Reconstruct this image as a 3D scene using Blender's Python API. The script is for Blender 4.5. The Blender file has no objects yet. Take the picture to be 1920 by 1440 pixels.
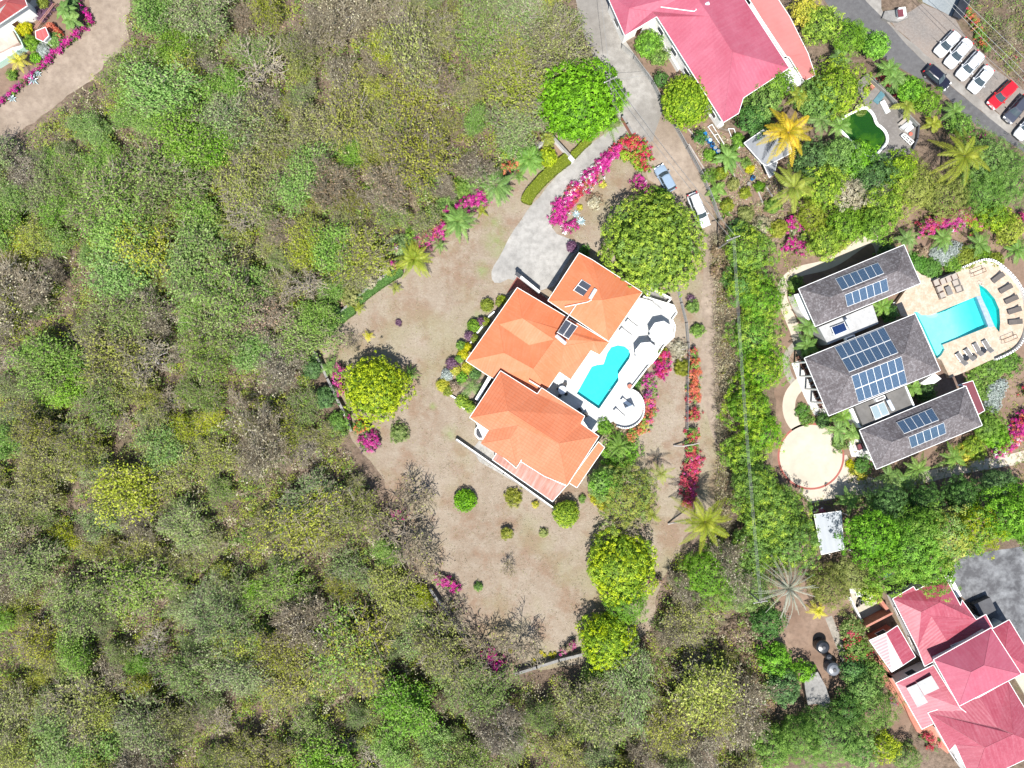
import bpy, math, random
import numpy as np
from mathutils import Vector, Matrix, noise
from mathutils.geometry import tessellate_polygon
SC = bpy.context.scene
COL = SC.collection
R = math.radians
# ---------------------------------------------------------------- camera, sky, sun
H = 112.0          # camera height, m
S = 12.5           # photo pixels per metre at ground level
cam = bpy.data.cameras.new('camera'); cam.sensor_width = 36.0
cam.lens = 36.0 * H / (1920 / S); cam.clip_end = 6000
camo = bpy.data.objects.new('camera', cam); COL.objects.link(camo)
camo.location = (0, 0, H); SC.camera = camo
w = bpy.data.worlds.new("World"); SC.world = w; w.use_nodes = True
nt = w.node_tree; bg = nt.nodes['Background']
sky = nt.nodes.new('ShaderNodeTexSky'); sky.sky_type = 'NISHITA'; sky.sun_disc = False
sky.sun_elevation = R(62); sky.sun_rotation = R(180); sky.dust_density = .6; sky.ozone_density = 1.0
nt.links.new(sky.outputs[0], bg.inputs[0]); bg.inputs[1].default_value = 0.095
sl = bpy.data.lights.new('sun', 'SUN'); sl.energy = 4.95; sl.angle = R(0.5); sl.color = (1, .965, .91)
so = bpy.data.objects.new('sun', sl); COL.objects.link(so); so.location = (0, -60, 120)
so.rotation_euler = (R(28), 0, R(-3))
SC.view_settings.view_transform = 'Standard'; SC.view_settings.look = 'None'
SC.view_settings.gamma = 1; SC.view_settings.use_curve_mapping = False
SC.view_settings.exposure = 0.86
SC.render.engine = 'CYCLES'
SC.cycles.max_bounces = 6; SC.cycles.transparent_max_bounces = 8
SC.cycles.diffuse_bounces = 3; SC.cycles.glossy_bounces = 2; SC.cycles.transmission_bounces = 3

# ---------------------------------------------------------------- helpers
def W(x, y, z=0.0):
    k = (H - z) / H
    return Vector(((x - 960) / S * k, (720 - y) / S * k, z))
def Z(x0, y0, s):
    return lambda x, y: (x0 + x / s, y0 + y / s)
za = Z(820, 440, 3.84); zb = Z(820, 740, 3.84); zc = Z(900, 140, 3.84); zd = Z(1440, 420, 4.0)
ze = Z(1440, 640, 4.0); zf = Z(1440, 0, 4.0); zg = Z(1060, 0, 4.0); zh = Z(1400, 960, 3.0)
zi = Z(0, 0, 9.6); zj = Z(560, 560, 4.235); zk = Z(680, 800, 2.88); zm = Z(1480, 620, 6.4); zl = Z(1480, 440, 6.4)
zn = Z(1280, 200, 8.0); zo = Z(1620, 1240, 6.4); zp = Z(1090, 530, 9.6); zq = Z(1580, 110, 7.2)
zr = Z(1480, 1020, 6.4); zs = Z(600, 200, 3.272); zt = Z(1700, 360, 8.0); zu = Z(1760, 640, 5.538); zv = Z(0, 0, 4.8)
zw = Z(780, 580, 6.545); zx = Z(1080, 820, 5.14); zy = Z(1180, 500, 2.4); zz = Z(1250, 180, 2.866)
def P(zf_, pts, z=0.0):
    return [W(*zf_(x, y), z) for x, y in pts]
ID = Z(0, 0, 1.0)

def tag(o, label=None, cat=None, group=None, kind=None):
    if label: o['label'] = label
    if cat: o['category'] = cat
    if group: o['group'] = group
    if kind: o['kind'] = kind
    return o
def thing(name, label, cat, loc=(0, 0, 0), rot=0.0, group=None):
    o = bpy.data.objects.new(name, None); COL.objects.link(o); o.empty_display_size = .3
    o.location = loc; o.rotation_euler = (0, 0, rot)
    return tag(o, label, cat, group)
def copy_tree(o, parent=None):
    c = o.copy(); COL.objects.link(c)
    c.parent = parent
    for ch in o.children: copy_tree(ch, c)
    return c

class MB:
    def __init__(s): s.v = []; s.f = []; s.m = []; s.uv = []
    def add(s, vs, fs, mi=0, uvs=None):
        b = len(s.v); s.v += [tuple(q) for q in vs]
        for k, f in enumerate(fs):
            s.f.append([b + i for i in f]); s.m.append(mi)
            s.uv.append(uvs[k] if uvs else None)
        return s
    def poly(s, pts, mi=0, uvfix=True):
        """planar-ish polygon facing up with metre UVs running down the slope"""
        pts = [Vector(p) for p in pts]
        n = Vector((0, 0, 0))
        for i in range(len(pts)):
            a, b = pts[i], pts[(i + 1) % len(pts)]
            n += a.cross(b)
        if n.z < 0: pts.reverse(); n = -n
        n = n.normalized() if n.length > 1e-9 else Vector((0, 0, 1))
        u = Vector((0, 0, 1)).cross(n)
        u = u.normalized() if u.length > 1e-3 else Vector((1, 0, 0))
        v = n.cross(u)
        uv = [(p.dot(u), p.dot(v)) for p in pts]
        if len(pts) <= 4:
            s.add(pts, [list(range(len(pts)))], mi, [uv])
        else:
            tr = tessellate_polygon([[(p.x, p.y, 0) for p in pts]])
            fs = []; us = []
            for t in tr:
                t = list(t)
                a, b, c = [pts[i] for i in t]
                if (b - a).cross(c - a).z < 0: t.reverse()
                fs.append(t); us.append([uv[i] for i in t])
            s.add(pts, fs, mi, us)
        return s
    def box(s, c, sz, rot=0.0, mi=0, tilt=0.0, M=None):
        x, y, z = [q / 2 for q in sz]
        M = M or (Matrix.Translation(c) @ Matrix.Rotation(rot, 4, 'Z') @ Matrix.Rotation(tilt, 4, 'X'))
        vs = [M @ Vector(p) for p in ((-x, -y, -z), (x, -y, -z), (x, y, -z), (-x, y, -z), (-x, -y, z), (x, -y, z), (x, y, z), (-x, y, z))]
        fs = [(3, 2, 1, 0), (4, 5, 6, 7), (0, 1, 5, 4), (1, 2, 6, 5), (2, 3, 7, 6), (3, 0, 4, 7)]
        uvs = [[((vs[i].x, vs[i].y)) for i in f] for f in fs]
        return s.add(vs, fs, mi, uvs)
    def prism(s, pts, z0, z1, mi=0, top=True, bottom=False, holes=None, side_mi=None):
        pts = [Vector(p) for p in pts]
        area = sum(pts[i].x * pts[(i + 1) % len(pts)].y - pts[(i + 1) % len(pts)].x * pts[i].y for i in range(len(pts)))
        if area < 0: pts.reverse()
        n = len(pts); smi = mi if side_mi is None else side_mi
        vs = [(p.x, p.y, z0) for p in pts] + [(p.x, p.y, z1) for p in pts]
        s.add(vs, [(i, (i + 1) % n, n + (i + 1) % n, n + i) for i in range(n)], smi)
        def cap(z, up):
            loops = [[(p.x, p.y, 0) for p in pts]] + [[(p[0], p[1], 0) for p in h] for h in (holes or [])]
            fl = [q for l in loops for q in l]
            tr = tessellate_polygon(loops); fs = []
            for t in tr:
                a, b, c = [Vector(fl[i]) for i in t]; t = list(t)
                if ((b - a).cross(c - a).z < 0) == up: t.reverse()
                fs.append(t)
            s.add([(q[0], q[1], z) for q in fl], fs, mi)
        if top: cap(z1, True)
        if bottom: cap(z0, False)
        return s
    def tube(s, path, r, n=6, mi=0, r1=None, caps=True):
        path = [Vector(p) for p in path]; k = len(path); vs = []; fs = []
        for i, p in enumerate(path):
            d = (path[min(i + 1, k - 1)] - path[max(i - 1, 0)]).normalized()
            a = d.orthogonal().normalized() if abs(d.z) > .99 else d.cross(Vector((0, 0, 1))).normalized()
            b = d.cross(a)
            rr = r if r1 is None else r + (r1 - r) * i / (k - 1)
            for j in range(n):
                t = 2 * math.pi * j / n
                vs.append(p + (a * math.cos(t) + b * math.sin(t)) * rr)
        for i in range(k - 1):
            for j in range(n):
                fs.append((i * n + j, i * n + (j + 1) % n, (i + 1) * n + (j + 1) % n, (i + 1) * n + j))
        if caps: fs += [tuple(range(n - 1, -1, -1)), tuple(range((k - 1) * n, k * n))]
        return s.add(vs, fs, mi)
    def lathe(s, c, prof, n=16, mi=0):
        c = Vector(c); vs = []; fs = []; k = len(prof)
        for r, z in prof:
            for j in range(n):
                t = 2 * math.pi * j / n; vs.append(c + Vector((r * math.cos(t), r * math.sin(t), z)))
        for i in range(k - 1):
            for j in range(n):
                fs.append((i * n + j, i * n + (j + 1) % n, (i + 1) * n + (j + 1) % n, (i + 1) * n + j))
        fs.append(tuple(range(n - 1, -1, -1))); fs.append(tuple(range((k - 1) * n, k * n)))
        return s.add(vs, fs, mi)
    def wall(s, pts, th, z0, z1, mi=0):
        """free-standing wall along a polyline"""
        for a, b in zip(pts[:-1], pts[1:]):
            a = Vector((a[0], a[1], 0)); b = Vector((b[0], b[1], 0)); d = (b - a)
            if d.length < .02: continue
            s.box(((a.x + b.x) / 2, (a.y + b.y) / 2, (z0 + z1) / 2), (d.length + th * .5, th, z1 - z0), math.atan2(d.y, d.x), mi)
        return s
    def build(s, name, mats, parent=None, smooth=False, local=False):
        o_ = Vector((0, 0, 0)) if (local or parent is None) else parent_world(parent)
        me = bpy.data.meshes.new(name)
        me.from_pydata([(x - o_.x, y - o_.y, z - o_.z) for x, y, z in s.v], [], s.f)
        if not isinstance(mats, (list, tuple)): mats = [mats]
        for m in mats: me.materials.append(m)
        me.polygons.foreach_set('material_index', s.m)
        if any(u is not None for u in s.uv):
            ul = me.uv_layers.new(name='UVMap'); flat = []
            for f, u in zip(s.f, s.uv):
                for q in (u if u is not None else [(0, 0)] * len(f)): flat += [q[0], q[1]]
            ul.data.foreach_set('uv', flat)
        if smooth: me.polygons.foreach_set('use_smooth', [True] * len(me.polygons))
        me.update()
        o = bpy.data.objects.new(name, me); COL.objects.link(o)
        if parent is not None: o.parent = parent
        return o
def parent_world(p):
    v = Vector(p.location)
    while p.parent: p = p.parent; v += Vector(p.location)
    return v
def wobble(pts, step=1.2, amp=.25, seed=0):
    out = []
    n = len(pts)
    for i in range(n):
        a, b = pts[i], pts[(i + 1) % n]; d = (b - a).length; k = max(1, int(d / step))
        for j in range(k):
            p = a.lerp(b, j / k)
            q = noise.noise_vector(Vector((p.x * .45, p.y * .45, seed)))
            q2 = noise.noise_vector(Vector((p.x * 1.7, p.y * 1.7, seed + 9)))
            out.append(Vector((p.x + q.x * amp * 1.4 + q2.x * amp * .6, p.y + q.y * amp * 1.4 + q2.y * amp * .6, p.z)))
    return out
def smooth_poly(pts, it=2, closed=True):
    for _ in range(it):
        o = []; n = len(pts)
        rng_ = range(n) if closed else range(n - 1)
        if not closed: o.append(pts[0])
        for i in rng_:
            a, b = pts[i], pts[(i + 1) % n]
            o.append(a.lerp(b, .25)); o.append(a.lerp(b, .75))
        if not closed: o.append(pts[-1])
        pts = o
    return pts
def circ(c, r, n=40, a0=0, a1=360):
    return [Vector((c[0] + r * math.cos(R(a0 + (a1 - a0) * i / n)), c[1] + r * math.sin(R(a0 + (a1 - a0) * i / n)), c[2] if len(c) > 2 else 0)) for i in range(n + (0 if abs(a1 - a0) == 360 else 1))]
def inside(x, y, poly):
    c = False; n = len(poly); j = n - 1
    for i in range(n):
        xi, yi = poly[i][0], poly[i][1]; xj, yj = poly[j][0], poly[j][1]
        if (yi > y) != (yj > y) and x < (xj - xi) * (y - yi) / (yj - yi) + xi: c = not c
        j = i
    return c

# ---------------------------------------------------------------- materials
def newmat(name):
    m = bpy.data.materials.new(name); m.use_nodes = True
    return m, m.node_tree, m.node_tree.nodes['Principled BSDF']
def N(t, typ, **k):
    n = t.nodes.new(typ)
    for a, b in k.items(): setattr(n, a, b)
    return n
def L(t, a, b): t.links.new(a, b)
def mixc(t, fac, a, b, mode='MIX'):
    n = t.nodes.new('ShaderNodeMix'); n.data_type = 'RGBA'; n.blend_type = mode
    for sck, val in ((n.inputs['Factor'], fac), (n.inputs['A'], a), (n.inputs['B'], b)):
        # the mix node has several sockets of one name: take the colour pair
        pass
    fi = n.inputs[0]; ai = n.inputs[6]; bi = n.inputs[7]
    for sck, val in ((fi, fac), (ai, a), (bi, b)):
        if hasattr(val, 'links'): L(t, val, sck)
        elif isinstance(val, (tuple, list)): sck.default_value = (*val[:3], 1)
        else: sck.default_value = val
    return n.outputs[2]
def mth(t, op, a, b=None, clamp=False):
    n = t.nodes.new('ShaderNodeMath'); n.operation = op; n.use_clamp = clamp
    for i, v in enumerate((a, b)):
        if v is None: continue
        if hasattr(v, 'links'): L(t, v, n.inputs[i])
        else: n.inputs[i].default_value = v
    return n.outputs[0]
def noi(t, vec, scale, detail=4, rough=.6, lo=.35, hi=.65):
    n = N(t, 'ShaderNodeTexNoise'); n.inputs['Scale'].default_value = scale; n.inputs['Detail'].default_value = detail
    n.inputs['Roughness'].default_value = rough
    if vec is not None: L(t, vec, n.inputs['Vector'])
    mr = N(t, 'ShaderNodeMapRange'); mr.inputs['From Min'].default_value = lo; mr.inputs['From Max'].default_value = hi
    L(t, n.outputs['Fac'], mr.inputs['Value'])
    return mr.outputs[0]
def bump(t, hgt, st, dist, b):
    n = N(t, 'ShaderNodeBump'); n.inputs['Strength'].default_value = st; n.inputs['Distance'].default_value = dist
    L(t, hgt, n.inputs['Height']); L(t, n.outputs[0], b.inputs['Normal'])
def world_pos(t):
    return N(t, 'ShaderNodeNewGeometry').outputs['Position']
def pm(name, col, col2=None, scale=.6, rough=.8, spec=.3, col3=None, scale2=6.0, bmp=0.0, metal=0.0, coat=0.0, lo=.35, hi=.65):
    m, t, b = newmat(name)
    b.inputs['Roughness'].default_value = rough; b.inputs['Specular IOR Level'].default_value = spec
    b.inputs['Metallic'].default_value = metal
    if coat: b.inputs['Coat Weight'].default_value = coat; b.inputs['Coat Roughness'].default_value = .05
    p = N(t, 'ShaderNodeTexCoord').outputs['Object']
    c = (*col, 1)
    col2 = col2 or tuple(q * .9 for q in col)
    n1 = noi(t, p, scale, 5, .6, lo, hi)
    out = mixc(t, n1, col, col2)
    n2 = noi(t, p, scale2, 4, .65, .4, .7)
    if col3: out = mixc(t, mth(t, 'MULTIPLY', n2, .6), out, col3)
    else: out = mixc(t, mth(t, 'MULTIPLY', n2, .25), out, tuple(q * .8 for q in col))
    L(t, out, b.inputs['Base Color'])
    if bmp: bump(t, n2, bmp, .05, b)
    return m
def flat(name, col, rough=.5, spec=.4, metal=0.0, coat=0.0):
    return pm(name, col, tuple(q * .96 for q in col), 1.5, rough, spec, None, 12, 0, metal, coat)
def roofmat(name, col, col2, period=.42, tile=0, rough=.5, spec=.35, amt=.12, stain=(.5, .5, .5), stainamt=.0, spk=.0):
    m, t, b = newmat(name)
    b.inputs['Roughness'].default_value = rough; b.inputs['Specular IOR Level'].default_value = spec
    uv = N(t, 'ShaderNodeUVMap'); uv.uv_map = 'UVMap'
    sp = N(t, 'ShaderNodeSeparateXYZ'); L(t, uv.outputs[0], sp.inputs[0])
    w1 = mth(t, 'SINE', mth(t, 'MULTIPLY', sp.outputs[0], 2 * math.pi / period))
    w1 = mth(t, 'MULTIPLY_ADD', w1, .5); w1.node.inputs[2].default_value = .5
    pos = world_pos(t)
    n1 = noi(t, pos, .25, 5, .6)
    c = mixc(t, n1, col, col2)
    # weathering streaks that run down the slope
    mp = N(t, 'ShaderNodeMapping'); mp.inputs['Scale'].default_value = (2.2, .18, 1); L(t, uv.outputs[0], mp.inputs[0])
    ns = noi(t, mp.outputs[0], 1.0, 5, .7, .45, .8)
    c = mixc(t, mth(t, 'MULTIPLY', ns, stainamt), c, stain)
    c = mixc(t, mth(t, 'MULTIPLY', w1, amt), c, tuple(q * .55 for q in col))
    h = w1
    if tile:
        w2 = mth(t, 'FRACT', mth(t, 'DIVIDE', sp.outputs[1], tile))
        ed = mth(t, 'GREATER_THAN', w2, .80)
        c = mixc(t, mth(t, 'MULTIPLY', ed, .30), c, tuple(q * .5 for q in col))
        h = mth(t, 'ADD', w1, mth(t, 'MULTIPLY', w2, -1.0))
    if spk:
        c = mixc(t, mth(t, 'MULTIPLY', noi(t, pos, 2.6, 6, .8, .50, .62), spk), c, stain)
        c = mixc(t, mth(t, 'MULTIPLY', noi(t, pos, .45, 5, .7, .5, .7), spk * .6), c, tuple(q * .5 for q in col))
    L(t, c, b.inputs['Base Color'])
    bump(t, h, .12, .05, b)
    return m
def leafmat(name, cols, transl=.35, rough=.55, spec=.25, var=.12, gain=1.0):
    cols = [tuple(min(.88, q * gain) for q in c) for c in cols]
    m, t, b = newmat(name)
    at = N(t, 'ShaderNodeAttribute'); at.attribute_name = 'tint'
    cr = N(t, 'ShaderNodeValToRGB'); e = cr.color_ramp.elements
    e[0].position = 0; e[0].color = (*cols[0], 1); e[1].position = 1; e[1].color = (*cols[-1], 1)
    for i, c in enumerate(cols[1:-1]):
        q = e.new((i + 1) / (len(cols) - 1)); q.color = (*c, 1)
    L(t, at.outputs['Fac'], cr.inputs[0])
    oi = N(t, 'ShaderNodeObjectInfo')
    hs = N(t, 'ShaderNodeHueSaturation')
    L(t, cr.outputs[0], hs.inputs['Color'])
    hv = mth(t, 'MULTIPLY_ADD', oi.outputs['Random'], var * .2); hv.node.inputs[2].default_value = .5 - var * .12
    L(t, hv, hs.inputs['Hue'])
    r2 = mth(t, 'FRACT', mth(t, 'MULTIPLY', oi.outputs['Random'], 7.31))
    vv = mth(t, 'MULTIPLY_ADD', r2, var * 3.0); vv.node.inputs[2].default_value = 1 - var * 1.5
    L(t, vv, hs.inputs['Value'])
    r3 = mth(t, 'FRACT', mth(t, 'MULTIPLY', oi.outputs['Random'], 17.9))
    sv = mth(t, 'MULTIPLY_ADD', r3, var * 3.0); sv.node.inputs[2].default_value = 1 - var * 1.8
    L(t, sv, hs.inputs['Saturation'])
    L(t, hs.outputs[0], b.inputs['Base Color'])
    b.inputs['Roughness'].default_value = rough; b.inputs['Specular IOR Level'].default_value = spec
    tr = N(t, 'ShaderNodeBsdfTranslucent'); L(t, hs.outputs[0], tr.inputs[0])
    mx = N(t, 'ShaderNodeMixShader'); mx.inputs[0].default_value = transl
    L(t, b.outputs[0], mx.inputs[1]); L(t, tr.outputs[0], mx.inputs[2])
    L(t, mx.outputs[0], t.nodes['Material Output'].inputs['Surface'])
    return m
# ---------------------------------------------------------------- palette
white = flat('white_render', (.80, .79, .76), .7, .2)
whitep = flat('white_paint', (.82, .82, .80), .45, .4)
cream = pm('cream_render', (.40, .35, .28), (.46, .42, .34), .5, .8, .2, (.3, .26, .2), 5)
deckw = pm('white_deck', (.50, .492, .475), (.43, .425, .41), .35, .6, .3, (.34, .335, .32), 3)
grey = pm('grey_concrete', (.19, .185, .175), (.27, .26, .245), .3, .85, .2, (.11, .105, .1), 2.2, .2)
dgrey = pm('dark_metal', (.05, .05, .055), (.07, .07, .075), 1, .5, .4)
steel = pm('steel', (.55, .57, .6), (.45, .47, .5), 1, .35, .5, metal=.6)
glass = pm('window_glass', (.035, .05, .06), (.05, .07, .08), .5, .08, .6)
orange = roofmat('orange_sheet_roof', (.46, .125, .048), (.49, .155, .068), .40, 0, .6, .35, .05, (.50, .27, .18), .22, .10)
orangetile = roofmat('orange_tile_roof', (.43, .125, .055), (.46, .150, .072), .42, .5, .65, .3, .10, (.48, .28, .19), .22, .10)
pinkroof = roofmat('faded_red_roof', (.300, .058, .092), (.335, .085, .125), .5, 0, .6, .3, .05, (.42, .2, .24), .2, .12)
salmon = roofmat('salmon_roof', (.40, .135, .125), (.43, .16, .15), .7, 0, .6, .3, .03)
redroof2 = roofmat('glossy_red_roof', (.25, .036, .058), (.295, .055, .080), .46, 0, .40, .5, .08, (.50, .24, .28), .28, .14)
redroof3 = roofmat('red_roof', (.36, .06, .06), (.40, .08, .08), .8, 0, .45, .5, .12, (.56, .32, .3), .3)
shingle = roofmat('weathered_shingle_roof', (.080, .068, .070), (.120, .106, .109), .9, .35, .85, .2, .10, (.30, .29, .30), .30, .55)
maroon = pm('maroon_sheet', (.13, .035, .045), (.15, .042, .052), .5, .5, .3)
redtile = roofmat('red_floor_tile', (.15, .04, .03), (.19, .055, .04), .5, .5, .6, .3, .2)
terra = pm('terracotta', (.34, .13, .09), (.40, .19, .14), .6, .75, .2, (.25, .09, .06), 4)
pinksheet = roofmat('faded_pink_sheeting', (.31, .125, .09), (.37, .20, .16), .62, 0, .85, .15, .25, (.43, .37, .34), .85)
zinc = roofmat('zinc_sheet_roof', (.165, .175, .19), (.22, .23, .245), .8, 0, .5, .5, .12, (.08, .08, .09), .4)
flatw = pm('white_flat_roof', (.40, .40, .40), (.33, .33, .325), .4, .7, .2, (.25, .25, .24), 2)
flatg = pm('grey_flat_roof', (.12, .115, .108), (.165, .158, .148), .4, .9, .2, (.07, .066, .06), 1.6)
wood = roofmat('grey_deck_boards', (.11, .097, .088), (.17, .155, .142), .38, 0, .8, .2, .45, (.40, .38, .36), .85, .15)
brownw = pm('dark_wood', (.07, .03, .02), (.11, .05, .035), 1, .5, .3)
fabric = pm('grey_fabric', (.16, .15, .142), (.19, .18, .17), 1, .9, .1)
dfabric = pm('charcoal_fabric', (.055, .05, .05), (.08, .075, .07), 1, .9, .1)
tanfab = pm('tan_fabric', (.30, .265, .23), (.36, .32, .28), 1, .9, .1)
bluep = pm('blue_plastic', (.01, .13, .38), (.015, .18, .45), 1, .35, .5)
lbluep = pm('pale_blue_lid', (.35, .55, .65), (.42, .62, .70), 1, .4, .4)
blackp = pm('black_plastic', (.018, .02, .024), (.03, .032, .038), 1, .3, .5)
limest = pm('pale_stone_paving', (.38, .29, .205), (.48, .41, .33), 1.1, .75, .25, (.27, .20, .145), 3.5)
darkst = pm('brown_stone_paving', (.13, .085, .065), (.19, .135, .11), .8, .8, .25, (.08, .055, .04), 3)
creamc = pm('cream_concrete', (.40, .345, .275), (.45, .40, .33), .12, .8, .2, (.34, .29, .235), .6)
ringc = pm('brick_red_band', (.24, .07, .055), (.3, .1, .08), 1, .7, .2)
asph = pm('asphalt', (0.075, 0.073, 0.075), (0.098, 0.095, 0.097), .08, .85, .3, (0.128, 0.128, 0.128), 1.5, .3)
asph2 = pm('stained_asphalt', (.052, .052, .056), (.075, .075, .08), .3, .7, .35, (.30, .31, .32), .55, .2, lo=.3, hi=.7)
conc = pm('road_concrete', (.20, .186, .168), (.30, .284, .26), .14, .85, .25, (.14, .128, .114), .9, .3, lo=.43, hi=.57)
concw = pm('pale_apron_concrete', (.335, .322, .298), (.245, .236, .22), .10, .85, .25, (.15, .143, .132), .9, .3, lo=.40, hi=.60)
gravel = pm('gravel', (0.142, 0.133, 0.126), (0.210, 0.173, 0.147), .15, .95, .2, (0.252, 0.231, 0.210), 3, .5)
bgravel = pm('blue_grey_paving', (.20, .22, .225), (.25, .27, .275), .3, .9, .2, (.15, .17, .18), 3, .4)
dirt = pm('dirt', (.215, .17, .13), (.29, .235, .185), .14, .95, .15, (.15, .115, .09), 1.0, .5, lo=.4, hi=.6)
soil = pm('dark_soil', (0.165, 0.110, 0.079), (0.242, 0.171, 0.127), .3, .95, .15, (0.083, 0.055, 0.039), 1.2, .5)
path = pm('stone_path', (.30, .27, .23), (.22, .20, .17), .5, .9, .2, (.15, .14, .12), 2)
tubg = pm('water_heater_tank', (.50, .55, .60), (.58, .63, .67), 1, .35, .5)
cable = pm('cable', (.22, .225, .22), (.28, .285, .28), 1, .5, .4)
pole_m = pm('weathered_pole', (.20, .19, .17), (.26, .25, .23), 1, .8, .2)
bark = pm('bark', (.13, .11, .09), (.19, .17, .145), 2, .9, .1)
barkp = pm('pale_bark', (.28, .25, .22), (.38, .35, .32), 2, .9, .1)
twigm = leafmat('twigs', [(.15, .12, .075), (.26, .222, .155), (.38, .335, .26)], .0, .8, .1, .06)

# heater collector and photovoltaic glass
def pvmat(name, base, line, cx, cy):
    m, t, b = newmat(name)
    uv = N(t, 'ShaderNodeUVMap'); uv.uv_map = 'UVMap'
    sp = N(t, 'ShaderNodeSeparateXYZ'); L(t, uv.outputs[0], sp.inputs[0])
    fx = mth(t, 'FRACT', mth(t, 'MULTIPLY', sp.outputs[0], cx)); fy = mth(t, 'FRACT', mth(t, 'MULTIPLY', sp.outputs[1], cy))
    g = mth(t, 'MAXIMUM', mth(t, 'GREATER_THAN', fx, .86), mth(t, 'GREATER_THAN', fy, .86))
    L(t, mixc(t, mth(t, 'MULTIPLY', g, .8), base, line), b.inputs['Base Color'])
    b.inputs['Roughness'].default_value = .16; b.inputs['Specular IOR Level'].default_value = .6
    return m
pv = pvmat('solar_cells', (.022, .045, .085), (.16, .24, .34), 6, 10)
coll = pvmat('collector_glass', (.05, .055, .07), (.08, .085, .10), 4, 1)
collb = pvmat('blue_collector_glass', (.012, .03, .10), (.02, .045, .13), 4, 1)
collc = pvmat('pale_collector_glass', (.25, .32, .34), (.30, .37, .39), 4, 1)

def lawnmat():
    m, t, b = newmat('dry_lawn_ground')
    b.inputs['Roughness'].default_value = .95; b.inputs['Specular IOR Level'].default_value = .1
    p = world_pos(t)
    n1 = noi(t, p, .055, 6, .65, .36, .64)
    c = mixc(t, n1, (.205, .155, .112), (.270, .222, .172))
    n2 = noi(t, p, .6, 6, .7, .36, .66)
    c = mixc(t, mth(t, 'MULTIPLY', n2, .6), c, (.31, .268, .215))
    c = mixc(t, mth(t, 'MULTIPLY', noi(t, p, .16, 6, .7, .49, .60), .7), c, (.20, .128, .085))
    n3 = noi(t, p, 3.2, 5, .75, .42, .62)
    c = mixc(t, mth(t, 'MULTIPLY', n3, .30), c, (.16, .125, .088))
    n4 = noi(t, p, .09, 5, .6, .48, .62)
    c = mixc(t, mth(t, 'MULTIPLY', n4, .45), c, (.215, .20, .11))
    # a few patches where the grass is still green
    gsum = None
    for gx, gy, gr in ((935, 455, 3.2), (895, 612, 2.6), (925, 420, 2.0), (905, 505, 1.8), (812, 762, .8), (893, 775, 1.4), (902, 600, 2.2), (845, 812, 1.6)):
        g = W(gx, gy)
        d = N(t, 'ShaderNodeVectorMath', operation='DISTANCE'); L(t, p, d.inputs[0]); d.inputs[1].default_value = g
        q = mth(t, 'SUBTRACT', 1.0, mth(t, 'DIVIDE', d.outputs['Value'], gr), True)
        gsum = q if gsum is None else mth(t, 'MAXIMUM', gsum, q)
    nn = noi(t, p, .8, 4, .6, .3, .7)
    c = mixc(t, mth(t, 'MULTIPLY', mth(t, 'MULTIPLY', gsum, nn), .9), c, (.17, .22, .075))
    L(t, c, b.inputs['Base Color']); bump(t, n3, .5, .06, b)
    return m
lawnm = lawnmat()
def groundmat():
    m, t, b = newmat('woodland_floor')
    b.inputs['Roughness'].default_value = .95; b.inputs['Specular IOR Level'].default_value = .1
    p = world_pos(t)
    c = mixc(t, noi(t, p, .12, 6, .65), (.15, .108, .078), (.22, .165, .125))
    c = mixc(t, mth(t, 'MULTIPLY', noi(t, p, 1.5, 6, .75, .4, .65), .7), c, (.05, .036, .026))
    c = mixc(t, mth(t, 'MULTIPLY', noi(t, p, .3, 5, .7, .55, .7), .5), c, (.10, .12, .045))
    L(t, c, b.inputs['Base Color']); bump(t, noi(t, p, 2.5, 5, .7), .6, .15, b)
    return m
def watermat(name, tint, rough=.03, opac=.12, col=None, dens=0, vcol=(0, 0, 0)):
    """clear pool water: tinted see-through layer with a mirror-like surface"""
    m, t, b = newmat(name)
    out = t.nodes['Material Output']
    tp = N(t, 'ShaderNodeBsdfTransparent'); tp.inputs[0].default_value = (*tint, 1)
    b.inputs['Base Color'].default_value = (*(col or tint), 1); b.inputs['Roughness'].default_value = rough
    b.inputs['Specular IOR Level'].default_value = .5
    nz = noi(t, world_pos(t), 1.6, 4, .6); bump(t, nz, .25, .05, b)
    mx = N(t, 'ShaderNodeMixShader'); mx.inputs[0].default_value = opac
    L(t, tp.outputs[0], mx.inputs[1]); L(t, b.outputs[0], mx.inputs[2]); L(t, mx.outputs[0], out.inputs['Surface'])
    if dens:
        va = N(t, 'ShaderNodeVolumeAbsorption'); va.inputs['Color'].default_value = (*vcol, 1); va.inputs['Density'].default_value = dens; L(t, va.outputs[0], out.inputs['Volume'])
    return m
pooltile = pm('pool_tile', (.42, .60, .58), (.50, .66, .64), .25, .5, .3, (.6, .72, .7), 1.6)
poolpale = pm('pale_pool_tile', (.46, .64, .62), (.52, .68, .66), .25, .5, .3, (.62, .74, .72), 1.6)
poolteal = pm('teal_pool_tile', (.03, .40, .37), (.04, .45, .42), .25, .5, .3)
algae = pm('algae_floor', (.01, .07, .022), (.26, .30, .02), .22, .9, .1, (.03, .09, .015), .6, lo=.48, hi=.62)
waterc = watermat('clear_water', (1, 1, 1), .03, .05, (.1, .7, .7), 1.5, (.0, .88, .90))
waterg = watermat('green_water', (.72, .9, .5), .05, .2, (.03, .09, .03))

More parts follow.
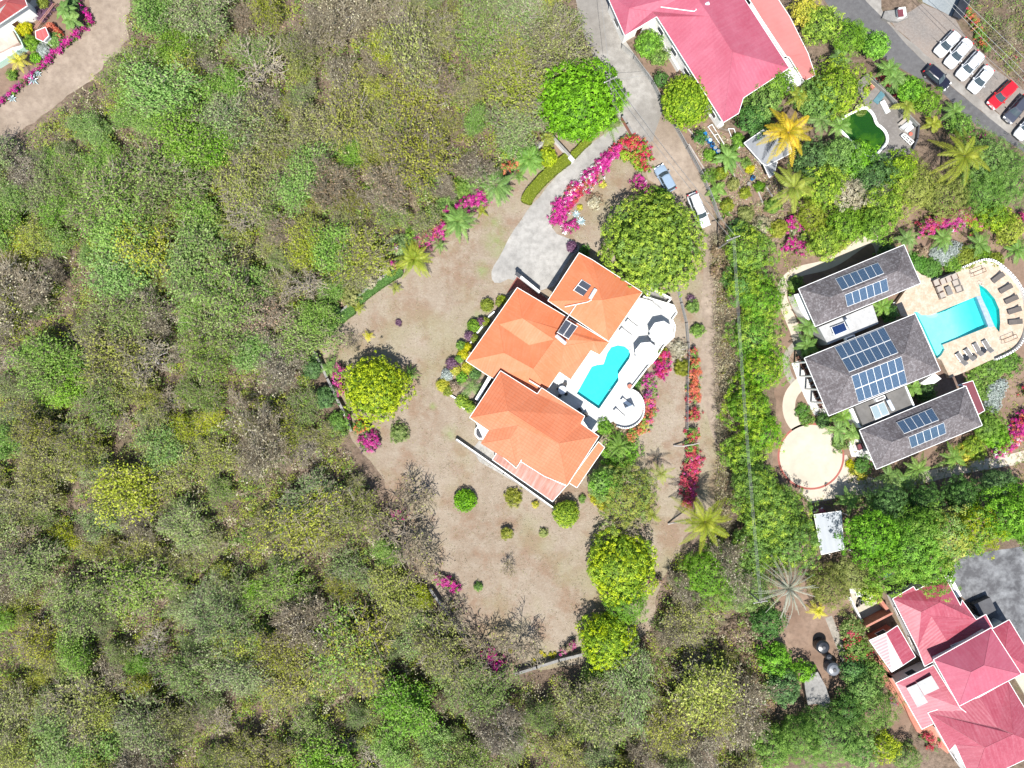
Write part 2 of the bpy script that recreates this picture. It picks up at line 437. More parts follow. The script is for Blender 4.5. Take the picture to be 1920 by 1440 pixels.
def shrink(pts, d):
    n = len(pts); area = sum(pts[i].x * pts[(i + 1) % n].y - pts[(i + 1) % n].x * pts[i].y for i in range(n))
    if area < 0: pts = pts[::-1]
    out = []
    for i in range(n):
        a, b, c = pts[i - 1], pts[i], pts[(i + 1) % n]
        e1 = (b - a); e2 = (c - b); e1.z = e2.z = 0; e1.normalize(); e2.normalize()
        n1 = Vector((-e1.y, e1.x, 0)); n2 = Vector((-e2.y, e2.x, 0))
        m_ = (n1 + n2); k = max(.35, m_.length_squared / 2)
        out.append(Vector((b.x, b.y, 0)) + m_ * d / (k if k else 1) )
    return out
def struct(name, pts, z, mat, wob=0.0, sm=0, seed=0):
    pts = [Vector((p.x, p.y, z)) for p in pts]
    if sm: pts = smooth_poly(pts, sm)
    if wob: pts = wobble(pts, 1.0, wob, seed)
    return tag(MB().poly(pts).build(name, mat), kind='structure')

# ---------------------------------------------------------------- ground and surfaces
gm = MB(); B = 2500
gm.add([(-B, -B, 0), (B, -B, 0), (B, B, 0), (-B, B, 0)], [(0, 1, 2, 3)])
tag(gm.build('ground', groundmat()), kind='structure')
YARD = [(985, 312), (1030, 255), (1080, 250), (1170, 240), (1190, 250), (1225, 300), (1290, 370), (1345, 430), (1345, 560), (1352, 700), (1360, 830), (1375, 900), (1350, 960), (1290, 1000), (1262, 1050), (1240, 1090), (1215, 1180), (1170, 1250), (1095, 1245), (960, 1262), (925, 1272), (880, 1215), (845, 1155), (805, 1110), (775, 1050), (735, 990), (722, 900), (690, 862), (650, 800), (612, 700), (585, 650), (615, 612), (660, 580), (745, 510), (800, 455), (850, 410), (900, 372), (940, 345)]
struct('lawn', P(ID, YARD), .004, lawnm, .5, 0, 1)
struct('dirt_track', P(ID, [(-60, 205), (0, 200), (50, 158), (108, 108), (150, 66), (172, 30), (166, -40), (245, -40), (238, 70), (222, 100), (190, 132), (140, 172), (75, 218), (30, 255), (-60, 330)]), .004, dirt, .5, 0, 2)
struct('garden_soil', P(ID, [(1185, 80), (1215, 60), (1290, 130), (1335, 240), (1420, 270), (1500, 330), (1530, 440), (1500, 500), (1440, 480), (1370, 440), (1340, 400), (1270, 260), (1240, 190)]), .0052, soil, .4, 0, 3)
struct('garden_soil', P(ID, [(1470, 420), (1560, 430), (1700, 380), (1990, 400), (1990, 960), (1800, 990), (1560, 1000), (1500, 960), (1450, 880), (1455, 700), (1450, 520)]), .0062, soil, .4, 0, 4)
struct('garden_soil', P(ID, [(1440, 1090), (1540, 1090), (1660, 1140), (1720, 1320), (1700, 1380), (1560, 1350), (1490, 1300), (1450, 1200)]), .0075, soil, .4, 0, 5)
struct('garden_soil', P(ID, [(-60, -60), (164, -60), (168, 32), (145, 66), (104, 105), (48, 152), (-60, 215)]), .008, soil, .3, 0, 6)
struct('dirt_track', P(ID, [(1196, 262), (1222, 262), (1242, 205), (1285, 275), (1325, 355), (1348, 432), (1344, 500), (1345, 560), (1316, 560), (1322, 470), (1300, 395), (1258, 362), (1215, 335)]), .009, dirt, .25, 0, 7)
struct('dirt_track', P(ID, [(1316, 555), (1344, 555), (1350, 700), (1352, 840), (1345, 850), (1330, 800), (1312, 700), (1314, 620)]), .0105, dirt, .3, 0, 17)
struct('road', P(ID, [(1072, -60), (1140, -60), (1150, 20), (1172, 78), (1200, 115), (1230, 160), (1243, 205), (1224, 262), (1214, 272), (1188, 250), (1160, 262), (1163, 232), (1140, 170), (1112, 110), (1088, 50)]), .013, conc, .2, 0, 8)
struct('driveway', P(ID, [(1166, 232), (1135, 250), (1085, 287), (1060, 312), (1030, 345), (1005, 376), (985, 400), (958, 438), (938, 478), (922, 505), (921, 522), (930, 533), (960, 520), (1030, 553), (1068, 482), (1092, 465), (1066, 446), (1036, 434), (1028, 405), (1050, 370), (1090, 330), (1135, 285), (1165, 262), (1190, 252)]), .017, concw, .12, 1, 9)
struct('road', P(zf, [(380, -60), (690, -60), (740, 10), (870, 145), (960, 240), (1050, 345), (1200, 495), (1370, 645), (1600, 835), (1750, 955), (1990, 1150), (2100, 1260), (2100, 1330), (1900, 1125), (1700, 1005), (1570, 945), (1460, 850), (1340, 725), (1240, 640), (1050, 545), (900, 455), (700, 280), (500, 110)]), .006, asph)
struct('pavement', P(zf, [(690, -60), (850, -60), (850, 60), (905, 165), (1000, 250), (1130, 365), (1290, 500), (1480, 655), (1700, 830), (1900, 1000), (2100, 1170), (2100, 1260), (1990, 1150), (1750, 955), (1600, 835), (1370, 645), (1200, 495), (1050, 345), (960, 240), (870, 145), (740, 10)]), .010, conc, .12, 0, 10)
struct('parking_area', P(zf, [(880, 130), (1020, 120), (1170, 20), (1400, 130), (1440, 220), (1560, 360), (1720, 540), (1870, 650), (2100, 760), (2100, 1170), (1900, 1000), (1700, 830), (1480, 655), (1290, 500), (1130, 365), (1000, 250)]), .0065, gravel, .3, 0, 11)
struct('path', P(zf, [(1150, -60), (1480, -60), (1400, 135), (1160, 15)]), .011, bgravel)
struct('courtyard', P(zh, [(1120, 330), (1240, 240), (1400, 215), (1600, 190), (1800, 200), (1800, 900), (1560, 800), (1480, 640), (1380, 600), (1200, 470)]), .006, asph2, .15, 0, 12)
# villa surfaces
struct('driveway', P(ze, [(545, 860), (590, 850), (640, 950), (720, 1010), (900, 1040), (1100, 990), (1500, 905), (1800, 850), (1990, 800), (1990, 870), (1840, 930), (1500, 985), (1100, 1080), (900, 1130), (760, 1160), (560, 1150), (500, 1180), (320, 1215), (230, 1130), (330, 860)]), .008, creamc, .05)
ring_c = W(*ze(322, 862))
struct('driveway', circ(ring_c, 5.02, 48), .012, ringc)
struct('driveway', circ(ring_c, 4.72, 48), .016, creamc)
def ribbon(name, zf_, pts, wd, z, mat):
    c = smooth_poly(P(zf_, pts), 2, False); l = []; r = []
    for i, p in enumerate(c):
        d = (c[min(i + 1, len(c) - 1)] - c[max(i - 1, 0)]).normalized(); n = Vector((-d.y, d.x, 0)) * wd / 2
        l.append(p + n); r.append(p - n)
    m = MB()
    for i in range(len(c) - 1):
        q = [l[i], l[i + 1], r[i + 1], r[i]]; m.poly([Vector((a.x, a.y, z)) for a in q])
    return tag(m.build(name, mat), kind='structure')
ribbon('path', zd, [(850, 240), (830, 140), (770, 100), (700, 140), (620, 200), (520, 270), (400, 320), (260, 345), (160, 390), (105, 470), (100, 560), (150, 670), (205, 800), (240, 930), (300, 1060)], 1.55, .010, creamc)
ribbon('path', zd, [(220, 890), (150, 960), (130, 1030), (150, 1130), (215, 1230)], 1.0, .011, path)
ribbon('path', zd, [(260, 1180), (170, 1270), (150, 1380), (180, 1480), (260, 1560)], 1.9, .012, creamc)
struct('terrace', P(zd, [(175, 1045), (280, 1005), (450, 1380), (430, 1500), (390, 1440), (340, 1430), (300, 1350), (270, 1290), (225, 1180)]), .014, deckw)
struct('terrace', P(ze, [(595, 760), (680, 725), (790, 900), (700, 870), (625, 865)]), .014, deckw)
struct('terrace', P(zd, [(1250, 1010), (1320, 1010), (1500, 1120), (1510, 1180), (1430, 1215), (1200, 1300), (1100, 1300), (1180, 1200), (1290, 1110)]), .013, darkst)
struct('terrace', P(zr, [(730, 560), (900, 500), (1040, 570), (1110, 770), (1220, 840), (920, 1000), (760, 700)]), .012, pm('speckled_terrace', (.36, .33, .26), (.42, .38, .31), .5, .8, .2, (.25, .22, .18), 3))
struct('terrace', P(zh, [(690, 820), (760, 800), (860, 960), (900, 1060), (1060, 1200), (1160, 1330), (1130, 1360), (960, 1220), (840, 1040), (740, 940)]), .009, terra)
ribbon('path', zh, [(460, 590), (520, 740), (570, 880), (605, 985)], 1.1, .012, path)
struct('garden_bed', smooth_poly(P(ze, [(205, 440), (260, 415), (300, 470), (340, 545), (390, 600), (300, 605), (240, 580), (205, 520)]), 2), .016, soil)
# terrace court of the orange house
struct('courtyard', P(za, [(575, 300), (870, 520), (850, 575), (560, 385), (500, 420)]), .022, redtile)
struct('terrace', P(zb, [(255, 390), (300, 330), (345, 350), (480, 440), (420, 480), (830, 770), (850, 800), (300, 480)]), .018, concw)

# ---------------------------------------------------------------- roofs and houses
def roof(parent, V, faces, mat, fascia=whitep, conv=None, th=.16, name='roof', rims=True, skip=()):
    """V: key -> (px, py, height) traced on the photo; faces share the vertices"""
    pts = {k: W(*(conv(v[0], v[1]) if conv else v[:2]), v[2]) for k, v in V.items()}
    m = MB(); ed = {}
    for f in faces:
        m.poly([pts[k] for k in f])
        for i in range(len(f)):
            e = (f[i], f[(i + 1) % len(f)]); ed[frozenset(e)] = ed.get(frozenset(e), []) + [e]
    o = m.build(name, mat, parent)
    border = [v[0] for v in ed.values() if len(v) == 1]
    fm = MB()
    for a, b in border:
        p, q = pts[a], pts[b]; d = (q - p)
        if d.length < .05 or (a in skip and b in skip): continue
        n = Vector((-d.y, d.x, 0)).normalized()
        dn = Vector((0, 0, -th)); up = Vector((0, 0, .035)); hw = n * .035
        c = [p - hw + up, q - hw + up, q + hw + up, p + hw + up]
        c2 = [x + dn for x in c]
        fm.add(c + c2, [(0, 1, 2, 3), (7, 6, 5, 4), (0, 4, 5, 1), (1, 5, 6, 2), (2, 6, 7, 3), (3, 7, 4, 0)])
    # soffit under the sheets
    for f in faces:
        ps = [pts[k] + Vector((0, 0, -th * .9)) for k in f]
        fm.poly(ps)
    fo = fm.build('fascia', fascia, parent)
    fo.parent = o
    # ridge and hip caps
    inner = [v[0] for v in ed.values() if len(v) == 2]
    rm = MB()
    for a, b in inner:
        p, q = pts[a], pts[b]
        if (p - q).length < .4: continue
        rm.tube([p + Vector((0, 0, -.01)), q + Vector((0, 0, -.01))], .04, 6)
    if rm.v and rims:
        ro = rm.build('ridge_cap', mat, parent); ro.parent = o
    return o
def walls(parent, pts, z1, mat=white, inset=.55, z0=0.0, openings=True):
    pts = shrink([Vector(p) for p in pts], inset)
    o = MB().prism(pts, z0, z1, top=True).build('wall', mat, parent)
    if not openings: return o
    n = len(pts)
    for i in range(n):
        a, b = pts[i], pts[(i + 1) % n]; d = b - a; ln = d.length
        if ln < 2.2: continue
        d.normalize(); nrm = Vector((d.y, -d.x, 0)); k = max(1, int(ln / 3.6))
        for j in range(k):
            c = a + d * ln * (j + .5) / k + nrm * .02
            door = (i % 3 == 1 and j == 0)
            hh = 2.05 if door else 1.15; zc_ = z0 + (1.03 if door else 1.55); ww = 1.0 if door else 1.3
            if zc_ + hh / 2 > z1 - .1: continue
            g = MB().box((c.x, c.y, zc_), (ww, .06, hh), math.atan2(d.y, d.x)).build('door' if door else 'window', brownw if door else glass, parent)
            g.parent = parent
            fr = MB(); an = math.atan2(d.y, d.x)
            for sx in (-1, 1): fr.box((c.x + d.x * sx * (ww / 2 + .04), c.y + d.y * sx * (ww / 2 + .04), zc_), (.08, .10, hh + .16), an)
            fr.box((c.x, c.y, zc_ + hh / 2 + .04), (ww, .10, .08), an)
            if not door: fr.box((c.x, c.y, zc_ - hh / 2 - .04), (ww, .14, .08), an)
            fo = fr.build('frame', whitep, parent); fo.parent = g
    return o
def hip(parent, W_, N_, E_, S_, r1, r2, conv, e, rz, mat, **k):
    """simple hip: corners W,N,E,S, ridge r1 (by W-S end) to r2 (by N-E end)"""
    V = {'W': (*W_, e), 'N': (*N_, e), 'E': (*E_, e), 'S': (*S_, e), '1': (*r1, rz), '2': (*r2, rz)}
    return roof(parent, V, [('W', '1', 'S'), ('W', 'N', '2', '1'), ('N', 'E', '2'), ('S', '1', '2', 'E')], mat, conv=conv, **k)

# --- the orange house
L0 = W(1010, 690)
oh = thing('villa_house', 'large white villa under bright orange hipped roofs beside the keyhole pool', 'house', L0)
eA = 4.6
VA = {'N': (1020, 130, eA), 'n': (1115, 180, eA + .25), 'E': (1478, 415, eA), 'S': (1235, 770, eA), 'W': (795, 475, eA), 'P': (1188, 470, eA + 2.4)}
roof(oh, VA, [('W', 'N', 'n', 'P'), ('n', 'E', 'P'), ('E', 'S', 'P'), ('S', 'W', 'P')], orange, conv=za)
walls(oh, P(za, [(1020, 130), (1478, 415), (1235, 770), (795, 475)], eA), eA - .12)
eB = 3.4
VB = {'N': (575, 380, eB), 'E': (1240, 775, eB), 'E2': (1170, 868, eB), 'n1': (1070, 800, eB + .2), 'n2': (1105, 835, eB), 's1': (960, 1045, eB), 's2': (880, 990, eB),
      's3': (800, 1105, eB), 's4': (520, 1085, eB), 's4b': (740, 1160, eB), 's5': (375, 1022, eB), 'W': (205, 910, eB), 'R1': (612, 600, eB + 1.35), 'X': (842, 755, eB + 1.3), 'V1': (445, 645, eB + .35), 'V2': (660, 795, eB + .45),
      'R2': (480, 850, eB + 1.45), 'Q': (690, 965, eB + 1.35), 'T': (915, 800, eB + 1.0), 'U': (1125, 765, eB + .55)}
roof(oh, VB, [('N', 'R1', 'X', 'T', 'U', 'E'), ('N', 'W', 'R2', 'V1', 'R1'), ('V1', 'R1', 'X', 'V2'), ('V1', 'V2', 'X', 'Q', 'R2'), ('W', 's5', 's4', 's4b', 's3', 'Q', 'R2'),
              ('X', 'Q', 's3', 's2', 'T'), ('T', 's2', 's1', 'n2', 'U'), ('U', 'n2', 'E2', 'E')], orange, conv=za)
walls(oh, P(za, [(575, 380), (1230, 790), (1170, 868), (1105, 835), (960, 1045), (880, 990), (800, 1105), (420, 1060), (205, 910)], eB), eB - .15)
eC = 4.7
VC = {'N': (938.5, 695, eC), 'a': (1007.5, 738.5, eC), 'b': (1015.5, 727, eC), 'c': (1096.5, 780, eC), 'd': (1089.5, 794, eC), 'E': (1123.4, 818, eC), 'S': (1063.5, 910.6, eC),
      'f': (1020.5, 893, eC), 'g': (976, 865, eC), 'h': (916.4, 808, eC), 'W': (880.4, 783, eC), 'R': (952.8, 770, eC + 1.9), 'r': (1048, 831, eC + 1.8),
      'j': (971, 798.6, eC + 1.0), 'k': (978, 862, eC + .1)}
roof(oh, VC, [('W', 'N', 'R'), ('N', 'a', 'b', 'c', 'd', 'E', 'r', 'R'), ('E', 'S', 'r'), ('W', 'R', 'r', 'S', 'f', 'g', 'k', 'j', 'h')], orangetile, conv=ID, skip=('h', 'j', 'k'))
VC2 = {'h': (916.4, 808, eC + .02), 'j': (971, 798.6, eC + 1.02), 'w': (902, 831, eC - .1), 'p': (956.7, 822, eC + .9), 's': (968.4, 873, eC - .1), 'k': (978, 860, eC + .08)}
roof(oh, VC2, [('h', 'j', 'p', 'w'), ('w', 'p', 's'), ('p', 'j', 'k', 's')], orangetile, conv=ID, fascia=orangetile)
walls(oh, P(ID, [(938, 695), (1096, 780), (1123, 818), (1063.5, 910.6), (976, 865), (968, 872), (902, 831), (880, 783)], eC), eC - .12)
VD = {'a': (1122, 828, 3.3), 'b': (1133.8, 839, 3.1), 'c': (1081.7, 914.5, 3.1), 'd': (1066, 905, 3.3)}
roof(oh, VD, [('a', 'b', 'c', 'd')], orange, conv=ID)
# faded lean-to sheeting over the south terrace
VE = {'a': (923, 862, 3.0), 'b': (932, 848, 3.0), 'c': (968, 878, 3.3), 'd': (978, 862, 3.3), 'e': (1022, 890, 3.3), 'f': (1045, 904, 3.3), 'g': (1062, 911, 3.3), 'h': (1036, 940.5, 2.8)}
roof(oh, VE, [('a', 'b', 'c', 'd', 'e', 'f', 'g', 'h')], pinksheet, conv=ID, name='lean_to_roof')
pm_ = MB()
for q in ((926, 862), (955, 884), (985, 904), (1012, 922), (1034, 937)):
    c = W(*q, 2.8); MB().tube([(c.x, c.y, 0), (c.x, c.y, 2.75)], .07, 6).build('post', whitep, oh)
g_ = MB().wall(P(za, [(375, 1030), (285, 1185)], 2.6), .5, 0, 2.7); g_.build('garden_wall', white, oh)
st_ = MB(); c = W(*za(660, 1050), eB + .5); d = W(*za(745, 1100), eB + .5)
st_.tube([(c.x, c.y, eB + 1.0), (d.x, d.y, eB + .5)], .09, 6); st_.build('gutter_pipe', whitep, oh)
pp = MB(); pp.tube([W(*za(918, 520), eA + .9), W(*za(1080, 485), eA + 1.9), W(*za(1110, 470), eA + 2.0)], .05, 5)
pp.tube([W(*za(1000, 505), eA + 1.2), W(*za(925, 615), eB + 1.2)], .05, 5); pp.build('water_pipe', whitep, oh)
# octagon bay with dark dish beside the west wall
bay = MB(); bc = W(*zb(318, 265)); bay.prism([Vector((bc.x + 1.0 * math.cos(R(a)), bc.y + 1.15 * math.sin(R(a)), 0)) for a in range(22, 382, 45)], 0, 1.6); bay.build('bay', white, oh)
MB().prism([Vector((bc.x + .78 * math.cos(R(a)), bc.y + .92 * math.sin(R(a)), 0)) for a in range(22, 382, 45)], 1.5, 1.63).build('bay_cover', blackp, oh)

# --- patio with keyhole pool
PZ = 1.0
POOL1 = [(1250, 808), (1300, 793), (1350, 802), (1382, 830), (1392, 862), (1385, 892), (1345, 948), (1305, 1005), (1308, 1050), (1165, 1258), (1000, 1145), (1110, 948), (1150, 935), (1195, 930), (1222, 850)]
PATIO = [(1200, 558), (1262, 574), (1267, 587), (1258, 599), (1264, 612), (1262, 632), (1243, 650), (1232, 668), (1212, 690), (1182, 729), (1196, 738), (1204, 752), (1207, 768), (1202, 784), (1190, 797), (1172, 803), (1158, 798), (1150, 790), (1128, 801), (1112, 812), (1080, 800), (990, 760), (960, 700), (1080, 640)]
pool_pts = P(za, POOL1, PZ)
tag(MB().prism(P(ID, PATIO, PZ), 0, PZ, holes=[[(p.x, p.y) for p in pool_pts]]).build('terrace', deckw), kind='structure')
def basin(name, label, pts, ztop, depth, tile, water, wz=.12, zb_=None, floor=None):
    t = thing(name, label, 'swimming pool', (sum(p.x for p in pts) / len(pts), sum(p.y for p in pts) / len(pts), 0))
    m = MB(); n = len(pts); z0 = ztop - depth
    area = sum(pts[i].x * pts[(i + 1) % n].y - pts[(i + 1) % n].x * pts[i].y for i in range(n))
    if area < 0: pts = pts[::-1]
    m.add([(p.x, p.y, z0) for p in pts] + [(p.x, p.y, ztop) for p in pts], [(n + i, n + (i + 1) % n, (i + 1) % n, i) for i in range(n)])
    m.poly([Vector((p.x, p.y, z0)) for p in pts]); m.build('basin', tile, t)
    MB().prism([Vector((p.x, p.y, 0)) for p in shrink(pts, .012)], z0 + .004, ztop - wz, bottom=True).build('water', water, t)
    return t
pt1 = basin('swimming_pool', 'turquoise keyhole shaped pool set in the white patio', pool_pts, PZ, .96, pooltile, waterc)
tr = MB()
for k_ in range(len(pool_pts)):
    a, b = pool_pts[k_], pool_pts[(k_ + 1) % len(pool_pts)]
    tr.tube([Vector((a.x, a.y, PZ + .0)), Vector((b.x, b.y, PZ + .0))], .05, 5)
tr.build('coping', whitep, pt1)
# parapets
pw = thing('patio_parapet', 'low white parapet wall along the right edge of the white patio', 'wall', W(1230, 690))
MB().wall(P(ID, [(1262, 632), (1243, 650), (1232, 668), (1212, 690), (1182, 729)], PZ), .18, 0, PZ + .55).build('wall', white, pw)
MB().wall(smooth_poly(P(ID, [(1182, 729), (1196, 736), (1205, 750), (1208, 768), (1203, 785), (1190, 798), (1172, 804), (1156, 799)], PZ), 2, False), .18, 0, PZ + .55).build('curved_wall', white, pw)
MB().wall(P(ID, [(1206, 556), (1262, 573), (1268, 587), (1259, 599), (1265, 612), (1262, 632)], PZ), .16, 0, PZ + .5).build('wall', white, pw)
# stairs beside the north corner
stt = thing('stairs', 'outdoor stair with dark metal railing between orange roof and patio', 'stairs', W(1235, 560))
MB().prism(P(zp, [(1090, 90), (1240, 90), (1610, 290), (1520, 400), (1120, 200)], 0), 0, .35).build('landing', grey, stt)
sm_ = MB()
for i in range(10):
    a = zp(1215 + i * 28, 260 + i * 24); c = W(*a, .5)
    sm_.box((c.x, c.y, .35 + .03 * i), (.26, 1.15, .5 + .05 * i), R(28))
sm_.build('steps', white, stt)
rl = MB()
for a, b in (((1100, 150), (1490, 290)), ((1120, 215), (1490, 510)), ((1490, 290), (1540, 400))):
    p, q = W(*zp(*a), 1.6), W(*zp(*b), 1.6)
    rl.tube([p, q], .03, 5)
    for i in range(9):
        c = p.lerp(q, i / 8); rl.tube([(c.x, c.y, .4), c], .015, 4)
rl.build('railing', dgrey, stt)
MB().wall(P(zp, [(1240, 80), (1615, 285), (1525, 400)], 1.2), .22, 0, 1.3).build('wall', white, stt)
wl = thing('retaining_wall', 'white topped retaining wall running along the south terrace of the orange villa', 'wall', W(950, 890))
MB().wall(P(zb, [(135, 325), (480, 565), (850, 830)], 1.0), .32, 0, .85).build('wall', grey, wl)
MB().wall(P(zb, [(140, 322), (482, 560), (852, 826)], 1.0), .16, .85, .95).build('coping', whitep, wl)
wl = thing('entrance_wall', 'short white wall with dark cap above the red tiled court', 'wall', W(990, 530))
MB().wall(P(za, [(570, 275), (735, 410)], 2.0), .28, 0, 2.0).build('wall', white, wl)
MB().box(W(*za(582, 290), 2.1), (.9, .5, .12), R(-38)).build('cap', dgrey, wl)

# --- grey shingle villa (three hipped pavilions)
gv = thing('villa_house', 'white villa with three grey shingle roofs carrying solar panels', 'house', W(1640, 680))
e = 4.2
hip(gv, (228, 485), (1020, 155), (1145, 445), (355, 770), (465, 550), (970, 350), zd, e, e + 2.1, shingle)
hip(gv, (272, 1005), (1103, 672), (1293, 1100), (455, 1440), (615, 1140), (1020, 968), zd, e + .6, e + 3.5, shingle)
hip(gv, (685, 665), (1483, 335), (1607, 630), (812, 960), (930, 755), (1430, 545), ze, e, e + 2.1, shingle)
walls(gv, P(zd, [(228, 485), (1020, 155), (1145, 445), (355, 770)], e), e - .1, inset=1.5)
walls(gv, P(zd, [(272, 1005), (1103, 672), (1293, 1100), (455, 1440)], e + .6), e + .5, inset=2.5)
for q_ in ((285, 1035), (330, 1140), (372, 1240), (415, 1340), (1275, 1095), (1200, 925)):
    c = W(*zd(*q_), e + .3); MB().tube([(c.x, c.y, 0), (c.x, c.y, e + .5)], .14, 8).build('column', white, gv)
walls(gv, P(ze, [(685, 665), (1483, 335), (1607, 630), (812, 960)], e), e - .1, inset=1.5)
MB().prism(P(zd, [(380, 775), (785, 605), (830, 745), (450, 905)], 3.4), 0, 3.4).build('flat_roof', flatw, gv)
MB().prism(P(ze, [(650, 490), (1030, 335), (1095, 490), (715, 640)], 3.6), 0, 3.6).build('flat_roof', flatg, gv)
MB().wall(P(ze, [(1030, 338), (1093, 488)], 3.7), .22, 3.4, 3.85).build('parapet', whitep, gv)
MB().prism(P(zd, [(195, 530), (235, 520), (350, 760), (330, 780), (240, 640)], 2.5), 0, 2.5).build('side_porch', white, gv)
MB().prism(P(ze, [(610, 510), (650, 495), (715, 640), (690, 650)], 2.8), 0, 2.8).build('side_porch', white, gv)
roof(gv, {'a': (1420, 330, 3.0), 'b': (1535, 295, 3.0), 'c': (1625, 520, 2.9), 'd': (1575, 548, 2.9), 'f': (1485, 335, 3.0)}, [('a', 'b', 'c', 'd', 'f')], maroon, conv=ze, name='lean_to_roof')
MB().prism(P(zd, [(1150, 1190), (1250, 1120), (1300, 1160), (1250, 1195), (1170, 1205)], 2.3), 0, 2.3).build('curved_bay', white, gv)
MB().prism(P(zd, [(940, 590), (1030, 560), (1050, 620), (980, 690)], .5), 0, .45).build('step_block', white, gv)

# --- photovoltaic arrays: every panel a thing of its own
def onplane(q, tri):
    a, b, c = tri; n = (b - a).cross(c - a)
    return a.z - (n.x * (q.x - a.x) + n.y * (q.y - a.y)) / n.z
proto_pv = None
def panels(conv, c00, c10, c11, c01, nx, ny, plane, lab, gid, lift=.14):
    """corners as seen on the roof plane"""
    global proto_pv
    n = (plane[1] - plane[0]).cross(plane[2] - plane[0]).normalized()
    if n.z < 0: n = -n
    cam_p = Vector((0, 0, H))
    def hit(q):
        g = W(*conv(*q), 0); d = g - cam_p; t_ = (plane[0] + n * lift - cam_p).dot(n) / d.dot(n); return cam_p + d * t_
    A, Bx, Cx, D = [hit(q) for q in (c00, c10, c11, c01)]
    for j in range(ny):
        for i in range(nx):
            def at(u, v): return (A.lerp(Bx, u)).lerp(D.lerp(Cx, u), v)
            g = .012
            p = [at((i + g) / nx, (j + g * .6) / ny), at((i + 1 - g) / nx, (j + g * .6) / ny), at((i + 1 - g) / nx, (j + 1 - g * .6) / ny), at((i + g) / nx, (j + 1 - g * .6) / ny)]
            c = sum(p, Vector()) / 4
            m = MB(); dn = n * -.05
            m.add(p + [q + dn for q in p], [(0, 1, 2, 3), (7, 6, 5, 4), (0, 4, 5, 1), (1, 5, 6, 2), (2, 6, 7, 3), (3, 7, 4, 0)])
            so_ = m.build('solar_panel', whitep, gv)
            q = [c + (x - c) * .955 + n * .006 for x in p]
            MB().add(q, [(0, 1, 2, 3)], 0, [[(0, 0), (1, 0), (1, 1), (0, 1)]]).build('cells', pv, gv).parent = so_
ORD = ['first', 'second', 'third', 'fourth', 'fifth', 'sixth', 'seventh', 'eighth']
def tri(conv, *q): return [W(*conv(x, y), z) for x, y, z in q]
r1N = tri(zd, (228, 485, e), (1020, 155, e), (970, 350, e + 2.1)); r1S = tri(zd, (355, 770, e), (1145, 445, e), (970, 350, e + 2.1))
r2N = tri(zd, (272, 1005, e + .6), (1103, 672, e + .6), (1020, 968, e + 3.5)); r2S = tri(zd, (455, 1440, e + .6), (1293, 1100, e + .6), (1020, 968, e + 3.5))
r3N = tri(ze, (685, 665, e), (1483, 335, e), (1430, 545, e + 2.1)); r3S = tri(ze, (812, 960, e), (1607, 630, e), (1430, 545, e + 2.1))
panels(zd, (503, 410), (825, 288), (872, 370), (555, 498), 6, 1, r1N, 'upper slope of the topmost grey roof', 'solar panels on the topmost grey roof')
panels(zd, (575, 530), (890, 405), (907, 500), (595, 622), 6, 1, r1S, 'lower slope of the topmost grey roof', 'solar panels on the topmost grey roof')
panels(zd, (497, 922), (868, 772), (978, 965), (608, 1112), 7, 2, r2N, 'upper slope of the middle grey roof', 'solar panels on the middle grey roof')
panels(zd, (625, 1140), (1000, 992), (1045, 1195), (678, 1338), 7, 2, r2S, 'lower slope of the middle grey roof', 'solar panels on the middle grey roof')
panels(ze, (962, 608), (1228, 500), (1284, 590), (1022, 694), 5, 1, r3N, 'upper slope of the lowest grey roof', 'solar panels on the lowest grey roof')
panels(ze, (1053, 718), (1320, 608), (1337, 690), (1075, 803), 5, 1, r3S, 'lower slope of the lowest grey roof', 'solar panels on the lowest grey roof')

def heater(label, conv, pc, ptank, tank_dir, z, cm=coll, flat_=False, n=2, slope=(0, 0)):
    """solar water heater: collector corners pc (4 px points), tank between two px points"""
    p = [W(*conv(x, y), z + (0 if k in (0, 1) else .45)) for k, (x, y) in enumerate(pc)]
    c = sum(p, Vector()) / 4
    t = thing('solar_water_heater', label, 'water heater', (c.x, c.y, z - .2), group='solar water heaters on the roofs')
    for i in range(n):
        a, b = p[0].lerp(p[1], (i + .02) / n), p[0].lerp(p[1], (i + .98) / n); d, e_ = p[3].lerp(p[2], (i + .02) / n), p[3].lerp(p[2], (i + .98) / n)
        q = [a, b, e_, d]; cc = sum(q, Vector()) / 4
        fr = MB(); fr.add(q + [x + Vector((0, 0, -.1)) for x in q], [(0, 1, 2, 3), (7, 6, 5, 4), (0, 4, 5, 1), (1, 5, 6, 2), (2, 6, 7, 3), (3, 7, 4, 0)])
        f = fr.build('collector', whitep, t)
        g = MB().add([cc + (x - cc) * .92 + Vector((0, 0, .015)) for x in q], [(0, 1, 2, 3)], 0, [[(0, 0), (1, 0), (1, 1), (0, 1)]]).build('glass', cm, t); g.parent = f
    a, b = W(*conv(*ptank[0]), z + .75), W(*conv(*ptank[1]), z + .75)
    MB().tube([a, b], .27, 12).build('tank', tubg, t, smooth=False)
    l = MB()
    for q in (p[0], p[1], p[2], p[3], a, b): l.tube([(q.x, q.y, z - .55), (q.x, q.y, q.z)], .03, 4)
    l.build('frame', whitep, t)
    return t
heater('solar water heater with two dark collectors and grey tank on the upper orange roof', za, [(1040, 322), (978, 400), (1085, 465), (1130, 378)], [(1140, 392), (1098, 462)], 0, eA + 1.15)
heater('solar water heater with its tank at the bottom end on the middle orange roof', za, [(925, 608), (1012, 660), (945, 755), (862, 705)], [(855, 725), (925, 785)], 0, eB + 1.35)
heater('solar water heater with two dark collectors on the large faded red roof', zg, [(915, -20), (1030, -60), (1070, 5), (975, 65)], [(975, 75), (1075, 25)], 0, 5.6)
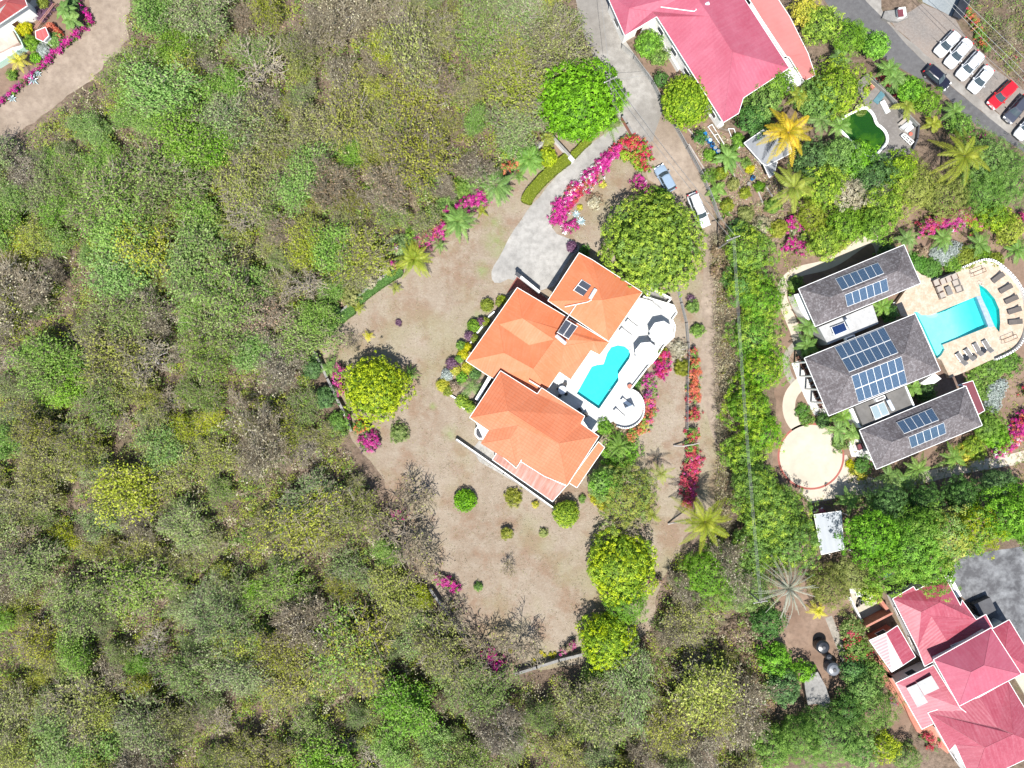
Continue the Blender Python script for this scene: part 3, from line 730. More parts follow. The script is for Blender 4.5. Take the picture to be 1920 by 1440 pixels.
heater('solar water heater with deep blue collector on the white flat roof', zd, [(470, 775), (575, 735), (600, 795), (497, 838)], [(590, 715), (625, 785)], 0, 3.75, collb, n=1)
heater('solar water heater with pale collectors on the grey flat roof', ze, [(765, 492), (870, 450), (912, 545), (805, 590)], [(900, 440), (940, 515)], 0, 4.0, collc)
# --- villa pool deck
DECK = [(1100, 330), (1150, 380), (1240, 405), (1320, 390), (1440, 335), (1550, 290), (1620, 270), (1690, 285), (1760, 340), (1830, 410), (1885, 490), (1915, 580), (1922, 680), (1920, 780), (1900, 860), (1860, 920), (1800, 965), (1650, 1030), (1500, 1100), (1365, 1155), (1300, 1020), (1250, 1000), (1090, 700), (1000, 690), (960, 600), (1030, 500), (1130, 440)]
POOL2 = [(1095, 660), (1125, 660), (1150, 682), (1220, 684), (1565, 542), (1600, 600), (1660, 700), (1648, 772), (1310, 905), (1325, 940), (1300, 985), (1265, 1012), (1240, 960), (1150, 760)]
POOL2B = [(1582, 450), (1640, 490), (1700, 560), (1735, 640), (1742, 740), (1735, 812), (1700, 768), (1650, 650), (1596, 540)]
DZ = .9
p2p = P(zd, POOL2, DZ); p2b = P(zd, POOL2B, DZ)
tag(MB().prism(P(zd, DECK, DZ), 0, DZ, holes=[[(p.x, p.y) for p in p2p], [(p.x, p.y) for p in p2b]]).build('terrace', limest), kind='structure')
t2 = basin('swimming_pool', 'large turquoise pool with pale shallow end beside the grey roofed villa', p2p, DZ, .86, pooltile, waterc)
# shallow shelf at the house end
MB().prism(P(zd, [(1099, 664), (1125, 664), (1150, 684), (1215, 688), (1330, 650), (1400, 860), (1310, 905), (1322, 940), (1262, 1008), (1240, 955), (1150, 760)], 0), .1, .44).build('shallow_shelf', poolpale, t2)
rm_ = MB(); a_, b_, c_, d_ = W(*zd(1328, 648)), W(*zd(1402, 862)), W(*zd(1565, 800)), W(*zd(1490, 580))
a_.z = b_.z = .44; c_.z = d_.z = .06; rm_.poly([a_, b_, c_, d_]); rm_.build('sloping_floor', poolpale, t2)
for k_, rr in enumerate((1.35, 1.0, .65)):
    c = W(*zd(1212, 640)); MB().prism(circ((c.x, c.y, 0), rr, 24, 170, 320) + [Vector((c.x, c.y, 0))], .4, .54 + k_ * .07).build('step', poolpale, t2)
t3 = basin('swimming_pool', 'teal crescent overflow basin at the right end of the large pool', p2b, DZ, .7, poolteal, waterc)
MB().prism(P(zd, [(1562, 543), (1598, 540), (1700, 770), (1655, 775)], DZ), .1, DZ + .03).build('overflow_wall', pm('blue_mosaic', (.22, .29, .38), (.32, .38, .46), 2, .5, .4), t3)
pw = thing('deck_parapet', 'curved white parapet along the far side of the stone pool deck', 'wall', W(1900, 560))
MB().wall(smooth_poly(P(zd, [(1450, 328), (1550, 286), (1620, 266), (1690, 280), (1765, 335), (1835, 405), (1890, 488), (1922, 580), (1930, 680), (1926, 790), (1905, 865), (1865, 925), (1805, 968), (1700, 1015)], DZ), 2, False), .28, 0, DZ + .6).build('wall', white, pw)

# --- large faded red house at the top
rh = thing('red_roof_house', 'large house under a faded rose red metal roof at the top edge', 'house', W(1330, 60))
e = 4.4
V = {'a': (300, -60, e), 'b': (445, 268, e), 'c': (685, 125, e), 'd': (1185, 920, e), 'f': (1300, 850, e), 'g': (1335, 735, e), 'h': (1680, 510, e), 'i': (1310, -60, e),
     'k': (1255, 390, e + 2.6), 'l': (1085, 122, e + 2.4), 'm': (655, 85, e + 1.2), 'n': (960, -60, e + 2.4), 'o': (480, 62, e + 1.5), 'q': (560, -60, e + 1.2)}
roof(rh, V, [('a', 'b', 'o', 'q'), ('b', 'c', 'm', 'o'), ('o', 'm', 'n', 'q'), ('c', 'd', 'k', 'l', 'm'), ('m', 'l', 'n'), ('d', 'f', 'g', 'h', 'k'), ('h', 'i', 'n', 'l', 'k')], pinkroof, conv=zg)
walls(rh, P(zg, [(300, -60), (445, 268), (685, 125), (1185, 920), (1300, 850), (1335, 735), (1680, 510), (1310, -60)], e), e - .12, inset=.6)
V = {'a': (1345, -60, 3.4), 'b': (1560, -60, 3.1), 'c': (1680, 120, 3.1), 'd': (1820, 400, 3.1), 'f': (1875, 565, 3.1), 'g': (1790, 610, 3.1), 'h': (1680, 430, 3.4), 'i': (1640, 415, 3.4)}
roof(rh, V, [('a', 'b', 'c', 'd', 'f', 'g', 'h', 'i')], salmon, conv=zg, name='lean_to_roof')
MB().prism(P(zg, [(1640, 440), (1690, 425), (1790, 615), (1730, 655), (1560, 570), (1670, 515)], 2.6), 0, 2.6).build('white_annex', white, rh)
MB().wall(P(zg, [(1385, 40), (1640, 425)], 4.0), .3, 3.2, 4.35).build('parapet', whitep, rh)
MB().prism(P(zg, [(690, 160), (985, 575), (925, 560), (850, 510), (740, 330), (640, 205)], .3), 0, .3).build('veranda', deckw, rh)
MB().wall(P(zg, [(630, 190), (740, 335), (850, 520)], 1.0), .16, 0, 1.1).build('veranda_rail', whitep, rh)
MB().prism(P(zg, [(1090, 780), (1190, 935), (1160, 950), (1060, 800)], 1.0), 0, 1.0).build('side_wall', white, rh)
m = MB(); m.tube([W(*zg(715, 52), e + 1.6), W(*zg(965, 85), e + 2.1), W(*zg(985, 70), e + 2.4)], .06, 5); m.build('water_pipe', whitep, rh)

# --- glossy red house lower right: several roofs
rr_ = thing('red_roof_house', 'house with many glossy crimson metal roofs in the lower right corner', 'house', W(1800, 1240))
e = 3.2
V = {'W': (820, 488, e), 'a': (938, 418, e), 'b': (952, 440, e), 'N': (1112, 358, e), 'c': (1203, 525, e), 'd': (1212, 495, e - .2), 'f': (1290, 605, e), 'g': (1345, 575, e), 'h': (1385, 650, e),
     'i': (1180, 770, e + .3), 'j': (1000, 868, e), 'k': (962, 770, e), 'p': (982, 562, e + 1.2), 'q': (1086, 508, e + 1.3), 'v': (1145, 752, e + .4), 'u': (1040, 585, e + .9)}
roof(rr_, V, [('W', 'a', 'b', 'N', 'q', 'p'), ('N', 'c', 'd', 'f', 'q'), ('W', 'p', 'u', 'v', 'j', 'k'), ('p', 'q', 'f', 'u'), ('u', 'f', 'g', 'h', 'v'), ('j', 'v', 'i')], redroof2, conv=zh)
walls(rr_, P(zh, [(820, 488), (1112, 358), (1290, 605), (1345, 575), (1385, 650), (1000, 868)], e), e - .12)
e2 = 5.0
V = {'W': (1050, 830, e2), 'N': (1375, 650, e2), 'E': (1545, 912, e2), 'S': (1195, 1092, e2), '1': (1262, 900, e2 + 2.0), '2': (1335, 862, e2 + 2.0)}
roof(rr_, V, [('W', '1', 'S'), ('W', 'N', '2', '1'), ('N', 'E', '2'), ('S', '1', '2', 'E')], pinkroof, conv=zh)
walls(rr_, P(zh, [(1050, 830), (1375, 650), (1545, 912), (1195, 1092)], e2), e2 - .1)
V = {'a': (1385, 655, e), 'b': (1476, 605, e), 'c': (1570, 760, e), 'd': (1660, 920, e), 'f': (1520, 905, e), 'p': (1450, 790, e + 1.2)}
roof(rr_, V, [('a', 'b', 'p'), ('b', 'c', 'd', 'p'), ('p', 'd', 'f', 'a')], redroof2, conv=zh)
walls(rr_, P(zh, [(1385, 655), (1476, 605), (1570, 760), (1660, 920), (1520, 905)], e), e - .12, openings=False)
V = {'a': (838, 962, e), 'b': (1050, 860, e + .2), 'c': (1200, 1100, e + .8), 'd': (1300, 1180, e + .9), 'f': (1060, 1185, e + .1), 'g': (985, 1222, e)}
roof(rr_, V, [('a', 'b', 'c', 'd', 'f', 'g')], redroof2, conv=zh)
walls(rr_, P(zh, [(838, 962), (1050, 860), (1250, 1150), (985, 1222)], e), e - .12)
V = {'W': (1018, 1128, e + .3), 'N': (1470, 948, e + .3), 'E': (1700, 1330, e + .3), 'S': (1270, 1530, e + .3), 'x': (1172, 1308, e + .3), 'x1': (1140, 1345, e + .3), '1': (1340, 1325, e + 2.2), '2': (1500, 1250, e + 2.2), 'v1': (1415, 1215, e + 1.6), 'v2': (1310, 1040, e + .8)}
roof(rr_, V, [('W', 'x1', 'x', '1'), ('x', 'S', '1'), ('S', 'E', '2', '1'), ('E', 'N', '2'), ('W', '1', '2', 'v1'), ('v1', 'v2', 'W'), ('v1', '2', 'N', 'v2')], redroof2, conv=zh)
walls(rr_, P(zh, [(1018, 1128), (1470, 948), (1700, 1330), (1270, 1530), (1140, 1345)], e + .3), e + .1)
V = {'a': (690, 722, 2.8), 'b': (785, 680, 3.3), 'c': (848, 638, 2.8), 'd': (950, 815, 2.8), 'f': (882, 860, 3.3), 'g': (815, 900, 2.8)}
roof(rr_, V, [('a', 'b', 'f', 'g'), ('b', 'c', 'd', 'f')], redroof2, conv=zh)
walls(rr_, P(zh, [(690, 722), (848, 638), (950, 815), (815, 900)], 2.8), 2.6, mat=terra)
MB().prism(P(zo, [(-10, 130), (260, 140), (470, 490), (560, 700), (640, 850), (1050, 1090), (1100, 1060), (820, 640), (440, 230)], .6), 0, .5).build('terrace_base', terra, rr_)
# skylight sheets
sk = MB(); sk.poly([W(*zo(x, y), e + .58 + dz) for x, y, dz in ((632, 262, 0), (810, 170, .2), (905, 325, .25), (725, 408, .05))])
sk.poly([W(*zo(x, y), e + .58 + dz) for x, y, dz in ((512, 322, -.12), (632, 268, 0), (768, 492, .05), (642, 552, -.05))])
sk.build('skylight', flatw, rr_)
MB().wall(P(zr, [(1040, 590), (1220, 830)], 2.0), .5, 0, 1.6).build('garden_wall', terra, rr_)
MB().wall(P(zr, [(900, 1000), (1230, 830)], 2.2), .3, 0, 2.3).build('garden_wall', terra, rr_)
MB().wall(P(zr, [(730, 640), (910, 1000)], 1.0), .2, 0, 1.0).build('parapet', white, rr_)
MB().prism(P(zh, [(1150, 360), (1205, 470), (1185, 480), (1120, 350)], 1), 0, 1.2).build('porch', white, rr_)
MB().prism(P(zh, [(1500, 920), (1620, 860), (1700, 1010), (1590, 1070)], .4), 0, .4).build('porch', cream, rr_)
m = MB(); c = W(*zh(1340, 545)); m.prism(P(zh, [(1280, 520), (1370, 480), (1420, 590), (1330, 610)], 1.2), 0, 1.2); m.build('dark_steps', dgrey, rr_)

# --- red house, top left corner
tl = thing('red_roof_house', 'white walled house with a red sheet roof in the top left corner', 'house', W(10, 20))
e = 4.0
V = {'a': (-150, -200, e), 'b': (420, -60, e), 'N': (415, -10, e), 'E': (492, 100, e), 'S': (-150, 560, e), 'p': (-100, 20, e + 2)}
roof(tl, {'N': (400, -160, e), 'E': (492, 100, e), 'S': (-260, 600, e), 'W': (-400, 200, e), '1': (-120, 240, e + 2.2), '2': (120, 40, e + 2.2)},
     [('N', 'E', '2'), ('E', 'S', '1', '2'), ('S', 'W', '1'), ('W', 'N', '2', '1')], redroof3, conv=zi)
walls(tl, P(zi, [(400, -160), (492, 100), (-260, 600), (-400, 200)], e), e - .1)
MB().prism(P(zi, [(-60, 480), (190, 380), (250, 470), (-60, 620)], 1.2), 0, 1.2).build('terrace_base', deckw, tl)
MB().prism(P(zi, [(-60, 570), (180, 480), (330, 760), (60, 900), (-60, 960)], 1.0), 0, .9).build('terrace_base', pm('pale_pink_terrace', (.42, .29, .24), (.48, .38, .32), .8, .7), tl)
MB().prism(P(zi, [(-60, 900), (60, 880), (420, 790), (430, 860), (150, 1030), (-60, 1130)], .8), 0, .6).build('terrace_base', deckw, tl)
MB().wall(P(zi, [(-60, 1180), (160, 1040), (440, 860), (400, 760), (320, 620), (200, 440)], .9), .14, 0, 1.2).build('garden_wall', flat('mint_wall', (.45, .62, .52), .6), tl)
MB().prism(P(zi, [(210, 380), (370, 290), (460, 370), (540, 370), (760, 150), (660, 0), (560, 0), (470, 160)], .2), 0, .15).build('paved_walk', cream, tl)
hut = thing('small_shed', 'small square shed with a red roof in the top left garden', 'shed', W(*zi(750, 620)))
roof(hut, {'a': (640, 560, 2.3), 'b': (820, 490, 2.3), 'c': (880, 640, 2.2), 'd': (780, 750, 2.2), 'f': (650, 690, 2.2)}, [('a', 'b', 'c', 'd', 'f')], redroof3, conv=zi)
walls(hut, P(zi, [(640, 560), (820, 490), (880, 640), (780, 750), (650, 690)], 2.2), 2.1, inset=.2)
bed = thing('garden_rail', 'pair of thin white rails over the purple bed in the top left garden', 'railing', W(*zi(800, 260)))
m = MB()
for a, b in (((610, 510), (960, 60)), ((640, 515), (990, 65))):
    p, q = W(*zi(*a), 1), W(*zi(*b), 1); m.tube([p, q], .05, 5)
    for k_ in range(5): c = p.lerp(q, k_ / 4); m.tube([(c.x, c.y, 0), c], .04, 4)
m.build('rail', pinksheet, bed)

# --- zinc lean-to by the yellow palm, carport by the villa, slab shelter
zs_ = thing('zinc_shed', 'open shed with grey zinc sheet roof under the yellow coconut palm', 'shed', W(1430, 280))
roof(zs_, {'a': (920, 545, 2.6), 'b': (1200, 350, 2.8), 'c': (1560, 380, 2.8), 'd': (1640, 690, 2.5), 'f': (1260, 890, 2.3), 'f2': (1190, 850, 2.3)}, [('a', 'b', 'c', 'd', 'f', 'f2')], zinc, conv=zn)
roof(zs_, {'a': (1195, 830, 2.1), 'b': (1300, 780, 2.1), 'c': (1420, 830, 2.1), 'd': (1370, 1010, 2.0), 'f': (1300, 1065, 2.0)}, [('a', 'b', 'c', 'd', 'f')], zinc, conv=zn)
m = MB()
for q in ((940, 545), (1190, 380), (1520, 400), (1600, 680), (1280, 860), (1200, 840), (1310, 1030)):
    c = W(*zn(*q)); MB().tube([(c.x, c.y, 0), (c.x, c.y, 2.3)], .06, 5).build('post', pole_m, zs_)
cp = thing('carport', 'carport with a pale zinc roof at the foot of the round cream drive', 'carport', W(1553, 1000))
roof(cp, {'a': (345, 1300, 2.7), 'b': (548, 1272, 2.7), 'c': (570, 1560, 2.5), 'd': (400, 1600, 2.5)}, [('a', 'b', 'c', 'd')], roofmat('pale_zinc_roof', (.27, .29, .315), (.31, .33, .35), .9, 0, .5, .5, .1), conv=ze)
m = MB()
for q in ((360, 1305), (540, 1280), (560, 1540), (410, 1570)):
    c = W(*ze(*q)); MB().tube([(c.x, c.y, 0), (c.x, c.y, 2.5)], .07, 6).build('post', whitep, cp)
sb = thing('concrete_block_shelter', 'old L shaped concrete slab roof shelter below the water tanks', 'shelter', W(1530, 1295))
MB().prism(P(zh, [(320, 920), (400, 900), (445, 980), (480, 1095), (425, 1120), (400, 1080), (345, 1085), (330, 1000)], 1.8), 1.55, 1.8).build('roof', grey, sb)
MB().prism(shrink(P(zh, [(320, 920), (400, 900), (445, 980), (480, 1095), (425, 1120), (400, 1080), (345, 1085), (330, 1000)], 1.8), .25), 0, 1.6).build('wall', grey, sb)

# --- small entrance hut and bin by the asphalt road
en = thing('bin_enclosure', 'small concrete bin enclosure with brown door beside the asphalt road', 'enclosure', W(1690, 25))
MB().prism(P(zf, [(880, 80), (1040, 60), (1050, 130), (980, 160), (900, 150), (860, 130)], .6), 0, .5).build('base', grey, en)
MB().box(W(*zf(998, 98), .9), (1.0, 1.3, .9), R(8)).build('box', white, en)
MB().box(W(*zf(995, 98), 1.38), (.8, 1.1, .08), R(8)).build('lid', maroon, en)
dm = thing('dumpster', 'dark metal skip at the end of the blue grey paving', 'skip', W(1803, 20))
MB().box(W(*zf(1450, 60), .6), (1.2, 3.0, 1.1), R(-25)).build('body', dgrey, dm)
MB().box(W(*zf(1450, 60), 1.2), (1.3, 3.1, .08), R(-25)).build('lid', blackp, dm)

# --- algae pool with timber deck
dk = thing('timber_deck', 'weathered grey timber deck beside the green algae pool', 'deck', W(1660, 220))
POOL3 = [(-60, 850), (60, 760), (180, 700), (300, 650), (370, 690), (430, 770), (460, 880), (540, 930), (600, 1010), (615, 1110), (560, 1190), (480, 1270), (400, 1330), (300, 1300), (180, 1200), (60, 1050), (-40, 950)]
p3p = smooth_poly(P(zq, POOL3, .6), 1)
MB().prism(P(zq, [(170, 340), (330, 200), (400, 230), (1050, 890), (1030, 920), (940, 1270), (560, 1380), (400, 1370), (330, 1360), (480, 1290), (580, 1200), (632, 1110), (615, 1000), (550, 915), (475, 870), (445, 760), (380, 675), (300, 635), (240, 480), (180, 420)], .6), 0, .6).build('boards', wood, dk)
MB().prism(P(zq, [(390, 225), (640, 480), (760, 590), (1050, 890), (1000, 915), (860, 760), (700, 610), (560, 430)], 1.2), .6, 1.1).build('bench_side', pm('grey_cladding', (.09, .10, .095), (.13, .135, .13), 1), dk)
MB().wall(P(zq, [(330, 205), (640, 480), (760, 590), (1050, 895)], 1.5), .1, 0, 1.3).build('rail', pole_m, dk)
MB().wall(P(zq, [(1035, 905), (1015, 1080), (960, 1210)], 1.3), .22, 0, 1.3).build('dark_screen', dgrey, dk)
cb = basin('swimming_pool', 'neglected kidney shaped pool full of green algae water beside the timber deck', p3p, .55, .5, algae, waterg, .1)
m = MB(); pr = p3p
for i in range(len(pr)):
    a, b = pr[i], pr[(i + 1) % len(pr)]
    m.tube([Vector((a.x, a.y, .5)), Vector((b.x, b.y, .5))], .22, 6)
m.build('rim', whitep, cb)
MB().prism(circ(W(*zq(250, 690), .58), .95, 22), .3, .45).build('round_step', pm('algae_step', (.30, .30, .15), (.36, .36, .2), 1), cb)

# --- walls and fences round the yard
def wallthing(name, label, conv, pts, th=.22, h=1.1, mat=grey, cat='wall', cap=None):
    p = P(conv, pts, h); t = thing(name, label, cat, (sum(q.x for q in p) / len(p), sum(q.y for q in p) / len(p), 0))
    MB().wall(p, th, 0, h, 0).build('wall', mat, t)
    if cap: MB().wall(p, th + .06, h, h + .06).build('coping', cap, t)
    return t
cw = pm('mossy_wall', (.20, .185, .165), (.26, .24, .215), .8, .9, .1, (.09, .08, .065), 3)
wallthing('boundary_wall', 'grey boundary wall left of the round yellow tree', zj, [(80, 345), (150, 285)], .3, 1.2, cw, cap=grey)
wallthing('boundary_wall', 'long grey boundary wall between the round yellow tree and the scrub', zj, [(90, 370), (170, 510), (225, 630), (300, 790), (370, 920), (415, 1050)], .3, 1.2, cw, cap=grey)
wallthing('boundary_wall', 'grey boundary wall running down to the bottom corner of the lawn', zk, [(365, 880), (440, 990), (520, 1100), (600, 1220), (660, 1310), (700, 1360)], .3, 1.2, cw, cap=grey)
wallthing('boundary_wall', 'grey boundary wall along the bottom edge of the lawn', zk, [(820, 1338), (940, 1300), (1060, 1262), (1182, 1232)], .35, 1.2, cw, cap=grey)
wallthing('boundary_wall', 'low wall behind the long clipped hedge at the upper left of the lawn', zs, [(95, 1290), (200, 1190), (320, 1090), (440, 1000)], .25, 1.0, cw, cap=grey)
wallthing('boundary_wall', 'white angled gate wall beside the bright green mango tree', zc, [(405, 520), (515, 435), (655, 590)], .28, 1.5, white, cap=grey)
wallthing('gate_pillar', 'white gate pillar at the left side of the driveway', zc, [(648, 592), (668, 612)], .5, 1.6, white, 'pillar')
wallthing('boundary_wall', 'low kerb wall between the red bougainvillea and the road', zc, [(1030, 300), (1060, 350), (1100, 420)], .3, 1.4, terra, cap=grey)
wallthing('garden_kerb', 'low white kerb round the planting left of the middle orange roof', zw, [(960, 30), (900, 80), (815, 210), (740, 300), (600, 520), (480, 660), (440, 720)], .22, .45, whitep, 'kerb')
wallthing('garden_kerb', 'low white kerb round the fern bed below the middle orange roof', zw, [(420, 1050), (500, 1100), (540, 1180), (640, 1250)], .22, .45, whitep, 'kerb')
def fence(label, conv, pts, h=1.6, sp=2.4, cat='fence'):
    p = P(conv, pts, h); t = thing('wire_fence', label, cat, (p[0].x, p[0].y, 0)); m = MB(); po = MB()
    for a, b in zip(p[:-1], p[1:]):
        d = b - a; k = max(1, int(d.length / sp))
        for zz_ in (.2, .6, 1.0, 1.4, 1.6): m.tube([(a.x, a.y, zz_), (b.x, b.y, zz_)], .03, 4)
        for i in range(k * 6):
            c = a.lerp(b, i / (k * 6)); m.tube([(c.x, c.y, .1), (c.x, c.y, h)], .012, 3)
        for i in range(k + 1):
            c = a.lerp(b, i / k); c2 = MB().tube([(c.x, c.y, 0), (c.x, c.y, h + .05)], .05, 6).build('post', pole_m, t)
    m.build('mesh', cable, t)
fence('thin grey wire fence between the patio lawn and the dirt track', zy, [(218, 80), (240, 160), (262, 250), (270, 340), (272, 400), (266, 480), (265, 620), (264, 730)])
fence('wire fence along the right side of the dirt track beside the banana terraces', zc, [(1400, 330), (1500, 510), (1600, 690), (1680, 880), (1740, 1040)])
fence('wire fence on the upper right side of the concrete road', zg, [(430, 330), (520, 410), (660, 600), (740, 760)])

# --- bare garden terraces: log edges, barrels, tanks
for k_, (pts, lab) in enumerate([([(80, 330), (190, 460), (260, 560)], 'leftmost log edging on the bare terraces beside the wire fence'), ([(90, 560), (200, 740), (300, 900), (420, 1100)], 'log edging nearest the wire fence on the bare terraces'),
     ([(700, 860), (800, 1100), (960, 1400)], 'long pale log edging through the middle of the bare terraces'), ([(720, 760), (840, 880), (930, 1010)], 'dark log edging below the blue barrels'), ([(1000, 640), (1180, 880)], 'wooden edging along the zinc shed'),
     ([(1240, 1180), (1350, 1350)], 'pale plank below the zinc shed'), ([(380, 300), (600, 590)], 'dark hose edging right of the blue barrels'), ([(560, 320), (700, 365)], 'curved dark pipe at the corner of the rose red roof'), ([(1120, 1240), (1200, 1440)], 'thin log edging below the lone blue barrel')]):
    p = P(zn, pts, .15); t = MB(); t.tube(p, .13, 6)
    tag(t.build('log_edging', barkp if k_ not in (3, 6, 7) else bark), lab, 'log edging', 'log edgings on the bare terraces')
bl = [(340, 400, 0), (375, 455, 1), (415, 500, 2), (455, 560, 3), (490, 615, 1), (535, 665, 1)]
labs = ['blue plastic barrel at the top of the row beside the rose red roof', 'blue barrel second from the top of the row', 'blue barrel with a pale lid in the middle of the row', 'open blue barrel just below the pale lidded one', 'blue barrel second from the bottom of the row', 'blue barrel at the bottom of the row of six']
def barrel(x, y, conv, lab, op=False, lid=lbluep, group='blue barrels in a row'):
    c = W(*conv(x, y), .9); c.z = 0; t = thing('barrel', lab, 'barrel', c, group=group)
    MB().lathe(c, [(.27, 0), (.31, .1), (.30, .4), (.31, .45), (.30, .8), (.29, .9)], 16).build('body', bluep, t)
    MB().lathe(c, [(.24, .9), (.25, .92)], 16).build('lid' if not op else 'opening', blackp if op else lid, t)
for (x, y, k_), lb in zip(bl, labs): barrel(x, y, zn, lb, k_ == 3, lbluep if k_ == 2 else (bluep if k_ == 0 else pole_m))
barrel(1065, 1060, zn, 'lone open blue barrel on the bare terraces', True, group=None)
for x, y, r_, lab in ((285, 450, .35, 'white bag lying left of the blue barrels'), (413, 130, .3, 'small white bucket by the white wall of the rose red house'), (985, 1160, .32, 'grey round drum beside the lone blue barrel')):
    c = W(*zn(x, y)); tag(MB().lathe(c, [(r_ * .8, 0), (r_, .15), (r_ * .9, .4), (r_ * .5, .5)], 12).build('bucket', white if r_ != .32 else pole_m), lab, 'bucket')
def planter(pts, lab):
    p = P(zn, pts, .4); t = thing('planter_frame', lab, 'planter', p[0] * 1.0); t.location.z = 0
    m = MB()
    for a, b in zip(p, p[1:] + p[:1]): m.tube([a, b], .05, 5)
    for q in p: m.tube([(q.x, q.y, 0), q], .05, 5)
    m.build('frame', whitep, t)
    mid = [p[i].lerp(p[(i + 3) % 4] if i == 0 else p[2], .5) for i in (0, 1)]
    MB().tube(mid, .05, 5).build('crossbar', whitep, t)
planter([(380, 300), (440, 265), (620, 560), (560, 560)], 'white tube planting frame right of the blue barrels')
planter([(685, 330), (770, 330), (860, 610), (800, 640)], 'white tube planting frame left of the zinc shed')
for x, y, r_, lab in ((432, 762, 1.0, 'black ribbed water tank beside the stone path'), (492, 888, .98, 'grey topped water tank lower of the pair beside the stone path'), (465, 815, .5, 'small dark tank half hidden between the two large tanks')):
    c = W(*zh(x, y), 1.6); c.z = 0; t = thing('water_tank', lab, 'water tank', c)
    MB().lathe(c, [(r_, 0), (r_, .4), (r_ * .97, .45), (r_, .5), (r_, .9), (r_ * .97, .95), (r_, 1.0), (r_, 1.4), (r_ * .75, 1.65), (r_ * .3, 1.75)], 28).build('body', blackp if r_ != .98 else pm('grey_tank', (.10, .11, .13), (.15, .16, .18), 1, .4, .5), t)
    MB().lathe(c, [(r_ * .28, 1.72), (r_ * .28, 1.82), (r_ * .2, 1.85)], 16).build('lid', dgrey, t)

# --- utility poles and cables
def upole(px, py, h, lab, arm=0.0, bend=None):
    c = W(px, py, 0); t = thing('utility_pole', lab, 'utility pole', c)
    MB().tube([(c.x, c.y, 0), (c.x, c.y, h)], .15, 8, r1=.10).build('pole', pole_m, t)
    a = Vector((math.cos(arm), math.sin(arm), 0)) * 1.0
    MB().box((c.x, c.y, h - .35), (2.0, .12, .12), arm).build('cross_arm', pole_m, t)
    for s_ in (-.9, 0, .9): MB().lathe((c.x + a.x * s_, c.y + a.y * s_, h - .29), [(.05, 0), (.07, .08), (.03, .2)], 8).build('insulator', whitep, t)
    return Vector((c.x, c.y, h))
def wire(lab, a, b, off=(0, 0), sag=.5, r=.03, group='overhead cables'):
    o = Vector((off[0], off[1], 0)); p = []
    for i in range(17):
        u = i / 16; q = (a + o).lerp(b + o, u); q.z -= sag * 4 * u * (1 - u); p.append(q)
    tag(MB().tube(p, r, 4).build('power_cable', cable), lab, 'cable', group)
hP = 9.0
def base_for(px, py, h): # ground pixel of a pole whose top is seen at px,py
    k = (H - h) / H; return 960 + (px - 960) * k, 720 + (py - 720) * k
A1 = upole(*base_for(1376, 446, hP), hP, 'grey pole with cross arm at the top of the dense green hedge trees', R(20))
A2 = upole(*base_for(1427, 1130, hP), hP, 'grey pole with cross arm beside the grey spiky palm', R(10))
A0 = upole(*base_for(1145, 148, 8.0), 8.0, 'street pole with lamp arm beside the bright green mango tree', R(25))
for s_, lab in ((-.9, 'left one of the three cables over the green hedge trees'), (0, 'middle one of the three cables over the green hedge trees'), (.9, 'right one of the three cables over the green hedge trees')):
    wire(lab, A1, A2, (s_ * .18, 0), .8, .016)
for s_, lab in ((-.25, 'lower thin cable running along the dirt track to the road pole'), (.25, 'upper thin cable running along the dirt track to the road pole')):
    wire(lab, A0, A1, (s_, s_), .9, .022)
A3 = W(1122, -60, 8.0); wire('thin cable crossing the top of the concrete road', A0, A3, (0, 0), .5, .02)
wire('service cable from the road pole to the rose red roof', A0, W(1215, 140, 5.0), (0, 0), .3, .018)
for (a, b, lab) in (((-40, -110), (1560, 1440), 'lowest bright cable over the parked cars'), ((20, -10), (1560, 1440), 'x'),):
    pass
zz4 = Z(1780, 0, 11.08)
for a, b, lab in (((-400, -330), (1700, 1830), 'lower bright cable over the scrub beside the parked cars'), ((-100, -110), (1900, 1830), 'second bright cable over the scrub beside the parked cars'), ((250, -50), (2000, 1630), 'uppermost bright cable over the scrub in the top right corner'),
                  ((380, 830), (1500, 1830), 'faint lower cable above the third white parked car')):
    wire(lab, W(*zz4(*a), 9.5), W(*zz4(*b), 9.5), (0, 0), .0, .026 if 'faint' not in lab else .018)
A4 = W(*zz4(40, 110), 9.5)
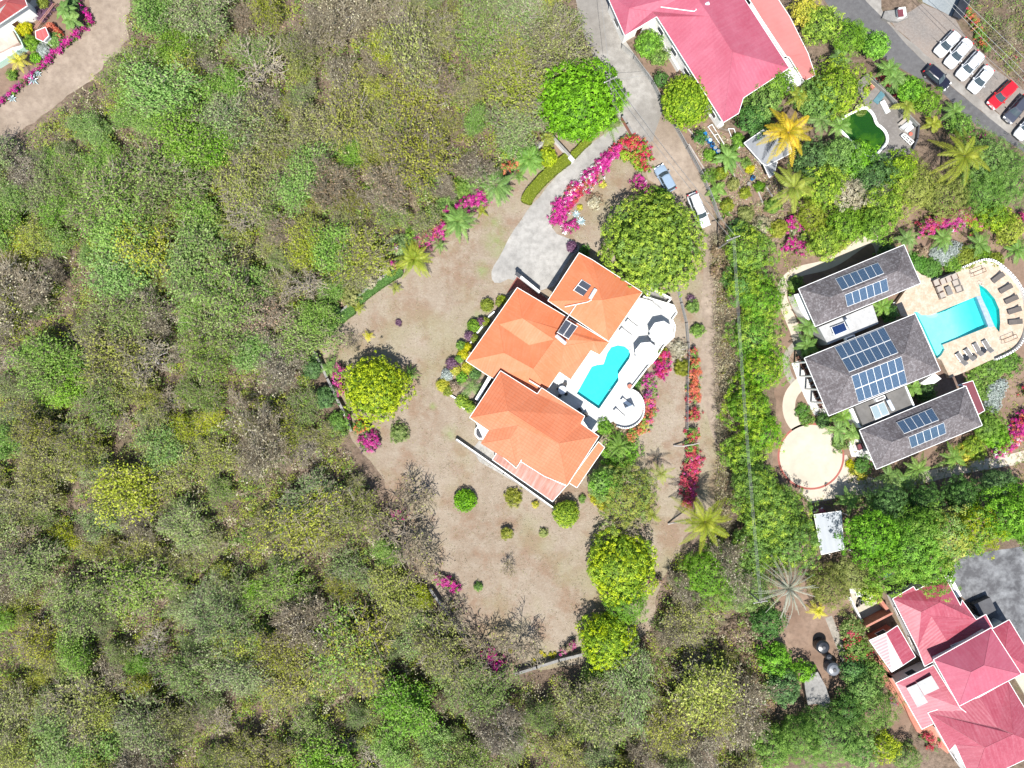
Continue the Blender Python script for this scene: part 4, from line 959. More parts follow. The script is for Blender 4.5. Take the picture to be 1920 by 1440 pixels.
# ---------------------------------------------------------------- cars
tyre = pm('tyre_rubber', (.02, .02, .02), (.03, .03, .03), 1, .8, .2)
lampm = flat('headlight_glass', (.75, .78, .8), .1, .6); tailm = flat('tail_light', (.45, .02, .02), .2, .5)
def paint(name, c): return flat(name, c, .22, .5, 0, .6)
pwhite = paint('white_car_paint', (.68, .70, .72)); psilver = paint('silver_blue_car_paint', (.22, .29, .37)); pred = paint('red_car_paint', (.55, .012, .02))
pblack = paint('black_car_paint', (.012, .012, .022)); pnavy = paint('dark_grey_car_paint', (.05, .055, .075)); pmar = paint('maroon_car_paint', (.25, .02, .03))
def car(name, label, a, b, mt, kind='hatch', group=None, cat='car', wd=None, hh=None):
    """a: front end, b: rear end in photo pixels"""
    z = .8; A_, B_ = W(*a, z), W(*b, z); d = A_ - B_; Lc = d.length; c = (A_ + B_) / 2; c.z = 0
    t = thing(name, label, cat, c, math.atan2(d.y, d.x), group)
    wd = (wd or 1.84) / 2; hh = hh or 1.48; h2 = Lc / 2
    hood = {'hatch': .30, 'suv': .27, 'sedan': .29, 'van': .18}[kind]; boot = {'hatch': .03, 'suv': .04, 'sedan': .17, 'van': .02}[kind]
    hoodz = .95 if kind in ('suv', 'van') else .86
    n = 18; rings = []
    for i in range(n + 1):
        u = i / n; x = -h2 + Lc * u; e_ = abs(2 * u - 1); ww = wd * (1 - .22 * max(0, (e_ - .72) / .28) ** 2.2)
        if u > 1 - hood: hz = hoodz - .16 * ((u - (1 - hood)) / hood) ** 2
        elif u < boot: hz = hoodz + .02
        else: hz = hoodz + .03
        if i in (0, n): hz -= .12; ww *= .96
        zb = .24 + (.1 if i in (0, n) else 0)
        rings.append([(x, -ww * .9, zb), (x, -ww, .5), (x, -ww * .985, hz - .14), (x, -ww * .86, hz - .01), (x, -ww * .45, hz + .03), (x, 0, hz + .04), (x, ww * .45, hz + .03), (x, ww * .86, hz - .01), (x, ww * .985, hz - .14), (x, ww, .5), (x, ww * .9, zb)])
    m = MB(); k = 11; vs = [q for r_ in rings for q in r_]; fs = []
    for i in range(n):
        for j in range(k):
            fs.append((i * k + j, (i + 1) * k + j, (i + 1) * k + (j + 1) % k, i * k + (j + 1) % k))
    fs += [tuple(range(k)), tuple(range(n * k + k - 1, n * k - 1, -1))]
    m.add(vs, fs); bd = m.build('body', mt, t, smooth=False, local=True)
    # greenhouse
    xf = h2 - Lc * hood; xr = -h2 + Lc * boot + .05; rl = .62 if kind != 'van' else .4; rf = xf - rl; rb = xr + (.55 if kind == 'sedan' else .28)
    zb_ = hoodz + .02; wb = wd * .90; wt = wd * .70
    def ring(x0, x1, w_, z_, bow):
        return [(x1 + bow, 0, z_), (x1 + bow * .7, w_ * .5, z_), (x1, w_ * .92, z_), ((x0 + x1) / 2, w_, z_), (x0, w_ * .92, z_), (x0 - bow * .5, w_ * .5, z_), (x0 - bow * .6, 0, z_), (x0 - bow * .5, -w_ * .5, z_), (x0, -w_ * .92, z_), ((x0 + x1) / 2, -w_, z_), (x1, -w_ * .92, z_), (x1 + bow * .7, -w_ * .5, z_)]
    lo_ = ring(xr, xf, wb, zb_, .16); hi_ = ring(rb, rf, wt, hh - .05, .10)
    g = MB(); g.add(lo_ + hi_, [(i, (i + 1) % 12, 12 + (i + 1) % 12, 12 + i) for i in range(12)] + [tuple(range(12, 24))])
    g.build('windows', glass, t, local=True)
    ro = MB(); h1 = ring(rb - .03, rf + .02, wt * 1.05, hh - .06, .12); h3 = ring(rb + .1, rf - .12, wt * .86, hh, .08)
    ro.add(h1 + h3, [(i, (i + 1) % 12, 12 + (i + 1) % 12, 12 + i) for i in range(12)] + [tuple(range(12, 24))])
    for sy in (-1, 1):   # pillars
        for (x0, x1) in ((xf - .02, rf), (xr + .06, rb), ((xr + xf) / 2, (rb + rf) / 2)):
            ro.tube([(x0, sy * wb * .95, zb_), (x1, sy * wt * .98, hh - .07)], .045, 4)
    ro.build('roof', mt, t, local=True)
    if kind in ('suv', 'van'):
        rr = MB()
        for sy in (-1, 1): rr.tube([(rb + .1, sy * wt * .9, hh + .02), (rf - .1, sy * wt * .9, hh + .02)], .025, 5)
        rr.build('roof_rail', dgrey, t, local=True)
    for sx in (-.31, .31):
        for sy in (-1, 1):
            w_ = MB(); yy = sy * (wd - .11); prof = []
            vs = []; fs = []; nn = 14
            for yv, rr_ in ((-.11, .26), (-.11, .32), (.11, .32), (.11, .26)):
                for j in range(nn): an = 2 * math.pi * j / nn; vs.append((sx * Lc + rr_ * math.cos(an), yy + yv, .32 + rr_ * math.sin(an)))
            for i in range(3):
                for j in range(nn): fs.append((i * nn + j, i * nn + (j + 1) % nn, (i + 1) * nn + (j + 1) % nn, (i + 1) * nn + j))
            fs += [tuple(range(nn)), tuple(range(4 * nn - 1, 3 * nn - 1, -1))]
            w_.add(vs, fs); wo = w_.build('wheel', tyre, t, local=True)
            rm_ = MB(); rm_.tube([(sx * Lc, yy + sy * .10, .32), (sx * Lc, yy + sy * .125, .32)], .2, 12); r_o = rm_.build('rim', steel, t, local=True); r_o.parent = wo
    for sy in (-1, 1):
        MB().box((h2 - .14, sy * wd * .68, hoodz - .22), (.22, .36, .16), sy * -.35).build('headlight', lampm, t, local=True)
        MB().box((-h2 + .08, sy * wd * .74, hoodz - .12), (.14, .26, .2), sy * .3).build('tail_light', tailm, t, local=True)
        MB().box((xf - .22, sy * (wd + .08), hoodz + .06), (.14, .2, .13)).build('mirror', mt, t, local=True)
    MB().box((h2 - .04, 0, .42), (.1, wd * 1.3, .16)).build('grille', dgrey, t, local=True)
    MB().box((h2 - .02, 0, .62), (.06, .4, .1)).build('number_plate', white, t, local=True)
    return t
pk = 'cars parked in the gravel bay'
car('parked_car', 'white car, first in the parking row and farthest up the road', zf(1275, 405), zf(1420, 250), pwhite, 'hatch', pk)
car('parked_car', 'long white saloon car, second in the parking row', zf(1352, 492), zf(1515, 300), pwhite, 'sedan', pk)
car('parked_car', 'white car touched by a grey branch, third in the parking row', zf(1438, 582), zf(1600, 400), pwhite, 'suv', pk)
car('parked_car', 'white car just above the red one, fourth in the parking row', zf(1530, 680), zf(1672, 505), pwhite, 'sedan', pk)
car('parked_car', 'bright red hatchback in the parking row', zf(1672, 795), zf(1850, 625), pred, 'hatch', pk)
car('parked_car', 'dark blue grey estate car at the right edge beside the red hatchback', zf(1795, 905), zf(1945, 730), pnavy, 'suv', pk)
car('parked_car', 'white car cut off by the right edge of the picture', zf(1875, 1030), zf(2035, 850), pwhite, 'suv', pk)
car('moving_car', 'black hatchback driving on the grey asphalt road', zf(1355, 650), zf(1190, 505), pblack, 'hatch')
car('parked_car', 'silver blue car parked on the dirt track beside the red bougainvillea', zc(1285, 655), zc(1385, 835), psilver, 'hatch', 'cars parked on the dirt track')
car('parked_car', 'long white car parked on the dirt track beside the huge round tree', zc(1625, 1095), zc(1525, 855), pwhite, 'suv', 'cars parked on the dirt track', wd=1.85, hh=1.7)
car('parked_car', 'dark red car with its nose out of the pale carport', ze(375, 1262), ze(450, 1420), pmar, 'hatch')
# motorbikes on the speckled terrace of the lower red house
for x, y, an, lab in ((820, 690, 70, 'black motorbike on the speckled terrace, nearest its white parapet'), (880, 660, 60, 'black motorbike on the speckled terrace, farther from the parapet')):
    c = W(*zr(x, y)); t = thing('motorbike', lab, 'motorbike', c, R(an))
    for sx in (-.55, .55): MB().tube([(sx, -.05, .3), (sx, .05, .3)], .3, 12).build('wheel', tyre, t, local=True)
    MB().box((0, 0, .55), (.8, .22, .3)).tube([(.3, 0, .6), (.5, 0, 1.0)], .05, 6).build('body', blackp, t, local=True)
    MB().box((-.25, 0, .78), (.55, .24, .1)).build('seat', dfabric, t, local=True)
    MB().tube([(.48, -.35, 1.0), (.48, .35, 1.0)], .025, 6).build('handlebar', steel, t, local=True)

# ---------------------------------------------------------------- furniture
def lounger(label, conv, head, foot, z, mat_c, mat_f, group, wd=.62, cushion=False, sling=False):
    A_, B_ = W(*conv(*head), z + .3), W(*conv(*foot), z + .3); d = B_ - A_; Lc = d.length; c = (A_ + B_) / 2; c.z = z
    t = thing('sun_lounger', label, 'sun lounger', c, math.atan2(d.y, d.x), group)
    h2 = Lc / 2; m = MB()
    for sy in (-1, 1):
        m.tube([(-h2 * .3, sy * wd / 2, .3), (h2, sy * wd / 2, .3)], .03, 5); m.tube([(-h2, sy * wd / 2, .62), (-h2 * .3, sy * wd / 2, .3)], .03, 5)
    m.tube([(h2, -wd / 2, .3), (h2, wd / 2, .3)], .03, 5).tube([(-h2, -wd / 2, .62), (-h2, wd / 2, .62)], .03, 5); m.build('frame', mat_f, t, local=True)
    n_ = 5 if not cushion else 1
    s_ = MB()
    for i in range(n_):
        x0 = -h2 * .3 + (h2 * 1.3) * i / n_; x1 = -h2 * .3 + h2 * 1.3 * (i + (.9 if n_ > 1 else 1)) / n_
        s_.box(((x0 + x1) / 2, 0, .32), (x1 - x0, wd - .06, .04 if not cushion else .1))
    s_.build('seat', mat_c, t, local=True)
    b_ = MB(); x0, x1 = -h2, -h2 * .3
    M_ = Matrix.Translation(((x0 + x1) / 2, 0, .47)) @ Matrix.Rotation(math.atan2(.32, x1 - x0), 4, 'Y')
    b_.box((0, 0, 0), (math.hypot(x1 - x0, .32), wd - .06, .05 if not cushion else .1), M=M_); b_.build('backrest', mat_c, t, local=True)
    for sx in (-.45, .8):
        for sy in (-1, 1): MB().tube([(sx * h2, sy * wd / 2, 0), (sx * h2, sy * wd / 2, .3)], .028, 5).build('leg', mat_f, t, local=True)
    return t
g1 = 'white loungers on the white patio'
lounger('upper white lounger beside the right eave of the upper orange roof', zp, (810, 690), (1000, 830), PZ, whitep, fabric, g1, .66)
lounger('lower white lounger nearer the keyhole pool and the orange roof', zp, (700, 840), (885, 980), PZ, whitep, fabric, g1, .66)
lounger('white lounger at the top of the round lookout, partly under the small parasol', za, (1325, 1185), (1400, 1235), PZ, whitep, dfabric, g1, .6)
lounger('white lounger on the left side of the round lookout', za, (1275, 1260), (1345, 1320), PZ, whitep, fabric, g1, .6)
lfab = pm('brown_grey_cushion', (.10, .088, .08), (.135, .12, .11), 1, .9, .1)
g2 = 'dark oval loungers along the curved parapet'
for k_, (x, y, an) in enumerate([(1722, 402, -38), (1780, 484, -30), (1822, 566, -25), (1846, 648, -18), (1852, 734, -5)]):
    c = math.cos(R(an)) * 46; s_ = math.sin(R(an)) * 46
    lounger(['dark oval lounger at the top of the row along the curved parapet', 'second dark oval lounger from the top along the curved parapet', 'middle dark oval lounger along the curved parapet', 'fourth dark oval lounger from the top along the curved parapet', 'dark oval lounger at the bottom of the row along the curved parapet'][k_],
            zd, (x + c, y + s_), (x - c, y - s_), DZ, lfab, dgrey, g2, .72, True)
g3 = 'grey loungers below the large pool'
for (x0, y0, x1, y1, lab) in ((1420, 968, 1480, 1055, 'leftmost grey lounger below the large pool'), (1482, 938, 1540, 1020, 'second grey lounger from the left below the large pool'), (1548, 895, 1598, 985, 'third grey lounger from the left below the large pool'), (1618, 872, 1672, 960, 'rightmost grey lounger below the large pool')):
    lounger(lab, zd, (x1, y1), (x0, y0), DZ, fabric, steel, g3, .7, True)
def rtable(label, conv, x, y, z, r_, mt, h_=.45, group=None):
    c = W(*conv(x, y), z + h_); c.z = z; t = thing('round_table', label, 'table', c, group=group)
    MB().lathe(c, [(r_, h_ - .04), (r_, h_)], 18).build('tabletop', mt, t)
    MB().lathe(c, [(.16, 0), (.04, .05), (.04, h_ - .04)], 10).build('base', dgrey, t)
    return t
rtable('small dark round table between the third and second grey lounger', zd, 1552, 995, DZ, .36, dfabric)
rtable('dark round side table between the two leftmost grey loungers', zd, 1488, 1006, DZ, .4, blackp)
rtable('dark round side table between the two rightmost grey loungers', zd, 1620, 950, DZ, .4, blackp)
def armchair(name, label, conv, x, y, z, an, mt, fm, sz=.8, group=None, back=True, cat='chair'):
    c = W(*conv(x, y), z + .4); c.z = z; t = thing(name, label, cat, c, R(an), group); s = sz / 2
    MB().box((0, 0, .35), (sz - .1, sz - .12, .14)).build('seat', mt, t, local=True)
    if back: MB().box((-s + .06, 0, .6), (.12, sz - .1, .42)).build('backrest', mt, t, local=True)
    for sy in (-1, 1): MB().box((0, sy * (s - .04), .5), (sz - .1, .06, .08)).build('armrest', fm, t, local=True)
    for sx in (-1, 1):
        for sy in (-1, 1): MB().box((sx * (s - .08), sy * (s - .05), .15), (.06, .06, .3)).build('leg', fm, t, local=True)
    return t
g4 = 'brown framed sofa seats on the stone deck'
sofa = [(1262, 440, 110, 'topmost left sofa seat of the lounge set on the stone deck'), (1312, 430, 110, 'second sofa seat in the upper row of the lounge set'), (1352, 412, 110, 'third sofa seat in the upper row of the lounge set'), (1398, 396, 110, 'corner sofa seat at the upper right of the lounge set'),
        (1410, 442, 200, 'right middle sofa seat of the lounge set'), (1432, 488, 200, 'bottom right sofa seat of the lounge set'), (1285, 488, 20, 'left middle sofa seat of the lounge set'), (1305, 535, 20, 'bottom left sofa seat of the lounge set')]
for x, y, an, lab in sofa:
    armchair('sofa_seat', lab, zd, x, y, DZ, {110: -68, 200: 200, 20: 22}[an], tanfab, brownw if an != 200 else fabric, .98, g4, cat='sofa seat')
c = W(*zd(1357, 500), DZ + .35); c.z = DZ; t = thing('coffee_table', 'rectangular brown coffee table in the middle of the lounge set', 'table', c, R(22))
MB().box((0, 0, .38), (.8, 1.3, .06)).build('tabletop', fabric, t, local=True)
for sx in (-1, 1):
    for sy in (-1, 1): MB().box((sx * .34, sy * .58, .17), (.06, .06, .35)).build('leg', brownw, t, local=True)
for x, y, an, ln, lab in ((1560, 365, 22, 1.9, 'folded brown frame at the upper corner of the stone deck'), (1790, 862, 22, 2.0, 'folded brown frame at the lower right of the crescent basin')):
    c = W(*zd(x, y), DZ); t = thing('towel_rack', lab, 'rack', c, R(an)); m = MB()
    for sy in (-.28, .28):
        m.tube([(-ln / 2, sy, .9), (ln / 2, sy, .9)], .035, 5)
        for sx in (-1, 1): m.tube([(sx * ln / 2, sy, 0), (sx * ln / 2, sy, .9)], .03, 5)
    for sx in (-1, 1): m.tube([(sx * ln / 2, -.28, .9), (sx * ln / 2, .28, .9)], .035, 5)
    m.build('frame', brownw, t, local=True)
# terrace dining sets left of the villa
for k_, (x, y, lab) in enumerate([(245, 1040, 'topmost brown table and chairs'), (285, 1108, 'second brown table'), (342, 1235, 'third brown table'), (378, 1330, 'lowest brown table')]):
    c = W(*zd(x, y)); full = ['topmost brown dining table on the white terrace left of the villa', 'second brown dining table from the top on the white terrace', 'third brown dining table from the top on the white terrace', 'lowest brown dining table on the white terrace'][k_]
    t = thing('dining_table', full, 'table', c, R(22)); MB().box((0, 0, .74), (.8, 1.0, .05)).build('tabletop', brownw, t, local=True)
    for sx in (-1, 1):
        for sy in (-1, 1): MB().box((sx * .34, sy * .44, .36), (.06, .06, .72)).build('leg', brownw, t, local=True)
    for s_, an in ((-1, 90), (1, -90)):
        q = c + Vector((-math.sin(R(22)), math.cos(R(22)), 0)) * s_ * .85
        px = 960 + q.x * S; py = 720 - q.y * S
        armchair('dining_chair', f'brown chair at the {"lower" if s_ < 0 else "upper"} side of the {["topmost", "second", "third", "lowest"][k_]} table on the white terrace', ID, px, py, 0, 22 + an, brownw, brownw, .5, 'brown chairs on the white terrace')
armchair('garden_chair', 'red brown chair on the small porch below the villa', ze, 690, 790, 0, 20, maroon, brownw, .9)
# patio of the orange house: dining set in the shade
rtable('glass topped dining table in the shade beside the keyhole pool', za, 900, 1118, PZ, .62, steel, .74)
for k_, (dx, dy, lab) in enumerate(((-28, -10, 'dark chair left of the glass topped table'), (20, -40, 'dark chair above the glass topped table'), (25, 28, 'dark chair below right of the glass topped table'), (-18, 42, 'dark chair below the glass topped table'))):
    armchair('dining_chair', lab, za, 900 + dx, 1118 + dy, PZ, math.degrees(math.atan2(dy, -dx)), dfabric, dgrey, .52, 'dark chairs in the shade of the tiled roof')
for x, y, lab in ((1020, 1268, 'dark armchair at the tiled roof edge, left of a pair'), (1065, 1300, 'dark armchair at the tiled roof edge, right of a pair')):
    armchair('armchair', lab, za, x, y, PZ, -60, dfabric, dgrey, .75, 'dark chairs in the shade of the tiled roof')
def parasol(label, conv, x, y, z, r_, h_, n_=8, tilt=0.0, rot=0.0, mt=None):
    mt = mt or parm; c = W(*conv(x, y), z + h_ - .2); c.z = z; t = thing('parasol', label, 'parasol', c, rot, group='white parasols on the white patio')
    vs = [(0, 0, h_)]; ring_ = []
    for k in range(n_):
        an = 2 * math.pi * (k + .5) / n_; ring_.append((r_ * math.cos(an), r_ * math.sin(an), h_ - r_ * .30))
    mids = [((ring_[k][0] + ring_[(k + 1) % n_][0]) / 2 * .5, (ring_[k][1] + ring_[(k + 1) % n_][1]) / 2 * .5, h_ - r_ * .14) for k in range(n_)]
    m = MB(); vs = [(0, 0, h_)] + ring_; vs2 = [(x_, y_, z_ - .03) for x_, y_, z_ in vs]
    m.add(vs, [(0, 1 + k, 1 + (k + 1) % n_) for k in range(n_)]); m.add(vs2, [(0, 1 + (k + 1) % n_, 1 + k) for k in range(n_)])
    vl = [(x_, y_, z_ - .14) for x_, y_, z_ in ring_]; m.add(ring_ + vl, [(k, n_ + k, n_ + (k + 1) % n_, (k + 1) % n_) for k in range(n_)])
    m.build('canopy', mt, t, local=True)
    MB().tube([(0, 0, 0), (0, 0, h_ + .12)], .03, 8).build('pole', steel, t, local=True)
    rb_ = MB()
    for q in ring_: rb_.tube([(0, 0, h_ - .06), (q[0], q[1], q[2] - .04)], .015, 4)
    rb_.build('ribs', steel, t, local=True)
    MB().lathe((0, 0, 0), [(.3, 0), (.3, .08), (.05, .12)], 14).build('base', grey, t, local=True)
parm = flat('parasol_canvas', (.86, .86, .85), .8, .1); parb = flat('grey_parasol_canvas', (.52, .56, .62), .8, .1)
parasol('large white octagonal parasol at the right end of the patio', zp, 1452, 902, PZ, 1.78, 2.7, 8, rot=.2)
parasol('large white octagonal parasol nearer the keyhole pool', zp, 1182, 1270, PZ, 1.72, 2.7, 8, rot=.1)
parasol('small pale grey parasol on the round lookout', za, 1390, 1270, PZ, 1.0, 2.3, 4, rot=.4, mt=parb)
for x, y, lab in ((1452, 960, 'white table below the right octagonal parasol'), (1190, 1330, 'white table below the octagonal parasol nearer the pool')):
    rtable(lab, zp, x, y, PZ, .6, whitep, .74)
for x, y, lab in ((1250, 950, 'white chair left of the right octagonal parasol'), (1290, 1030, 'white chair below left of the right octagonal parasol'), (1010, 1330, 'white chair left of the parasol nearer the pool'), (1390, 1110, 'white chair between the two octagonal parasols')):
    armchair('patio_chair', lab, zp, x, y, PZ, 30, whitep, fabric, .6, 'white chairs beside the parasols')
c = W(*za(1382, 1092), PZ); t = thing('plant_pot', 'round terracotta pot with a dry plant where the patio meets the lookout', 'plant pot', c)
MB().lathe(c, [(.22, 0), (.34, .3), (.36, .5), (.3, .5)], 16).build('pot', terra, t)
MB().lathe(c, [(.28, .44), (.0, .5)], 16).build('soil', soil, t)
# ladder rails of the pools
for conv, (x, y), z, lab, an in ((za, (1378, 835), PZ, 'curved steel ladder at the round end of the keyhole pool', 0), (za, (1240, 1130), PZ, 'steel ladder on the right side of the keyhole pool', .6), (zd, (1578, 455), DZ, 'pale handrail at the upper tip of the crescent basin', .4)):
    c = W(*conv(x, y), z); t = thing('pool_ladder', lab, 'pool ladder', c, an); m = MB()
    for sy in (-.22, .22): m.tube([(.35, sy, 0), (.35, sy, .6), (.15, sy, .75), (-.15, sy, .6), (-.2, sy, -.3)], .025, 6)
    m.build('rail', steel, t, local=True)
# timber deck clutter
def sunbed(label, pts, z, mt):
    p = P(zq, pts, z + .45); c = sum(p, Vector()) / 4; t = thing('daybed', label, 'daybed', (c.x, c.y, z)); 
    MB().prism(p, z + .3, z + .45).build('mattress', mt, t)
    MB().prism(shrink(p, .08), z, z + .3).build('base', whitep, t)
sunbed('white draped daybed in the middle of the timber deck', [(505, 585), (565, 555), (645, 710), (590, 745)], .6, white)
sunbed('pale pink lounger board on the right side of the timber deck', [(755, 870), (850, 790), (890, 815), (800, 895)], .6, tanfab)
sunbed('pale grey lounger board beside the white table on the timber deck', [(770, 925), (925, 810), (960, 860), (820, 965)], .6, flatw)
sunbed('white table top between the lounger boards on the timber deck', [(840, 960), (930, 885), (965, 930), (880, 995)], .6, white)
t = thing('slatted_bench', 'white slatted frame bench at the lower right of the timber deck', 'bench', W(*zq(870, 1080), .6)); m = MB()
pts = P(zq, [(790, 1040), (830, 1010), (960, 1120), (920, 1165)], 1.1)
for a, b in zip(pts, pts[1:] + pts[:1]): m.tube([a, b], .07, 5)
for u in (.33, .66): m.tube([pts[0].lerp(pts[3], u), pts[1].lerp(pts[2], u)], .05, 5); m.tube([pts[0].lerp(pts[3], u), pts[0].lerp(pts[3], u) - Vector((0, 0, .5))], .04, 4)
m.tube([pts[0].lerp(pts[1], .5), pts[3].lerp(pts[2], .5)], .05, 5); m.build('frame', whitep, t)
MB().box(W(*zq(500, 520), .68), (2.1, .9, .06), R(52)).build('blue_mat', pm('blue_tarpaulin', (.06, .14, .17), (.09, .19, .22), 1), None)
o = bpy.data.objects['blue_mat']; o.name = 'rolled_mat'; tag(o, 'dark blue mat lying across the upper timber deck', 'mat')
for x, y, lab in ((325, 415, 'faded pink chair at the upper end of the timber deck'), (395, 385, 'second faded pink chair at the upper end of the timber deck')):
    armchair('deck_chair', lab, zq, x, y, .6, 40, terra, terra, .7, 'faded pink chairs on the timber deck')
tag(MB().tube(P(zq, [(355, 310), (430, 380)], .9), .06, 5).build('bamboo_stick', pm('yellow_stick', (.6, .5, .2))), 'yellow stick lying above the pink deck chairs', 'stick')
tag(MB().lathe(W(*zq(910, 1020), .6), [(.2, 0), (.3, .2), (.2, .3)], 10).build('red_bucket', flat('orange_red_plastic', (.5, .12, .08))), 'small red bucket beside the white slatted bench', 'bucket')
# blue tarpaulin under the trees, rooftop air conditioners
tp = MB(); tp.poly(P(zr, [(1100, 360), (1180, 310), (1240, 370), (1200, 410), (1120, 400)], 3.4)); tp.poly(P(zr, [(1250, 270), (1300, 260), (1290, 300)], 3.6))
tag(tp.build('tarpaulin', bluep), 'bright blue tarpaulin showing through the bright green trees', 'tarpaulin')
for conv, x, y, z, an, lab in ((zd, 615, 855, 3.4, 22, 'white air conditioner box at the lower edge of the white flat roof'), (ze, 840, 428, 3.6, 22, 'white air conditioner box at the upper edge of the grey flat roof')):
    c = W(*conv(x, y), z + .5); c.z = z; t = thing('air_conditioner', lab, 'air conditioner', c, R(an))
    MB().box((0, 0, .35), (1.4, .5, .7)).build('casing', whitep, t, local=True); MB().box((0, .0, .72), (1.1, .3, .03)).build('grille', fabric, t, local=True)
# ladder and white things by the red house terrace
for x, y, lab in ((760, 560, 'crumpled white sheet at the upper end of the speckled terrace'), (830, 600, 'folded white sheet above the motorbikes')):
    tag(MB().prism(wobble(P(zr, [(x - 35, y - 30), (x + 35, y - 35), (x + 40, y + 25), (x - 30, y + 30)], .5), .3, .15, x), .1, .5).build('white_sheet', white), lab, 'sheet')
t = thing('step_ladder', 'grey wooden ladder lying below the spiky grey palm', 'ladder', W(1475, 1165)); m = MB()
for s_ in (0, 1):
    m.tube([W(1468 + s_ * 14, 1152 + s_ * 2, .6), W(1458 + s_ * 16, 1172 + s_ * 6, .3)], .05, 4)
for i in range(5): m.tube([W(1467 - i * 2.2, 1153 + i * 4, .55), W(1482 - i * 2, 1156 + i * 4.6, .55)], .04, 4)
m.build('frame', pole_m, t)
c = W(1532, 160 + 0, 0)
# ---------------------------------------------------------------- vegetation
TAU = 2 * math.pi
def nz(v): return v / np.maximum(1e-9, np.linalg.norm(v, axis=1, keepdims=True))
def leaves(C_, Nn, size, rng, asp=.55):
    """one pointed leaf quad per row"""
    n = len(C_); Nn = nz(Nn); rv = nz(rng.normal(size=(n, 3))); a = nz(np.cross(Nn, rv)); b = np.cross(Nn, a)
    s = (np.ones(n) * size)[:, None]
    V = np.stack([C_ - a * s * .5, C_ + b * s * .5 * asp, C_ + a * s * .5, C_ - b * s * .5 * asp], 1).reshape(-1, 3)
    return V
def segs(Pa, Pb, ra, rb):
    """three sided twigs"""
    Pa = np.asarray(Pa, float); Pb = np.asarray(Pb, float); n = len(Pa); d = nz(Pb - Pa); h = np.tile([[.31, .17, .93]], (n, 1))
    a = nz(np.cross(d, h)); b = np.cross(d, a); ra = np.ones(n) * ra; rb = np.ones(n) * rb; out = []
    for k in range(3):
        t = TAU * k / 3; q = a * math.cos(t) + b * math.sin(t); out += [Pa + q * ra[:, None], Pb + q * rb[:, None]]
    V = np.stack(out, 1).reshape(-1, 3)
    base = (np.arange(n) * 6)[:, None]; F = np.concatenate([base + np.array([[0, 2, 3, 1]]), base + np.array([[2, 4, 5, 3]]), base + np.array([[4, 0, 1, 5]])])
    return V, F
def qmesh(name, parts, mats):
    """parts: list of (V, F or None, tint array per face, material index)"""
    Vs, Fs, Ts, Ms = [], [], [], []; off = 0
    for V, F, T, mi in parts:
        if len(V) == 0: continue
        if F is None: F = np.arange(len(V)).reshape(-1, 4)
        Vs.append(V); Fs.append(F + off); Ts.append(np.ones(len(F)) * T); Ms.append(np.ones(len(F), int) * mi); off += len(V)
    V = np.concatenate(Vs); F = np.concatenate(Fs); T = np.concatenate(Ts); M_ = np.concatenate(Ms)
    me = bpy.data.meshes.new(name); me.vertices.add(len(V)); me.vertices.foreach_set('co', V.astype('f').ravel())
    me.loops.add(len(F) * 4); me.loops.foreach_set('vertex_index', F.astype('i').ravel())
    me.polygons.add(len(F)); me.polygons.foreach_set('loop_start', (np.arange(len(F)) * 4).astype('i')); me.polygons.foreach_set('material_index', M_.astype('i'))
    for m in mats: me.materials.append(m)
    at = me.attributes.new('tint', 'FLOAT', 'FACE'); at.data.foreach_set('value', np.clip(T, 0, 1).astype('f'))
    me.update(calc_edges=True); return me
def fib(n, rng, zmin=-.3):
    i = np.arange(n) + .5; z = 1 - (1 - zmin) * i / n; r_ = np.sqrt(np.maximum(0, 1 - z * z)); t = TAU * i * .618034
    d = np.stack([r_ * np.cos(t), r_ * np.sin(t), z], 1); return nz(d + rng.normal(size=(n, 3)) * .35 / math.sqrt(n) * 2)
def lobes(d, rng, k=7, amp=.14, pw=3):
    L_ = nz(rng.normal(size=(k, 3)) * [1, 1, .6] + [0, 0, .3]); q = np.clip(d @ L_.T, 0, 1) ** (pw * 3); return 1 - amp * .6 + amp * 1.5 * q.max(1)
def dome(rng, Rr, Hr, zc, cl=.5, per=15, ls=.24, lump=.22, fill=True, zmin=-.35, tintb=.5, sp=.85, ragged=.12, asp=.55):
    """clumped crown: returns leaf V, tint"""
    area = TAU * Rr * (Rr * .55 + Hr * .5) * (1 - zmin) * .8; n = max(8, int(area / (cl * cl * sp)))
    d = fib(n, rng, zmin); f = lobes(d, rng, 9, lump) * (1 + rng.normal(size=n) * ragged * .5)
    C_ = d * f[:, None] * [Rr - cl * .5, Rr - cl * .5, Hr - cl * .5] + [0, 0, zc]
    crad = cl * (.62 + rng.random(n) * .5); ct = rng.random(n)
    e_ = nz(np.repeat(d * [1, 1, .7] + [0, 0, .45], per, 0) + rng.normal(size=(n * per, 3)) * .62)
    pos = np.repeat(C_, per, 0) + e_ * np.repeat(crad, per)[:, None] * (.55 + .5 * rng.random(n * per))[:, None]
    T = tintb + (np.repeat(ct, per) - .5) * .7 + (rng.random(n * per) - .5) * .45
    V = leaves(pos, e_ + rng.normal(size=pos.shape) * .35 + [0, 0, .3], ls * (.7 + .6 * rng.random(len(pos))), rng, asp)
    if fill:
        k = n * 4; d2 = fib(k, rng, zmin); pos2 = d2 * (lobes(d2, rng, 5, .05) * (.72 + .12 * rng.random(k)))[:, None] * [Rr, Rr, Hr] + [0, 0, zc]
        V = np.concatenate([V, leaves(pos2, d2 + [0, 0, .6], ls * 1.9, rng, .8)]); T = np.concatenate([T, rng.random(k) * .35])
    return V, T
